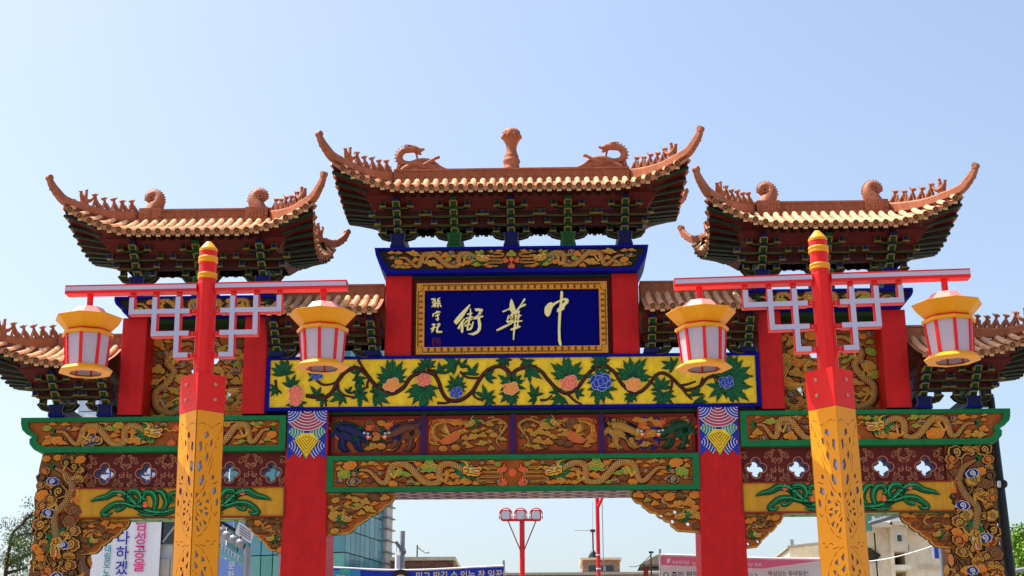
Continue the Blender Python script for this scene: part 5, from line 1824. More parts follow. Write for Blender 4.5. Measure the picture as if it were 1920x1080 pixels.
for s in (-1, 1):
    a, b = sorted((s * 3.576, s * 6.86))
    holes = [(s * (3.83 + .664 * i), 5.632) for i in range(5)]
    m = MB()
    m.plate(rect(a, b, 5.395, 5.953), [quatre(hx, hz, 0.138) for hx, hz in holes], 0.10, 0.38, 'maroon', 'cloud_navy')
    fz = m.build('pierced_frieze', gate)
    m = MB()
    frieze_scroll_mb(m, sorted(holes), a, b, 5.40, 5.95)
    m.build('scroll_tracery', fz, loc=(0, 0.10, 0), kind='stuff')
    m = MB()
    a, b = sorted((s * 3.577, s * 6.93))
    m.plate(rect(a, b, 4.905, 5.392), [rect(a + .022, b - .022, 4.930, 5.375)], -0.02, 0.02, 'fin_red', back=False)
    m.box(a + .001, b - .001, 0.005, 0.42, 4.906, 5.391, 'ochre')
    m.add([(a, -0.018, 4.902), (b, -0.018, 4.902), (b, 0.42, 4.902), (a, 0.42, 4.902)], [(0, 1, 2, 3)], 'soffit_leafy')
    ab = m.build('scroll_board', gate)
    for q in (-1, 1):
        put(ACAN, ab, s * 5.22, 0.004, 5.16, 0.99, 0, q, sz=1.0)
    spandrel(s * 2.948, -s, 5.278, 1.09, 0.66, 0.08, SPANDREL_FILLS, holes=((.20, .78), (.42, .72), (.38, .50), (.58, .60)) if s > 0 else (), edge='arm_green')
    spandrel(s * 3.577, s, 4.898, 0.63, 0.53, 0.08, ['orange', 'cloud_brown', 'cloud_brown'], holes=((.12, .85), (.36, .78), (.32, .55)) if s > 0 else (), small=True, edge='dark_outline')
    spandrel(s * 6.80, -s, 4.898, 0.76, 0.55, 0.08, ['cloud_brown', 'cloud_brown', 'orange', 'fin_red'], small=True, edge='dark_outline')

# ------------------------------------------------------------------ carved outer pillars
mb = MB()
dragon_mb(mb, [(.12, -1.55), (-.16, -1.35), (-.05, -1.1), (.18, -0.95), (.16, -.70), (-.10, -.50), (-.12, -.25), (.12, -.05), (.20, .25), (.02, .50), (-.14, .62)], 0.065, 0.26, n=80, legs=((.35, 1), (.55, -1), (.8, 1)), head_rot=PI * .75, face=-1)
D_COL = mb.mesh('dragon_relief')
mb = MB()
dragon_mb(mb, [(-.10, .62), (.10, .50), (.20, .28), (.10, .05), (-.05, -.12), (-.02, -.35), (.02, -.5)], 0.06, 0.25, n=60, legs=((.35, 1), (.6, -1)), head_rot=-PI * .5)
D_COL2 = mb.mesh('dragon_relief')
for me_ in (D_COL, D_COL2):
    for i_, mt_ in enumerate(me_.materials):
        if mt_.name == 'scales':
            me_.materials[i_] = M['scales_brown']
        elif mt_.name == 'gold':
            me_.materials[i_] = M['cloud_gold']
for s in (-1, 1):
    a, b = sorted((s * 6.80, s * 7.52))
    m = MB()
    rows = []
    for k in range(25):
        z = lerp(0, 5.95, k / 24)
        w = 0.025 * math.sin(z * 5.1) + 0.02 * math.sin(z * 11.3)
        rows.append([(a - w * (s < 0), 0.03, z), (b + w * (s > 0), 0.03, z), (b + w * (s > 0), 0.75, z), (a - w * (s < 0), 0.75, z), (a - w * (s < 0), 0.03, z)])
    m.grid(rows, 'carved_brown')
    cp = m.build('carved_pillar', gate)
    put(D_COL2, cp, s * 7.16, 0.03, 5.10, 1.0, 0, -s)
    put(D_COL, cp, s * 7.10, 0.03, 3.05, 1.0, 0, s)
    av = [(s * 7.16 - s * x, 5.10 + z, .10) for x, z in ((-.10, .62), (.10, .50), (.20, .28), (.10, .05), (-.05, -.12), (-.02, -.35), (.0, -.6), (.0, -.75))] + [(s * 7.10 + s * x, 3.05 + z, .10) for x, z in ((-.16, -1.35), (.18, -.95), (.16, -.7), (-.1, -.5), (-.12, -.25), (.12, -.05), (.2, .25), (.02, .5), (-.2, .7))]
    c = 0
    for _ in range(3000):
        sc = random.uniform(.12, .27)
        x, z = random.uniform(a + .03, b - .03), random.uniform(2.6, 5.9)
        if any((x - p) ** 2 + (z - q) ** 2 < (r + sc * .34) ** 2 for p, q, r in av):
            continue
        av.append((x, z, sc * .34))
        put(random.choice(PCLOUD), cp, min(max(x, a + sc * .42), b - sc * .42), 0.03, z, sc, random.uniform(-.6, .6), random.choice((-1, 1)), depth=1.25, sz=sc * 1.1)
        c += 1
        if c > 95:
            break
    for k in range(26):
        x, z = random.uniform(a + .08, b - .08), random.uniform(2.7, 5.8)
        q0 = random.uniform(-.5, .5)
        pts = [(x, z), (x + .08 * math.sin(q0 * 6), z - .12), (x - .07 * math.cos(q0 * 5), z - .26), (x + .05, z - .36)]
        pts = [(min(max(p.x, a + .02), b - .02), p.y) for p in spline(pts, 12)]
        mm = MB()
        mm.ribbon(pts, 0.020, -0.004, 0.002, 'dark_outline')
        mm.ribbon(pts, [0.014 * (1 - .06 * i) for i in range(12)], -0.022 - .0012 * (k % 9), 0.002, 'rim_brown' if k % 3 else 'tan')
        mm.build('tendril', cp, loc=(0, 0.03, 0))
    for k in range(4):
        put(CLOUD['cloud_navy', 0], cp, s * random.uniform(6.95, 7.38), 0.028, 4.0 + k * .5, random.uniform(.17, .22), random.uniform(-.4, .4), random.choice((-1, 1)), depth=1.7)
    # clouds on the outer and inner flanks
    for k in range(22):
        z = 2.7 + k * 0.15 + random.uniform(-.05, .05)
        for side in (0, 1):
            X = b if side else a
            o = obj('flank_cloud', CLOUD[random.choice(['cloud_gold', 'cloud_brown', 'orange', 'cloud_brown']), random.choice((0, 2))], cp, loc=(X + (0.012 if side else -0.012), random.uniform(.12, .65), z), rot=(0, random.uniform(-.4, .4), PI / 2 if side else -PI / 2), scale=(.26, 0.7, .24))

# ------------------------------------------------------------------ pierced dragon and phoenix panels beside the upper columns
mb = MB()
dragon_mb(mb, [(.30, .50), (.10, .58), (-.10, .48), (-.22, .28), (-.10, .10), (-.22, -.10), (-.38, -.25), (-.34, -.50), (-.10, -.60), (.08, -.45)], 0.06, 0.24, n=70, legs=((.3, 1), (.55, -1), (.75, 1)), head_rot=1.0)
D_UPP = mb.mesh('dragon_relief')
for s in (-1, 1):
    a, b = sorted((s * 4.337, s * 5.933))
    cx = (a + b) / 2
    hs_ = []
    for (hx, hz, w, h) in ((-.18, .33, .13, .12), (-.34, -.30, .17, .12), (.30, .42, .14, .05), (.05, .12, .12, .08), (-.10, -.05, .10, .06)):
        hs_.append([(cx - s * hx * 1.0 * -1 + w * math.cos(t) * (1 + .25 * math.sin(3 * t)), 7.27 + hz + h * math.sin(t) * (1 + .2 * math.cos(2 * t))) for t in [2 * PI * i / 14 for i in range(14)]])
    m = MB()
    m.plate(rect(a, b, 6.56, 7.953), hs_, 0.52, 0.64, 'brown_ground', 'cloud_brown')
    pp = m.build('pierced_panel', gate)
    put(D_UPP, pp, cx + s * .34, 0.52, 7.28, 1.0, 0, -s)
    put(PHOENIX, pp, cx - s * .40, 0.52, 7.08, 0.85, -s * 1.1, s, sz=0.80)
    av = [(p[0], p[1], .03) for h in hs_ for p in h] + [(sum(p[0] for p in h) / 14, sum(p[1] for p in h) / 14, .1) for h in hs_]
    av += [(cx + s * .34 - s * x, 7.28 + z, .07) for x, z in ((.1, .58), (-.1, .48), (-.22, .28), (-.1, .1), (-.22, -.1), (-.38, -.25), (-.34, -.5), (-.1, -.6))]
    c = 0
    for _ in range(2500):
        sc = random.uniform(.10, .26)
        x, z = random.uniform(a + .06, b - .06), random.uniform(6.62, 7.9)
        if any((x - p) ** 2 + (z - q) ** 2 < (r + sc * .36) ** 2 for p, q, r in av):
            continue
        av.append((x, z, sc * .34))
        put(CLOUD[random.choice(['cloud_gold', 'cloud_gold', 'orange', 'cloud_brown', 'cloud_blue', 'cloud_green']), random.choice((0, 1, 2))], pp, x, 0.52, z, sc, random.uniform(-.5, .5), random.choice((-1, 1)))
        c += 1
        if c > 90:
            break
# ------------------------------------------------------------------ street lamps
ZB = 4.62


def face_tf(o, u, nrm):
    """plate coordinates (x along u, y depth into the wall, z up)"""
    u, nrm = Vector(u).normalized(), Vector(nrm).normalized()
    return Matrix(((u.x, -nrm.x, 0, o[0]), (u.y, -nrm.y, 0, o[1]), (0, 0, 1, o[2]), (0, 0, 0, 1)))


def inside(p, poly):
    c = False
    n = len(poly)
    for i in range(n):
        a, b = poly[i], poly[(i + 1) % n]
        if (a[1] > p[1]) != (b[1] > p[1]) and p[0] < (b[0] - a[0]) * (p[1] - a[1]) / (b[1] - a[1]) + a[0]:
            c = not c
    return c


def touch(h, k):
    h2, k2 = offset_poly(h, 0.002), offset_poly(k, 0.002)
    if max(p[0] for p in h2) < min(p[0] for p in k2) or min(p[0] for p in h2) > max(p[0] for p in k2) or max(p[1] for p in h2) < min(p[1] for p in k2) or min(p[1] for p in h2) > max(p[1] for p in k2):
        return False
    if any(inside(p, k2) for p in h2) or any(inside(p, h2) for p in k2):
        return True

    def cr(a, b, c):
        return (b[0] - a[0]) * (c[1] - a[1]) - (b[1] - a[1]) * (c[0] - a[0])
    for i in range(len(h2)):
        a, b = h2[i - 1], h2[i]
        for j in range(len(k2)):
            c, d = k2[j - 1], k2[j]
            if cr(a, b, c) * cr(a, b, d) < 0 and cr(c, d, a) * cr(c, d, b) < 0:
                return True
    return False


def cut_dragon(W, mirror):
    """holes of the laser-cut dragon: dashes and shards, u from 0 (near corner) to W, v = metres below the collar"""
    H_ = []

    def shard(pts):
        cu, cv = sum(p[0] for p in pts) / len(pts), sum(p[1] for p in pts) / len(pts)
        H_.append([((cu + (u - cu) * .80) * W, -(cv + (v - cv) * .80)) for u, v in pts])

    def dash(pts, w=0.0048):
        q = [(u * W, -v) for u, v in pts]
        L_, R_ = [], []
        n = len(q)
        for i in range(n):
            a, b = q[max(0, i - 1)], q[min(n - 1, i + 1)]
            dx, dz = b[0] - a[0], b[1] - a[1]
            l = math.hypot(dx, dz) or 1
            ww = w * (0.5 if i in (0, n - 1) else 1) / 2
            L_.append((q[i][0] - dz / l * ww, q[i][1] + dx / l * ww))
            R_.append((q[i][0] + dz / l * ww, q[i][1] - dx / l * ww))
        H_.append(L_ + R_[::-1])
    # head
    dash([(.06, .10), (.22, .085), (.38, .095)])
    dash([(.44, .10), (.55, .115), (.64, .10)])
    dash([(.68, .095), (.80, .075), (.90, .07)])
    dash([(.94, .085), (.92, .12), (.84, .14)])
    dash([(.80, .15), (.82, .18), (.74, .19)])
    dash([(.72, .21), (.75, .24), (.66, .25)])
    shard([(.30, .15), (.44, .13), (.50, .17), (.40, .185), (.32, .20)])
    shard([(.10, .22), (.22, .20), (.26, .26), (.16, .30)])
    dash([(.44, .22), (.36, .25), (.40, .28)])
    shard([(.52, .20), (.62, .18), (.60, .23), (.52, .25)])
    shard([(.34, .31), (.46, .27), (.50, .31), (.40, .36)])
    dash([(.62, .28), (.55, .33), (.46, .38)])
    dash([(.66, .31), (.58, .38), (.50, .43)])
    shard([(.08, .35), (.24, .33), (.30, .39), (.18, .43), (.06, .41)])
    shard([(.20, .46), (.36, .42), (.38, .47), (.26, .52), (.16, .51)])
    dash([(.44, .47), (.34, .53), (.22, .56)])
    # claw and tuft at the outer side
    shard([(.60, .44), (.70, .42), (.74, .45), (.64, .47)])
    shard([(.62, .52), (.80, .50), (.84, .54), (.72, .57), (.64, .56)])
    shard([(.78, .60), (.88, .57), (.90, .62), (.82, .65)])
    dash([(.66, .49), (.74, .485), (.86, .47)], .008)
    dash([(.88, .67), (.80, .70), (.74, .68)], .008)
    # first body ring
    c1, c2 = (.0, .66), (.02, 1.22)

    def ring(c, ru, rv, inner, a0, a1, n, sh):
        for i in range(n):
            p0, p1 = lerp(a0, a1, (i + .08) / n), lerp(a0, a1, (i + .88) / n)
            dash([(c[0] + ru * math.sin(t), c[1] - rv * math.cos(t)) for t in (p0, (p0 + p1) / 2, p1)])
            if inner:
                dash([(c[0] + inner * ru * math.sin(t), c[1] - inner * rv * math.cos(t)) for t in (p0, (p0 + p1) / 2, p1)], .005)
        lo0 = (inner or .2) + .06
        for (lo, hi, cnt) in ((lo0, lerp(lo0, .93, .42), max(3, sh * 2 // 3)), (lerp(lo0, .93, .50), .91, sh)):
            for i in range(cnt):
                t = lerp(a0, a1, (i + .5) / cnt) + .05 * math.sin(i * 2.3)
                d = (a1 - a0) / cnt * .36
                k = (i * 7 + cnt) % 3
                if k == 0:
                    pts = [(hi, t - d), (hi, t + d), (lo, t - d * .4)]
                elif k == 1:
                    pts = [(lo, t - d), (hi * .97, t + d * .3), (lo, t + d)]
                else:
                    pts = [(hi, t - d), (lerp(lo, hi, .7), t + d), (lo, t + d * .5), (lerp(lo, hi, .2), t - d * .7)]
                q = [(c[0] + r * ru * math.sin(a), c[1] - r * rv * math.cos(a)) for r, a in pts]
                if min(u for u, v in q) > 0.04:
                    shard(q)
    ring(c1, .66, .20, .22, .18, 2.9, 7, 9)
    ring(c2, .84, .32, .46, .10, 2.6, 9, 8)
    # little scroll cloud
    for cu, cv, r in ((.58, .885, .075), (.74, .90, .06), (.82, .875, .045)):
        dash([(cu + r * math.cos(t), cv - r * W * .9 * math.sin(t)) for t in (0.4, 1.4, 2.4, 3.4)], .005)
    dash([(.28, .90), (.42, .905), (.54, .91)], .005)
    dash([(.36, .935), (.60, .935), (.88, .925)], .005)
    # lower body, below the photograph's edge
    for k in range(6):
        shard([(.15 + .1 * (k % 3), 1.62 + .16 * k), (.35 + .08 * (k % 2), 1.60 + .16 * k), (.30, 1.68 + .16 * k)])
    keep = []
    for h in H_:
        us, vs = [p[0] for p in h], [p[1] for p in h]
        bb = (min(us), max(us), min(vs), max(vs))
        if bb[0] < 0.008 or bb[1] > W - 0.008:
            continue
        if any(touch(h, k) for k in keep):
            continue
        keep.append(h)
    return keep


def lamp(name, label):
    L = empty(name, (0, 0, 0), label, 'street lamp', group='red and orange street lamps before the gate')
    r = 0.154
    ztop, zmid = ZB - 0.640, ZB - 0.897
    # inner acrylic core and back plates
    m = MB()
    q = r - 0.022
    m.add([(0, -q, 0.2), (q, 0, 0.2), (0, q, 0.2), (-q, 0, 0.2), (0, -q, ztop - 0.05), (q, 0, ztop - 0.05), (0, q, ztop - 0.05), (-q, 0, ztop - 0.05)], [(0, 1, 5, 4), (1, 2, 6, 5), (2, 3, 7, 6), (3, 0, 4, 7), (4, 5, 6, 7)], 'acrylic')
    m.build('light_core', L)
    W = r * math.sqrt(2)
    for (c0, c1, front) in (((0, -r), (r, 0), True), ((0, -r), (-r, 0), True), ((0, r), (r, 0), False), ((0, r), (-r, 0), False)):
        u = Vector((c1[0] - c0[0], c1[1] - c0[1], 0))
        nrm = Vector((u.y, -u.x, 0)).normalized()
        if nrm.x * (c0[0] + c1[0]) + nrm.y * (c0[1] + c1[1]) < 0:
            nrm = -nrm
        tf = face_tf((c0[0], c0[1], zmid), u, nrm)
        m = MB()
        holes = cut_dragon(W, c1[0] < 0) if front else []
        m.plate(rect(0.0, W, -zmid + 0.02, 0), holes, 0.0, 0.004, 'lamp_orange', 'cut_edge', back=False, tf=tf)
        m.build('post_panel', L)
        # red collar
        m = MB()
        m.plate(rect(0.0, W, 0.002, ztop - zmid), [], -0.002, 0.004, 'lamp_red', back=True, tf=tf)
        col = m.build('collar_plate', L)
        if front:
            for (bu, bv) in ((.62, .19), (.62, .085)):
                m = MB()
                o = tf @ Vector((bu * W, -0.002, bv))
                m.lathe([(0.0145, 0), (0.014, 0.006), (0.009, 0.011), (0, 0.012)], (0, 0, 0), 'bolt', 10)
                bo = m.build('bolt', col)
                bo.matrix_local = Matrix.Translation(o) @ nrm.to_track_quat('Z', 'Y').to_matrix().to_4x4()
    m = MB()
    m.add([(0, -r, ztop - .001), (r, 0, ztop - .001), (0, r, ztop - .001), (-r, 0, ztop - .001)], [(0, 1, 2, 3)], 'lamp_red')
    m.build('collar_cap', L)
    m = MB()
    m.box(-0.24, 0.24, -0.24, 0.24, 0, 0.08, 'grey_steel')
    m.build('base_plate', L)
    # shaft with shallow flutes
    m = MB()
    n = 24
    vs, fs = [], []
    zs = [ztop - 0.01, ZB - 0.05, ZB + 0.03, ZB + 0.035, ZB + 0.262]
    rs = [0.070, 0.067, 0.067, 0.061, 0.061]
    for z, rr in zip(zs, rs):
        for j in range(n):
            a = 2 * PI * j / n
            q = rr * (1.0 if j % 3 else 0.955) if z < ZB + 0.038 else rr
            vs.append((q * math.sin(a), -q * math.cos(a), z))
    fs = [(i * n + j, i * n + (j + 1) % n, (i + 1) * n + (j + 1) % n, (i + 1) * n + j) for i in range(4) for j in range(n)]
    m.add(vs, fs, 'lamp_red')
    sh = m.build('shaft', L)
    for z, h in ((ZB + 0.060, 0.043), (ZB + 0.178, 0.046)):
        m = MB()
        m.lathe([(0.0612, 0), (0.067, 0.002), (0.069, h * .3), (0.064, h * .42), (0.064, h * .52), (0.069, h * .64), (0.067, h - .002), (0.0612, h)], (0, 0, z), 'lamp_yellow', 24)
        m.build('shaft_band', L)
    m = MB()
    m.lathe([(0.063, 0), (0.064, 0.018), (0.060, 0.020), (0.056, 0.028), (0.018, 0.074), (0.0, 0.076)], (0, 0, ZB + 0.2622), 'lamp_yellow', 24, smooth=False)
    m.build('finial', L)
    # cross bar: red channel with a white strip let into its face
    for s in (-1, 1):
        m = MB()
        a, b = sorted((s * 0.062, s * 0.984))
        m.box(a, b, -0.045, 0.045, ZB - 0.036, ZB + 0.026, 'lamp_red')
        bar = m.build('cross_bar', L)
        m = MB()
        m.box(a + (0.004), b - (0.004), -0.049, -0.0452, ZB - 0.014, ZB + 0.014, 'acrylic')
        m.build('light_strip', bar)
        for i, (x, d) in enumerate(((0.514, 0.175), (0.352, 0.335), (0.190, 0.49))):
            lt = MB()
            xx, w = s * x, 0.017
            z1, z0 = ZB - 0.070, ZB - d
            a, b = sorted((xx, s * 0.105))
            def bars(mb, y0, y1, mat, e):
                mb.box(xx - w - e, xx + w + e, y0, y1, z0 - w - e, z1, mat)
                lo, hi = sorted((xx + s * -1 * (w + e), s * 0.105))
                mb.box(lo, hi, y0, y1, z0 - w - e, z0 + w + e, mat)
            yo = 0.0012 * i
            bars(lt, -0.033 - yo, 0.033 + yo, 'lamp_red', 0.0022)
            lp = lt.build('lattice_arm', L)
            mm = MB()
            mm.box(xx - w, xx + w, -0.040 - yo, -0.0335 - yo, z0 - w, z1 - 0.002, 'acrylic')
            lo, hi = sorted((xx - s * w, s * 0.107))
            mm.box(lo, hi, -0.0406 - yo, -0.0335 - yo, z0 - w + 0.0004, z0 + w, 'acrylic')
            mm.build('light_strip', lp)
            # stubs that bolt it to bar and shaft
            for (bx0, bx1, bz0, bz1) in ((xx - 0.016, xx + 0.016, z1, ZB - 0.036), (min(s * 0.062, s * 0.105), max(s * 0.062, s * 0.105), z0 - 0.016, z0 + 0.016)):
                mm = MB()
                mm.box(bx0, bx1, -0.022, 0.022, bz0, bz1, 'lamp_red')
                mm.blob(((bx0 + bx1) / 2, -0.024, (bz0 + bz1) / 2), 0.007, 'bolt', 6, 4)
                mm.build('clamp', lp)
        # lantern
        lx = s * 0.816
        T = 8
        m = MB()
        m.lathe([(0.100, -0.142), (0.094, -0.135), (0.05, -0.133), (0.022, -0.132)], (lx, 0, ZB), 'pink_white', T, smooth=False)
        m.lathe([(0.100, -0.142), (0.150, -0.198)], (lx, 0, ZB), 'pink_white', T, smooth=False)
        ln = m.build('lantern', L)
        m = MB()
        m.tube([(lx, 0, ZB - 0.036), (lx, 0, ZB - 0.136)], 0.022, 'lamp_red', 12)
        m.tube([(lx, 0, ZB - 0.122), (lx, 0, ZB - 0.1325)], 0.034, 'lamp_red', 12)
        m.build('stem', ln)
        m = MB()
        m.lathe([(0.148, -0.160), (0.234, -0.169), (0.235, -0.172), (0.232, -0.176), (0.155, -0.262), (0.148, -0.258)], (lx, 0, ZB), 'lamp_yellow', T, smooth=False)
        m.build('flared_rim', ln)
        m = MB()
        m.lathe([(0.154, -0.262), (0.150, -0.264), (0.150, -0.276), (0.156, -0.278)], (lx, 0, ZB), 'lamp_red', T, smooth=False)
        m.build('neck', ln)
        m = MB()
        m.lathe([(0.152, -0.276), (0.176, -0.279), (0.180, -0.285), (0.180, -0.300), (0.172, -0.305), (0.152, -0.302)], (lx, 0, ZB), 'lamp_yellow', T, smooth=False)
        m.build('upper_ring', ln)
        r0, r1, z0, z1 = 0.158, 0.137, -0.302, -0.558
        for j in range(8):
            a0, a1 = 2 * PI * j / 8, 2 * PI * (j + 1) / 8

            def V(a, rr, z):
                return Vector((lx + rr * math.sin(a), -rr * math.cos(a), ZB + z))
            A, B, C_, D_ = V(a0, r0, z0), V(a1, r0, z0), V(a1, r1, z1), V(a0, r1, z1)
            m = MB()
            k0, k1 = 0.07, 0.93
            q = [A.lerp(B, k0), A.lerp(B, k1), D_.lerp(C_, k1), D_.lerp(C_, k0)]
            cen = Vector((lx, 0, ZB))
            inn = [p + (Vector((lx, 0, p.z)) - p) * 0.04 for p in q]
            m.hexa(q + inn, 'lantern_pane')
            m.build('pane', ln)
            m = MB()
            m.beam(A, D_, 0.020, 0.014, 'lamp_red', up=Vector((math.sin(a0), -math.cos(a0), 0)))
            m.build('mullion', ln)
        m = MB()
        m.lathe([(0.138, -0.522), (0.160, -0.536), (0.185, -0.556), (0.187, -0.561), (0.184, -0.567), (0.114, -0.574), (0.114, -0.570), (0.137, -0.560)], (lx, 0, ZB), 'lamp_yellow', T, smooth=False)
        m.build('lower_ring', ln)
        m = MB()
        m.lathe([(0.001, -0.30), (0.045, -0.30), (0.045, -0.50), (0.001, -0.50)], (lx, 0, ZB), 'white', 12)
        m.build('lamp_tube', ln)
        for part in ln.children:
            if part.name.startswith('stem'):
                continue
            for v in part.data.vertices:
                v.co.z = ZB - 0.206 + (v.co.z - ZB + 0.166) * 0.965
    return L


lampL = lamp('street_lamp', 'red and orange two-lantern street lamp before the left wing of the gate')
lampL.location = (-1.815 + 0.011 * 4.62, -13.74, 0)
lampL.rotation_euler = (0, -0.011, math.radians(0.4))
lampR = copy_tree(lampL)
lampR.location = (2.40 + 0.019 * 4.55, -14.08, -0.085)
lampR.rotation_euler = (0, -0.019, math.radians(-0.8))
lampR['label'] = 'red and orange two-lantern street lamp before the right wing of the gate'

# ------------------------------------------------------------------ things behind the gate


def wbox(x0, x1, y0, y1, z0, z1, mat, name, parent, **k):
    m = MB()
    m.box(x0, x1, y0, y1, z0, z1, mat)
    return m.build(name, parent, **k)


def P(x, y, Y):
    return at(x, y, Y)


# glass office tower -------------------------------------------------
GY = 30.0
cor = P(648, 1000, GY)
tower = empty('glass_tower', (cor.x, GY, 0), 'tall teal glass office tower seen through the middle and left openings', 'building', rz=math.radians(-15))
TW, TD, TH = 4.60, 3.68, 16.4
wbox(-TW, -.06, .06, TD - .03, 0, TH - .1, 'mullion', 'frame', tower)
pw, ph = .46, .78
pane = MB()
pane.box(0.02, pw - 0.02, 0, 0.05, 0.02, ph - 0.02, 'glass_green')
pme = pane.mesh('pane')
pane = MB()
pane.box(0.02, pw - 0.02, 0, 0.05, 0.02, ph - 0.02, 'glass_teal')
pme2 = pane.mesh('pane')
for k in range(6, 21):
    for i in range(10):
        obj('pane', pme if k < 10 else pme2, tower, loc=(-TW + i * pw, 0, k * ph), rot=(random.uniform(-.004, .004), 0, random.uniform(-.004, .004)))
    for i in range(8):
        obj('pane', pme2, tower, mat=Matrix.Translation((0, i * pw, k * ph)) @ Matrix.Rotation(PI / 2 + random.uniform(-.006, .006), 4, 'Z'))
wbox(-2, .12, TD + .02, TD + .62, 0, TH - .6, 'concrete', 'end_bay', tower)
for k in range(10, 36):
    wbox(-.05, .20, TD - .02, TD + .72, k * .43, k * .43 + .05, 'grey_steel', 'ledge', tower)
wbox(-TW - .05, .05, -.05, TD, TH - .05, TH + .3, 'concrete', 'parapet', tower)

# tiled building with the white banner -------------------------------
BY = 20.0
bx0, bx1 = P(128, 1000, BY).x, P(402, 1000, BY).x
zt = P(200, 728, BY).z
bl = empty('tiled_building', (0, 0, 0), 'pale tiled office building behind the left carved pillar, dark windows up its right side', 'building')
wbox(bx0, bx1, BY + .05, BY + 1.6, 0, zt, 'concrete', 'wall', bl)
tm = MB()
tm.box(0.012, 1.0 - .012, -0.03, 0.05, 0.012, 0.5 - .012, 'tan_tile')
tme = tm.mesh('wall_tile')
ztile = P(200, 940, BY).z
nrow = 0
win0, win1 = P(300, 1000, BY).x, P(345, 1000, BY).x
zw1, zw0 = P(310, 975, BY).z, P(310, 1020, BY).z
for k in range(int(ztile / .5) - 6, int(ztile / .5) + 1):
    for i in range(int(bx1 - bx0)):
        x = bx0 + i * 1.0 + (0.5 if k % 2 else 0) * 0
        if x + 1.0 > win0 and x < win1 + .2 and k * .5 + .5 > zw0 and k * .5 < zw1:
            continue
        obj('wall_tile', tme, bl, loc=(x, BY, k * .5))
wf = wbox(win0, win1, BY + 0.0, BY + .06, zw0, zw1, 'window_dark', 'window', bl)
m = MB()
m.beam((win0 + .1, BY - .02, zw0 + .05), (win1 - .2, BY - .02, zw1 - .1), .06, .05, 'steel')
m.build('brace', wf)
pl = MB()
pl.box(.015, 1.18 - .015, -.04, .05, .015, .70 - .015, 'panel_pale')
plm = pl.mesh('cladding_panel')
for k in range(9):
    for i in range(int((bx1 - bx0) / 1.18)):
        z = zt - .70 * (k + 1)
        if z > ztile + .2:
            obj('cladding_panel', plm, bl, loc=(bx0 + i * 1.18, BY, z))
# small blue clock-like sign on the cladding
c0, c1 = P(183, 790, BY - .1), P(207, 748, BY - .1)
m = MB()
m.box(c0.x, c1.x, BY - .16, BY - .06, c0.z, c1.z, 'sign_sky')
sgn = m.build('facade_sign', bl)
m = MB()
cc = P(199, 760, BY - .18)
m.ribbon([(cc.x - .25, cc.z), (cc.x - .25, cc.z + .3), (cc.x + .2, cc.z + .3)], .03, BY - .19, BY - .16, 'white')
m.ribbon([(cc.x - .1, cc.z + .22), (cc.x - .1, cc.z), (cc.x + .1, cc.z)], .03, BY - .19, BY - .16, 'white')
m.ribbon([(cc.x - .6, cc.z - .3), (cc.x + .2, cc.z - .45)], .05, BY - .19, BY - .16, 'white')
m.build('lettering', sgn)

# white banner with vertical writing, hung on the tiled building
a, b = P(174, 1000, BY - .12), P(302, 1000, BY - .12)
ztb = P(240, 868, BY - .12).z
bn = empty('hanging_banner', (0, 0, 0), 'tall white banner with vertical pink and blue Korean lettering, on the tiled building', 'banner')
m = MB()
nb = 10
rows = []
for j in range(9):
    z = lerp(0.3, ztb, j / 8)
    rows.append([(lerp(a.x, b.x, i / nb), BY - .12 - .015 * math.sin(i * 1.3 + j), z) for i in range(nb + 1)])
m.grid(rows, 'banner_white')
m.build('cloth', bn)
YBn = BY - .17


def vtext(chars, px, py, dpy, size, mat, dpx=0.0):
    for i, ch in enumerate(chars):
        p = P(px + dpx * i, py + dpy * i, YBn)
        text(ch, size, bn, 'letter', mat, facing(p.x, YBn, p.z), align='CENTER')


vtext('님성공을', 264, 993, 25.5, .40, 'print_pink', -1.3)
vtext('다하겠습', 230, 1019, 28, .42, 'print_blue', -1.6)
vtext('대림모노', 202, 1035, 15, .24, 'print_teal', -1.0)
vtext('다수', 200, 893, 24, .40, 'print_blue', 0)
vtext('나속', 277, 896, 24, .40, 'print_blue', 0)

# rooftop billboard and blue board glimpsed under the short left roof
a, b = P(520, 668, 26), P(600, 640, 26)
bb = empty('rooftop_billboard', (0, 0, 0), 'white billboard with dark blue letter strokes, glimpsed under the short left roof', 'billboard')
wbox(a.x, b.x, 26, 26.2, a.z - 2.2, b.z + 0.3, 'white', 'board', bb)
for (p0, p1, w) in (((562, 645), (556, 661), .10), ((570, 657), (578, 657), .09), ((571, 646), (566, 660), .02)):
    q0, q1 = P(*p0, 25.97), P(*p1, 25.97)
    m = MB()
    m.ribbon([(q0.x, q0.z), (q1.x, q1.z)], w, 25.96, 25.99, 'print_blue')
    m.build('letter', bb)
m = MB()
for x in (a.x + .3, b.x - .3):
    m.box(x - .06, x + .06, 26.25, 26.4, 0, a.z, 'steel')
m.build('support', bb)

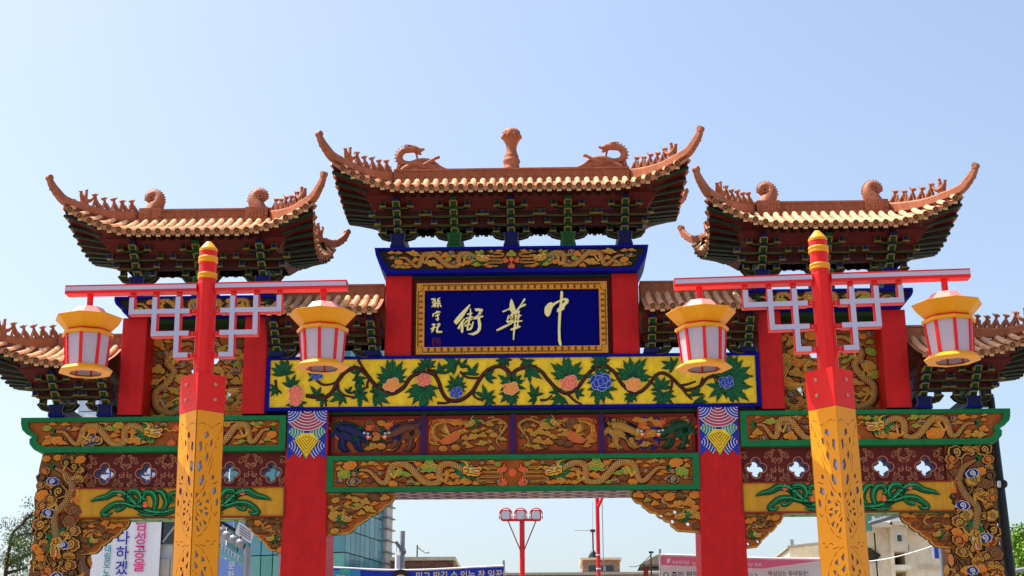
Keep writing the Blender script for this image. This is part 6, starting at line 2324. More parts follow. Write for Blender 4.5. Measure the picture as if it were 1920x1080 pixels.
# lamp gantry with hanging signs behind the left lamp -----------------
GYY = 9.0
pb_ = P(466, 1030, GYY)
gn = empty('sign_gantry', (pb_.x, GYY, 0), 'grey mast with drum lamps and a blue sign behind the left street lamp', 'sign mast')
m = MB()
m.tube([(0, 0, 0), (-.02, 0, pb_.z + .05)], .085, 'steel', 12)
m.build('mast', gn)
for k in range(7):
    pq = P(452 - k * 12.5, 1020 - k * 7.5, GYY) - Vector((pb_.x, GYY, 0))
    m = MB()
    c = Vector((pq.x, -.05, pq.z))
    d_ = Vector((.86, 0, -.42)).normalized()
    m.tube([c - d_ * .11, c - d_ * .10, c + d_ * .08, c + d_ * .09], [.06, .095, .095, .06], 'steel', 12)
    m.tube([c + d_ * .09, c + d_ * .105], .055, 'dark_steel', 10)
    m.box(c.x - .015, c.x + .015, -.06, -.03, c.z + .08, c.z + .16, 'dark_steel')
    m.build('drum_lamp', gn)
m = MB()
q0, q1 = P(470, 1012, GYY), P(370, 952, GYY)
m.beam(q0 - Vector((pb_.x, GYY, 0)), q1 - Vector((pb_.x, GYY, 0)), .07, .07, 'dark_steel')
m.build('arm', gn)


def quadsign(pts, Y, mat, name, parent, off, th=.05):
    m = MB()
    poly = [(P(x, y, Y).x - off.x, P(x, y, Y).z) for x, y in pts]
    m.prism(poly, Y - off.y, Y - off.y + th, mat, 'white', back=True)
    return m.build(name, parent)


O_ = Vector((pb_.x, GYY, 0))
quadsign([(448, 978), (475, 997), (470, 1019), (440, 1001)], GYY - .06, 'banner_white', 'white_board', gn, O_)
m = MB()
for i in range(4):
    a, b = P(449, 984 + i * 5, GYY - .07) - O_, P(470, 998 + i * 5, GYY - .07) - O_
    m.ribbon([(a.x, a.z), (b.x, b.z)], .008, -.075, -.06, 'grey_steel')
m.build('lettering', gn)
quadsign([(398, 1006), (454, 1042), (456, 1060), (398, 1036)], GYY - .04, 'sign_teal', 'teal_board', gn, O_)
for i in range(7):
    a = P(412 + i * 6, 1020 + i * 4.2, GYY - .05) - O_
    m = MB()
    m.ribbon([(a.x - .02, a.z + .05), (a.x - .015, a.z - .07)], .007, -.065, -.04, 'white')
    m.ribbon([(a.x - .02, a.z + .03), (a.x + .03, a.z + .0)], .006, -.066, -.04, 'white')
    m.build('letter', gn)
quadsign([(398, 1038), (456, 1062), (457, 1110), (396, 1110)], GYY - .04, 'sign_sky', 'blue_board', gn, O_)
a = P(428, 1058, GYY - .05) - O_
text('문', .17, gn, 'letter', 'white', facing(a.x, -.06, a.z - .09))
text('화', .17, gn, 'letter', 'white', facing(a.x - .01, -.06, a.z - .28))
quadsign([(410, 962), (438, 965), (438, 995), (412, 980)], GYY - .03, 'sign_sky', 'small_blue_board', gn, O_)

# brick building, low, behind the blue banner --------------------------
KY = 34.0


def brick_house(name, label, px0, px1, pytop, Y, depth, side, h_extra=0, courses=9):
    a, b = P(px0, pytop, Y), P(px1, pytop, Y)
    e = empty(name, (a.x, Y, 0), label, 'building')
    w, zt_ = b.x - a.x, a.z
    wbox(0.02, w - .02, .03, depth, 0, zt_ - .02, 'mortar', 'wall', e)
    return e, w, zt_


paint('mortar', (0.30, 0.25, 0.21), 0.9, 0.15)
paint('brick_dark', (0.20, 0.085, 0.055), 0.85, 0.25, 3, 0.3, 30, rand=0.22)
paint('brick_tan', (0.42, 0.21, 0.11), 0.85, 0.2, 3, 0.3, 30, rand=0.12)


def lay_bricks(parent, x0, x1, z0, z1, y, bw, bh, mat, limit=300, tf=None, skip=None):
    bm_ = MB()
    g_ = .018
    bm_.box(g_, bw - g_, -.02, .04, g_, bh - g_, mat)
    me = bm_.mesh('brick')
    k = 0
    z = z1 - bh
    n = 0
    while z > z0 - bh * .5:
        x = x0
        first = k % 2
        while x < x1 - .02:
            w = bw / 2 if first else bw
            w = min(w, x1 - x)
            first = 0
            if w > .05 and not (skip and skip(x, z, w)):
                t = Matrix.Translation((x, y, z)) @ Matrix.Diagonal((w / bw, 1, 1, 1))
                obj('brick', me, parent, mat=(tf @ t) if tf else t)
                n += 1
            x += w
        z -= bh
        k += 1
    return n


br, w_, zt_ = brick_house('brick_building', 'low dark brick building with a pale parapet behind the blue banner', 590, 851, 1046, KY, 9, 1)
lay_bricks(br, 0, w_, zt_ - 1.1, zt_ - .14, 0, .34, .10, 'brick_dark')
lay_bricks(br, 0, 9, zt_ - .7, zt_ - .14, 0, .5, .10, 'brick_tan', tf=Matrix.Translation((w_ - .02, 0, 0)) @ Matrix.Rotation(PI / 2, 4, 'Z'))  # right return: lighter brick colour puts the sunlight into this wall
wbox(-.06, w_ + .06, -.08, 9.06, zt_ - .13, zt_, 'beige_dark', 'parapet', br)
# distant pole lamp over the brick building
a = P(782, 1050, 44)
pl_ = empty('distant_lamp', (a.x, 44, 0), 'thin dark street light far off above the brick building', 'street lamp')
zt2 = P(782, 1022, 44).z
m = MB()
m.tube([(0, 0, 0), (0, 0, zt2)], .03, 'dark_steel', 8)
m.build('pole', pl_)
m = MB()
q = P(797, 1027, 44) - a
m.tube([(0, 0, zt2 - .08), (q.x * .6, 0, zt2 - .25), (q.x, 0, zt2 - .32)], .03, 'steel', 6)
m.build('arm', pl_)
m = MB()
m.blob((q.x + .08, 0, zt2 - .33), (.13, .08, .05), 'steel', 8, 5)
m.build('lamp_head', pl_)

# grey camera mast -----------------------------------------------------
a = P(754, 1040, 8)
cm = empty('camera_mast', (a.x, 8, 0), 'pale grey steel mast with a slanting arm, rising from behind the blue banner', 'mast')
zt2 = P(755, 996, 8).z
m = MB()
m.tube([(0, 0, 0), (0, 0, zt2)], .055, 'steel', 12)
m.build('pole', cm)
m = MB()
a2, b2 = P(743, 1017, 8), P(757, 1036, 8)
m.tube([(a2.x - a.x, -.09, a2.z), (b2.x - a.x, -.09, b2.z)], .035, 'grey_steel', 10)
m.blob((b2.x - a.x, -.06, b2.z), .06, 'grey_steel', 8, 5)
m.build('arm', cm)
m = MB()
m.tube([(a2.x - a.x + .01, -.06, a2.z - .02), (a2.x - a.x + .03, -.02, 1.0)], .012, 'white', 6)
m.tube([(-.085, -.05, zt2 - .5), (-.085, -.05, .6)], .055, 'white', 8)
m.build('conduit', cm)
m = MB()
m.tube([(0, 0, b2.z + .02), (0, 0, b2.z + .08)], .07, 'grey_steel', 12)
m.build('collar', cm)

# blue banner ----------------------------------------------------------
YU = 6.0


def slung_banner(name, label, pts_top, Y, zbot, mat, sag=.02):
    e = empty(name, (0, 0, 0), label, 'banner')
    top_ = [P(x, y, Y) for x, y in pts_top]
    n = 24
    tp = spline([(p.x, p.z) for p in top_], n) if len(top_) > 2 else [Vector((top_[0].x, top_[0].z)).lerp(Vector((top_[1].x, top_[1].z)), i / (n - 1)) for i in range(n)]
    m = MB()
    m.grid([[(q.x, Y + sag * math.sin(i * .9 + r), lerp(q.y, zbot, r / 4)) for i, q in enumerate(tp)] for r in range(5)], mat)
    m.build('cloth', e)
    m = MB()
    m.tube([(q.x, Y - .01, q.y + .01) for q in tp], .018, 'white', 6)
    m.build('hem', e)
    for q in (tp[0], tp[-1]):
        m = MB()
        m.tube([(q.x, Y + .07, 0), (q.x, Y + .07, q.y + .12)], .025, 'steel', 8)
        m.build('post', e)
    return e


ub = slung_banner('blue_banner', 'bright blue banner with yellow Korean lettering, slung low in the middle opening', [(600, 1064), (760, 1070), (944, 1062)], YU, 2.2, 'banner_blue')
m = MB()
p0, p1 = P(600, 1067, YU - .05), P(675, 1110, YU - .05)
m.prism(rect(p0.x, p1.x, p1.z, p0.z - .02), YU - .06, YU - .05, 'banner_sky')
m.build('cyan_patch', ub)
m = MB()
p0, p1 = P(637, 1067, YU - .05), P(657, 1076, YU - .05)
m.prism(rect(p0.x, p1.x, p1.z, p0.z), YU - .068, YU - .06, 'banner_teal')
m.build('green_patch', ub)
p = P(779, 1085, YU - .06)
text('믿고 맡길 수 있는 참 일꾼!!', .185, ub, 'lettering', 'print_yellow', facing(p.x, YU - .06, p.z - .03) @ Matrix.Rotation(.022, 4, 'Z'), sx=.86)
p = P(629, 1084, YU - .06)
text('기호 1', .11, ub, 'lettering', 'print_yellow', facing(p.x, YU - .075, p.z - .02))
m = MB()
p = P(751, 1078, YU - .06)
hair = [(p.x + .17 * math.cos(t), p.z - .06 + .17 * math.sin(t)) for t in [PI * i / 10 for i in range(11)]]
m.prism(hair, YU - .064, YU - .055, 'print_black')
m.prism([(p.x + .12 * math.cos(t), p.z - .10 + .11 * math.sin(t)) for t in [2 * PI * i / 14 for i in range(14)]], YU - .070, YU - .06, 'petal_edge')
m.build('portrait_print', ub)

# floodlight mast ------------------------------------------------------
FY = 25.0
a = P(979, 1000, FY)
fm = empty('floodlight_mast', (a.x, FY, 0), 'red mast carrying three square floodlights, in the middle opening', 'floodlight')
zc_ = P(978, 977, FY).z
m = MB()
m.tube([(0, 0, 0), (0, 0, zc_)], .085, 'signal_red', 10)
m.build('pole', fm)
m = MB()
hw = (P(1013, 977, FY).x - P(944, 977, FY).x) / 2
m.box(-hw, hw, -.05, .05, zc_, zc_ + .07, 'signal_red')
m.build('cross_arm', fm)
for s in (-1, 1):
    m = MB()
    m.beam((s * .02, -.05, zc_ - 1.02), (s * hw * .76, -.05, zc_), .035, .035, 'fin_red')
    m.build('brace', fm)
for i, px_ in enumerate((948, 976, 1005)):
    q = P(px_, 966, FY - .1)
    hx = q.x - a.x
    tw = (0.35, 0, -.35)[i] * -1
    m = MB()
    rr_ = []
    for sgn_ in (0, 1):
        pass
    R_ = .165
    rp = [(hx + x * R_, q.z + z * R_) for x, z in [(-.7, -1), (.7, -1), (1, -.7), (1, .7), (.7, 1), (-.7, 1), (-1, .7), (-1, -.7)]]
    m.prism(rp, -.12, .12, 'signal_red', back=True)
    m.prism(scale_poly(rp, .72), .12, .26, 'signal_red', back=True)
    hd = m.build('floodlight_head', fm)
    m = MB()
    m.prism(scale_poly(rp, .78), -.135, -.12, 'glass_lens', 'dark_steel')
    m.build('lens', hd)
    m = MB()
    m.tube([(hx - .20, 0, q.z), (hx - .20, 0, zc_ + .07)], .02, 'signal_red', 6)
    m.tube([(hx + .20, 0, q.z), (hx + .20, 0, zc_ + .07)], .02, 'signal_red', 6)
    arc = [(hx + .20 * math.cos(t), .04, q.z + .05 + .20 * math.sin(t)) for t in [PI * k / 8 for k in range(9)]]
    m.tube(arc, .02, 'signal_red', 6)
    m.build('yoke', hd)

# second red pole ------------------------------------------------------
RY = 16.0
a = P(1121, 1000, RY)
rp_ = empty('red_pole', (a.x, RY, 0), 'bare red steel pole right of the floodlight mast, running up behind the dragon beam', 'pole')
zt2 = P(1121, 915, RY).z
m = MB()
m.tube([(0, 0, 0), (0, 0, zt2)], .052, 'signal_red', 12)
m.build('pole', rp_)
m = MB()
m.tube([(.02, -.08, zt2 - .5), (.20, -.1, zt2 - .12), (.36, -.1, zt2 - .10)], .04, 'signal_red', 8)
m.build('arm', rp_)
m = MB()
for z in (zt2 - 1.75, zt2 - 2.1):
    m = MB()
    m.tube([(0, 0, z), (0, 0, z + .03)], .062, 'white', 12)
    m.build('strap', rp_)
m = MB()
m.tube([(.12, .05, 0), (.13, .05, zt2 - .3)], .012, 'steel', 6)
m.build('cable', rp_)

# rooftop brick house with aerial -------------------------------------
HY = 40.0
bh, w_, zt_ = brick_house('rooftop_house', 'small orange brick rooftop house with dark windows and an aerial, behind the red pole', 1091, 1162, 1046, HY, 3.2, 1)
zwin0, zwin1 = P(1120, 1071, HY).z, P(1120, 1061, HY).z
wx0, wx1 = P(1104, 1065, HY).x - P(1091, 1046, HY).x, P(1150, 1065, HY).x - P(1091, 1046, HY).x
lay_bricks(bh, 0, w_, zt_ - 1.2, zt_ - .09, 0, .26, .085, 'brick_tan', skip=lambda x, z, w: x + w * .6 > wx0 and x + w * .4 < wx1 and z + .06 > zwin0 and z < zwin1)
lay_bricks(bh, 0, 3.2, zt_ - 1.0, zt_ - .09, 0, .32, .085, 'brick_tan', tf=Matrix.Translation((w_ - .02, 0, 0)) @ Matrix.Rotation(PI / 2, 4, 'Z'))
wbox(-.07, w_ + .07, -.09, 3.25, zt_ - .085, zt_, 'beige_dark', 'roof_slab', bh)
wn_ = wbox(wx0, wx1, -.03, .05, zwin0, zwin1, 'window_dark', 'window', bh)
for t in (.33, .66):
    wbox(lerp(wx0, wx1, t) - .03, lerp(wx0, wx1, t) + .03, -.05, -.03, zwin0, zwin1, 'steel', 'frame', wn_)
m = MB()
m.tube([(w_ + .02, .6, zt_ - .75), (w_ + .75, .6, zt_ - .72)], .07, 'white', 8)
m.build('vent_pipe', bh)
q = P(1113, 1044, HY)
an = MB()
qx = q.x - P(1091, 1046, HY).x
za = P(1113, 992, HY).z
an.tube([(qx, .5, zt_), (qx, .5, za)], .035, 'dark_steel', 6)
an.tube([(qx + .0, .5, za), (qx + .02, .5, za + 1.2)], .012, 'steel', 5)
an.tube([(qx - .75, .5, za + .02), (qx, .5, za)], .018, 'steel', 5)
an.box(qx - .1, qx + .1, .4, .6, za - .06, za + .04, 'dark_steel')
an.lathe([(.22, 0), (.20, .12), (.06, .35), (.03, .38)], (qx, .5, zt_), 'dark_steel', 8)
an.build('aerial', bh)
lw = empty('brick_block', (P(930, 1077, HY - 1).x, HY - 1, 0), 'long orange brick block at the bottom of the middle opening', 'building')
w_ = P(1300, 1077, HY - 1).x - P(930, 1077, HY - 1).x
zt_ = P(1000, 1074, HY - 1).z
wbox(0, w_, .03, 14, 0, zt_ - .1, 'mortar', 'wall', lw)
wbox(-.1, w_ + .1, -.1, 14, zt_ - .10, zt_, 'tan_tile', 'parapet', lw)
lay_bricks(lw, 0, w_, zt_ - .3, zt_ - .11, 0, .40, .10, 'brick_tan')

# little hipped pavilion and pole -------------------------------------
VY = 30.0
a = P(1235, 1062, VY)
pv = empty('pavilion', (a.x, VY, 0), 'little dark tiled pavilion peeping out left of the pink banner', 'pavilion')
m = MB()
m.lathe([(1.0, a.z - .08), (.95, a.z), (.35, a.z + .28), (0, a.z + .42)], (0, 0, 0), 'bark', 4, smooth=False, rot=PI / 4)
m.lathe([(1.0, a.z - .08), (0.3, a.z - .02)], (0, 0, 0), 'bark', 4, smooth=False, rot=PI / 4)
m.build('roof', pv)
for sx in (-.45, .45):
    for sy in (-.45, .45):
        wbox(sx - .05, sx + .05, sy - .05, sy + .05, 0, a.z - .02, 'fin_red', 'post', pv)
a = P(1221, 1060, 24)
pp_ = empty('thin_pole', (a.x, 24, 0), 'thin dark pole with a small flat top beside the little pavilion', 'pole')
zt2 = P(1221, 1037, 24).z
m = MB()
m.tube([(0, 0, 0), (0, 0, zt2)], .022, 'dark_steel', 8)
m.build('shaft', pp_)
wbox(-.06, .08, -.05, .05, zt2, zt2 + .05, 'dark_steel', 'cap', pp_)

# pink banner ----------------------------------------------------------
YK = 5.0
pk = slung_banner('pink_banner', 'white and pink banner with Korean lettering, slung behind the right main pillar', [(1238, 1041), (1330, 1044), (1440, 1048), (1560, 1049)], YK, 2.0, 'banner_white', .015)
m = MB()
pts = [(1239, 1043), (1330, 1046), (1440, 1050), (1538, 1051), (1480, 1059), (1430, 1066), (1330, 1063), (1239, 1059)]
m.prism([xz(x, y, YK - .05) for x, y in pts], YK - .05, YK - .04, 'banner_pink')
m.build('pink_band', pk)
p = P(1259, 1057, YK - .06)
text('자유한국당', .072, pk, 'lettering', 'white', facing(p.x, YK - .06, p.z) @ Matrix.Rotation(-.02, 4, 'Z'))
p = P(1298, 1060, YK - .06)
text('인천', .072, pk, 'lettering', 'white', facing(p.x, YK - .06, p.z))
p = P(1393, 1062, YK - .06)
text('거구 후보', .072, pk, 'lettering', 'white', facing(p.x + .06, YK - .06, p.z))
p = P(1243, 1083, YK - .06)
text('○ 주민 편의시설', .13, pk, 'lettering', 'print_black', facing(p.x, YK - .06, p.z))
p = P(1396, 1082, YK - .06)
text('도) 2-', .11, pk, 'lettering', 'print_black', facing(p.x + .02, YK - .06, p.z - .02))
p = P(1440, 1079, YK - .06)
text('뚝심있는 동네일꾼!', .095, pk, 'lettering', 'cloud_brown', facing(p.x, YK - .06, p.z))
m = MB()
p = P(1253, 1052, YK - .06)
m.prism([(p.x - .03, p.z - .04), (p.x + .02, p.z - .03), (p.x + .05, p.z + .05), (p.x + .01, p.z + .03), (p.x - .01, p.z + .06)], YK - .06, YK - .05, 'white')
m.build('emblem', pk)

# beige buildings on the right ----------------------------------------
QY = 26.0
a, b = P(1480, 1028, QY + 6), P(1640, 1020, QY + 6)
bs = empty('beige_block', (a.x, QY + 6, 0), 'plain cream rendered block rising behind the pink banner', 'building')
m = MB()
w_ = b.x - a.x
m.prism([(0, 0), (w_, 0), (w_, a.z + .35), (0, a.z)], 0, 8, 'beige_wall', back=True)
m.build('wall', bs)
m = MB()
m.prism([(-.08, a.z), (w_, a.z + .35), (w_, a.z + .43), (-.08, a.z + .08)], -.1, 8.1, 'tan_tile', back=True)
m.build('coping', bs)
q = P(1488, 1022, QY + 6)
m = MB()
m.box(q.x - a.x - .06, q.x - a.x + .06, .3, .4, a.z, a.z + .35, 'steel')
m.build('vent', bs)

X = lambda px_, Y=QY: P(px_, 1000, Y).x
Z = lambda py_, px_=1690, Y=QY: P(px_, py_, Y).z
bg_ = empty('beige_building', (0, 0, 0), 'weathered cream building with a blue window seen between right lamp and carved pillar', 'building')
# left wing, middle stair bay, right gable wall
m = MB()
m.box(X(1600), X(1664), QY, QY + 9, 0, Z(992, 1640), 'beige_wall')
m.build('left_wall', bg_)
m = MB()
m.box(X(1664), X(1694), QY - .5, QY + 9, Z(1037), Z(989), 'beige_dark')
m.build('stair_tower', bg_)
m = MB()
m.box(X(1664), X(1668), QY - .45, QY + 2, 0, Z(1037), 'beige_wall')
m.box(X(1668), X(1697), QY + 1.6, QY + 2.0, 0, Z(1037), 'window_dark')
m.box(X(1668), X(1697), QY - .5, QY + 1.6, Z(1072), Z(1062), 'beige_wall')
m.build('balcony', bg_)
m = MB()
m.prism([(X(1696), 0), (X(1800), 0), (X(1800), Z(1000)), (X(1735), Z(993)), (X(1693), Z(993))], QY, QY + 9, 'beige_wall', back=True)
m.build('right_wall', bg_)
for (x0, x1, y0, y1) in ((1595, 1666, 992, 988), (1662, 1696, 989, 985), (1692, 1802, 994, 990)):
    wbox(X(x0), X(x1), QY - .65, QY + 9, Z(y0), Z(y0) + .14, 'beige_dark', 'coping', bg_)
wd = wbox(X(1674), X(1683), QY - .54, QY - .4, Z(1020), Z(1006), 'white', 'window', bg_)
for (p0, p1) in ((1674.6, 1678.2), (1678.8, 1682.4)):
    wbox(X(p0), X(p1), QY - .56, QY - .54, Z(1019), Z(1007), 'window_dark', 'pane', wd)
wbox(X(1694.5), X(1701), QY - .08, QY + .1, Z(1034), Z(1022), 'window_dark', 'window', bg_)
wd = wbox(X(1742), X(1770), QY - .08, QY + .1, Z(1050), Z(1024), 'white', 'window', bg_)
wbox(X(1748), X(1757), QY - .10, QY - .08, Z(1048), Z(1026), 'window_blue', 'pane', wd)
wbox(X(1759.5), X(1769), QY - .10, QY - .08, Z(1042), Z(1026), 'white', 'pane', wd)
m = MB()
m.prism([(X(1600), Z(1032)), (X(1628), Z(1027)), (X(1648), Z(1041)), (X(1638), Z(1052)), (X(1600), Z(1050))], QY - .12, QY - .02, 'bark')  # flat dark sheet standing in for a shaded opening in the wall
m.build('dark_opening', bg_)
for (px_, w) in ((1639, .025),):
    m = MB()
    m.tube([(X(px_), QY - .15, 2), (X(px_ - 1.5), QY - .15, Z(1000))], w, 'bark', 6)
    m.build('drain_pipe', bg_)
m = MB()
m.box(X(1716), X(1760), QY - .1, QY + .05, Z(1066), Z(1061), 'beige_dark')
m.build('ledge', bg_)
m = MB()
c = P(1668, 988, QY)
m.lathe([(.34, 0), (.34, .06), (.05, .14)], (c.x, QY + .4, Z(985) + .0), 'steel', 10)
for dx, hh in ((-.9, .55), (-.5, .4), (.3, .7), (.55, .3), (.9, .8)):
    m.tube([(c.x + dx, QY + .5, Z(987)), (c.x + dx, QY + .5, Z(987) + hh)], .015, 'steel', 5)
m.build('roof_aerials', bg_)
# corrugated white roof in front
TY = 18.0
a, b = P(1620, 1074, TY), P(1800, 1072, TY)
sh_ = empty('white_shed', (a.x, TY, 0), 'low shed with a ribbed white metal roof at the bottom right', 'shed')
w_ = b.x - a.x
m = MB()
m.add([(0, 0, a.z - .75), (w_, 0, a.z - .75), (w_, 2.4, a.z), (0, 2.4, a.z)], [(0, 1, 2, 3)], 'white_roof')
m.build('roof', sh_)
wbox(.05, w_ - .05, .1, 2.5, 0, a.z - .8, 'concrete', 'wall', sh_)
for i in range(9):
    m = MB()
    x = .1 + i * w_ / 9
    m.beam((x, 0, a.z - .735), (x + .0, 2.4, a.z + .015), .03, .03, 'steel')
    m.build('rib', sh_)
m = MB()
m.box(-.05, w_ + .05, 2.35, 2.5, a.z - .02, a.z + .06, 'white')
m.build('ridge_cap', sh_)

# street pole with slanting arm ---------------------------------------
SY = 10.0
a = P(1768, 1060, SY)
sp_ = empty('steel_pole', (a.x, SY, 0), 'grey steel pole standing just left of the right carved pillar', 'pole')
m = MB()
m.tube([(0, 0, 0), (0, 0, P(1765, 960, SY).z)], [.065, .065], 'grey_steel', 12)
m.build('shaft', sp_)
m = MB()
q0, q1 = P(1632, 981, SY - .5), P(1700, 961, SY - .5)
t0 = Vector((0, 0, P(1765, 945, SY).z))
m.tube([(q0.x - a.x, -.5, q0.z), (q1.x - a.x, -.5, q1.z), (-.02, 0, t0.z)], [.045, .055, .06], 'grey_steel', 10)
m.blob((q0.x - a.x, -.5, q0.z), .05, 'grey_steel', 8, 5)
m.build('arm', sp_)
# green and white roadside sign
a = P(1645, 970, 14)
rs = empty('roadside_sign', (a.x, 14, 0), 'green and white signboard just visible under the right span', 'sign')
w0, w1 = P(1615, 970, 14).x - a.x, P(1634, 970, 14).x - a.x
w2 = P(1690, 970, 14).x - a.x
wbox(w0, w1, 0, .1, P(1640, 995, 14).z, P(1640, 950, 14).z, 'sign_green', 'green_board', rs)
wbox(w1 + .005, w2, .0, .1, P(1640, 976, 14).z, P(1640, 950, 14).z, 'white', 'white_board', rs)
p = P(1640, 974, 14)
text('안내', .11, rs, 'lettering', 'dark_green', facing(p.x - a.x, -.01, p.z))
wbox(w0 + .02, w0 + .08, .02, .08, 0, P(1640, 995, 14).z - .0, 'steel', 'post', rs)

# black pole at the far right -----------------------------------------
NY = 1.25
a0, a1 = P(1893, 1080, NY), P(1868, 838, NY)
bp_ = empty('black_pole', (a0.x, NY, 0), 'thick black street pole with a round lamp ball, right beside the carved pillar', 'pole')
m = MB()
m.tube([(0.02, 0, 0), (a0.x - a0.x, 0, a0.z), (a1.x - a0.x - .02, .0, a1.z), (P(1858, 745, NY).x - a0.x, 0, P(1858, 745, NY).z)], [.11, .10, .075, .055], 'dark_steel', 14)
m.build('shaft', bp_)
q = P(1880, 908, NY - .1)
m = MB()
m.blob((q.x - a0.x, -.12, q.z), .075, 'dark_steel', 14, 8)
m.tube([(q.x - a0.x - .085, -.12, q.z), (q.x - a0.x - .04, -.12, q.z)], [.05, .06], 'white', 10)
m.build('ball', bp_)
q = P(1862, 722, NY)
m = MB()
m.box(q.x - a0.x - .05, q.x - a0.x + .10, -.03, .04, q.z - .02, q.z + .035, 'dark_steel')
m.box(P(1840, 745, NY).x - a0.x, P(1853, 745, NY).x - a0.x, .0, .12, P(1845, 762, NY).z, P(1845, 728, NY).z, 'dark_steel')
m.build('fittings', bp_)

# far grey building, wires, rail --------------------------------------
a, b = P(1880, 1000, 50), P(2010, 1000, 50)
gb_ = empty('grey_building', (a.x, 50, 0), 'pale grey building far off at the right edge behind the tree', 'building')
w_ = b.x - a.x
wbox(0, w_, 0, 10, 0, a.z, 'concrete', 'wall', gb_)
for i in range(int((w_ - 1.5) / 1.5) + 1):
    for k in range(3):
        wbox(.5 + i * 1.5, 1.5 + i * 1.5, -.05, .0, a.z - 1.4 - k * 1.9, a.z - .4 - k * 1.9, 'panel_pale' if k == 0 else 'window_dark', 'window', gb_)
for i, (p0, p1, Y) in enumerate((((1780, 987), (2700, 980), 30), ((1180, 1062), (1221, 1040), 24))):
    q0, q1 = P(*p0, 40.6 if i else Y), P(*p1, Y)
    m = MB()
    m.tube([tuple(q0.lerp(q1, t / 8) - Vector((0, 0, .15 * math.sin(PI * t / 8)))) for t in range(9)], .014, 'dark_steel', 5)
    tag(m.build('wire', None), ('overhead wire crossing to the right edge of the sky', 'short thin wire left of the little pavilion')[i], 'wire')
q0, q1 = P(1885, 1074, 2), P(1960, 1060, 2)
m = MB()
m.tube([q0, q1], .035, 'steel', 8)
m.tube([(q1.x, 2, 0), (q1.x, 2, q1.z)], .035, 'steel', 8)
tag(m.build('rail', None), 'grey pipe rail in front of the bright green tree at the right edge', 'rail')
q0, q1 = P(1602, 1054, QY - .02), P(1766, 1018, SY - .07)
m = MB()
m.tube([tuple(q0.lerp(q1, t / 8) - Vector((0, 0, .1 * math.sin(PI * t / 8)))) for t in range(9)], .012, 'white', 5)
tag(m.build('wire', None), 'white cable slung across the front of the weathered cream building', 'wire')


# trees ----------------------------------------------------------------
def tree(name, label, base, crown, branches, leaf_mat, nclump, leaf, needle=False, seed=1):
    rnd = random.Random(seed)
    e = empty(name, base, label, 'tree')
    t = MB()
    for pth, r0 in branches:
        n = 12
        q = spline(pth, n)
        t.tube([tuple(v) for v in q], [lerp(r0, r0 * .35, i / (n - 1)) for i in range(n)], 'bark', 7)
    t.build('trunk', e)
    vs, fs = [], []
    for (c, rad, cnt) in crown:
        c = Vector(c)
        for _ in range(cnt):
            d = Vector((rnd.gauss(0, 1), rnd.gauss(0, 1), rnd.gauss(0, 1))).normalized()
            cc = c + Vector((d.x * rad[0], d.y * rad[1], d.z * rad[2])) * (rnd.random() ** .4)
            for _k in range(nclump):
                p = cc + Vector((rnd.gauss(0, 1), rnd.gauss(0, 1), rnd.gauss(0, .7))) * leaf * 1.3
                if needle:
                    ax = Vector((rnd.gauss(0, 1), rnd.gauss(0, 1), abs(rnd.gauss(0, 1)) + .2)).normalized()
                    w = leaf * .13
                else:
                    ax = Vector((rnd.gauss(0, 1), rnd.gauss(0, 1), rnd.gauss(0, .8))).normalized()
                    w = leaf * .42
                sd = ax.cross(Vector((rnd.gauss(0, 1), rnd.gauss(0, 1), rnd.gauss(0, 1)))).normalized()
                L_ = leaf * rnd.uniform(.7, 1.3)
                o = len(vs)
                vs += [p, p + ax * L_ * .5 + sd * w, p + ax * L_, p + ax * L_ * .5 - sd * w]
                fs.append((o, o + 1, o + 2, o + 3))
    m = MB()
    m.add(vs, fs, leaf_mat)
    m.build('crown', e)
    return e


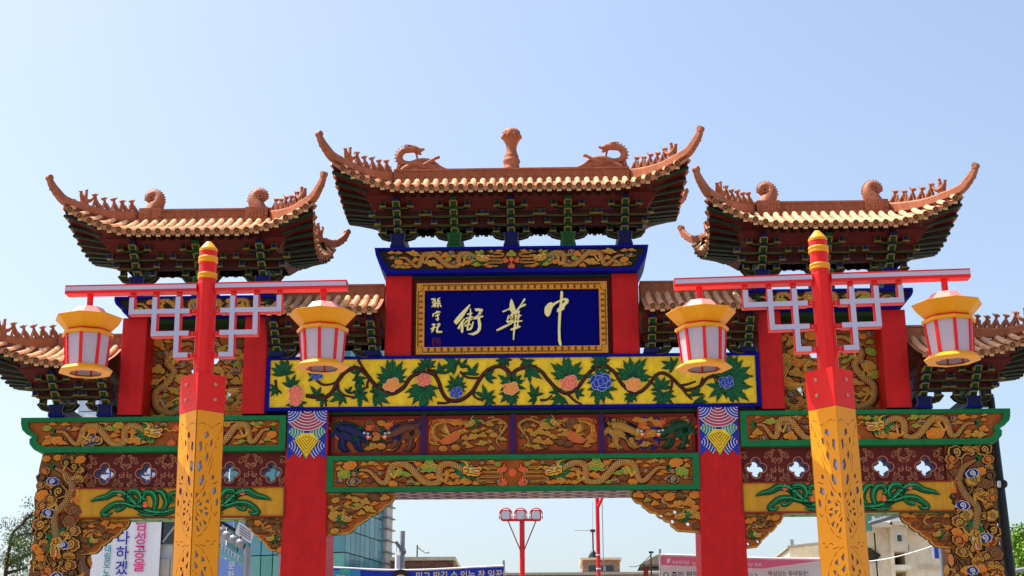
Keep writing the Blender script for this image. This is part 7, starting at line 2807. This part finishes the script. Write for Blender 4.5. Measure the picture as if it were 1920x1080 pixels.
TY_ = 6.0
b0 = P(12, 1080, TY_)
def TP(x, y, dy=0):
    q = P(x, y, TY_)
    return (q.x - b0.x, dy, q.z)
crown = []
for (x, y, r, c) in ((30, 985, 14, 16), (52, 975, 14, 16), (42, 1000, 16, 18), (22, 1008, 13, 14), (60, 962, 10, 9), (55, 948, 7, 5), (12, 1048, 15, 18), (28, 1058, 13, 14), (52, 1030, 15, 18), (64, 1045, 13, 16), (40, 1062, 12, 10), (60, 1068, 11, 12), (5, 1062, 10, 8), (2, 1040, 6, 5), (10, 985, 6, 5), (66, 1010, 9, 10), (35, 1025, 7, 5), (20, 1078, 12, 10), (50, 1085, 12, 12), (75, 985, 14, 14), (-12, 1060, 12, 12), (80, 1030, 16, 16)):
    crown.append((TP(x, y, random.uniform(-.5, .5)), (r * .0105, r * .012, r * .0065), c))
tree('pine_tree', 'dark leggy pine tree at the left edge beside the carved pillar', (b0.x, TY_, 0), crown,
     [([(0, 0, 0), TP(10, 1080), TP(16, 1040), TP(24, 1000), TP(40, 985), TP(62, 960)], .05), ([TP(12, 1062), TP(30, 1050), TP(55, 1040), TP(66, 1030)], .045), ([TP(18, 1025), TP(36, 1005), TP(56, 1000)], .04), ([TP(12, 1075), TP(30, 1070), TP(52, 1064)], .04), ([TP(40, 985), TP(52, 970), TP(70, 965)], .03)], 'pine_leaf', 18, .075, True, 3)
TY_ = 9.0
b0 = P(1925, 1080, TY_)
crown = []
for (x, y, r, c) in ((1915, 1005, 13, 14), (1905, 1018, 9, 8), (1925, 1020, 16, 18), (1905, 1055, 13, 14), (1895, 1040, 8, 6), (1915, 1065, 16, 18), (1898, 1070, 9, 8), (1930, 1045, 18, 20), (1945, 1010, 20, 22), (1900, 1088, 14, 14), (1920, 1090, 16, 16), (1950, 1070, 20, 22), (1912, 1035, 8, 6)):
    crown.append((TP(x, y, random.uniform(-.5, .5)), (r * .0135, r * .016, r * .011), c))
tree('leafy_tree', 'bright green leafy tree at the right edge behind the black pole', (b0.x, TY_, 0), crown,
     [([(0, 0, 0), TP(1925, 1080), TP(1928, 1050), TP(1935, 1010)], .10), ([TP(1925, 1070), TP(1910, 1055), TP(1898, 1042)], .04), ([TP(1928, 1045), TP(1915, 1025), TP(1908, 1010)], .04)], 'fresh_leaf', 34, .075, False, 5)
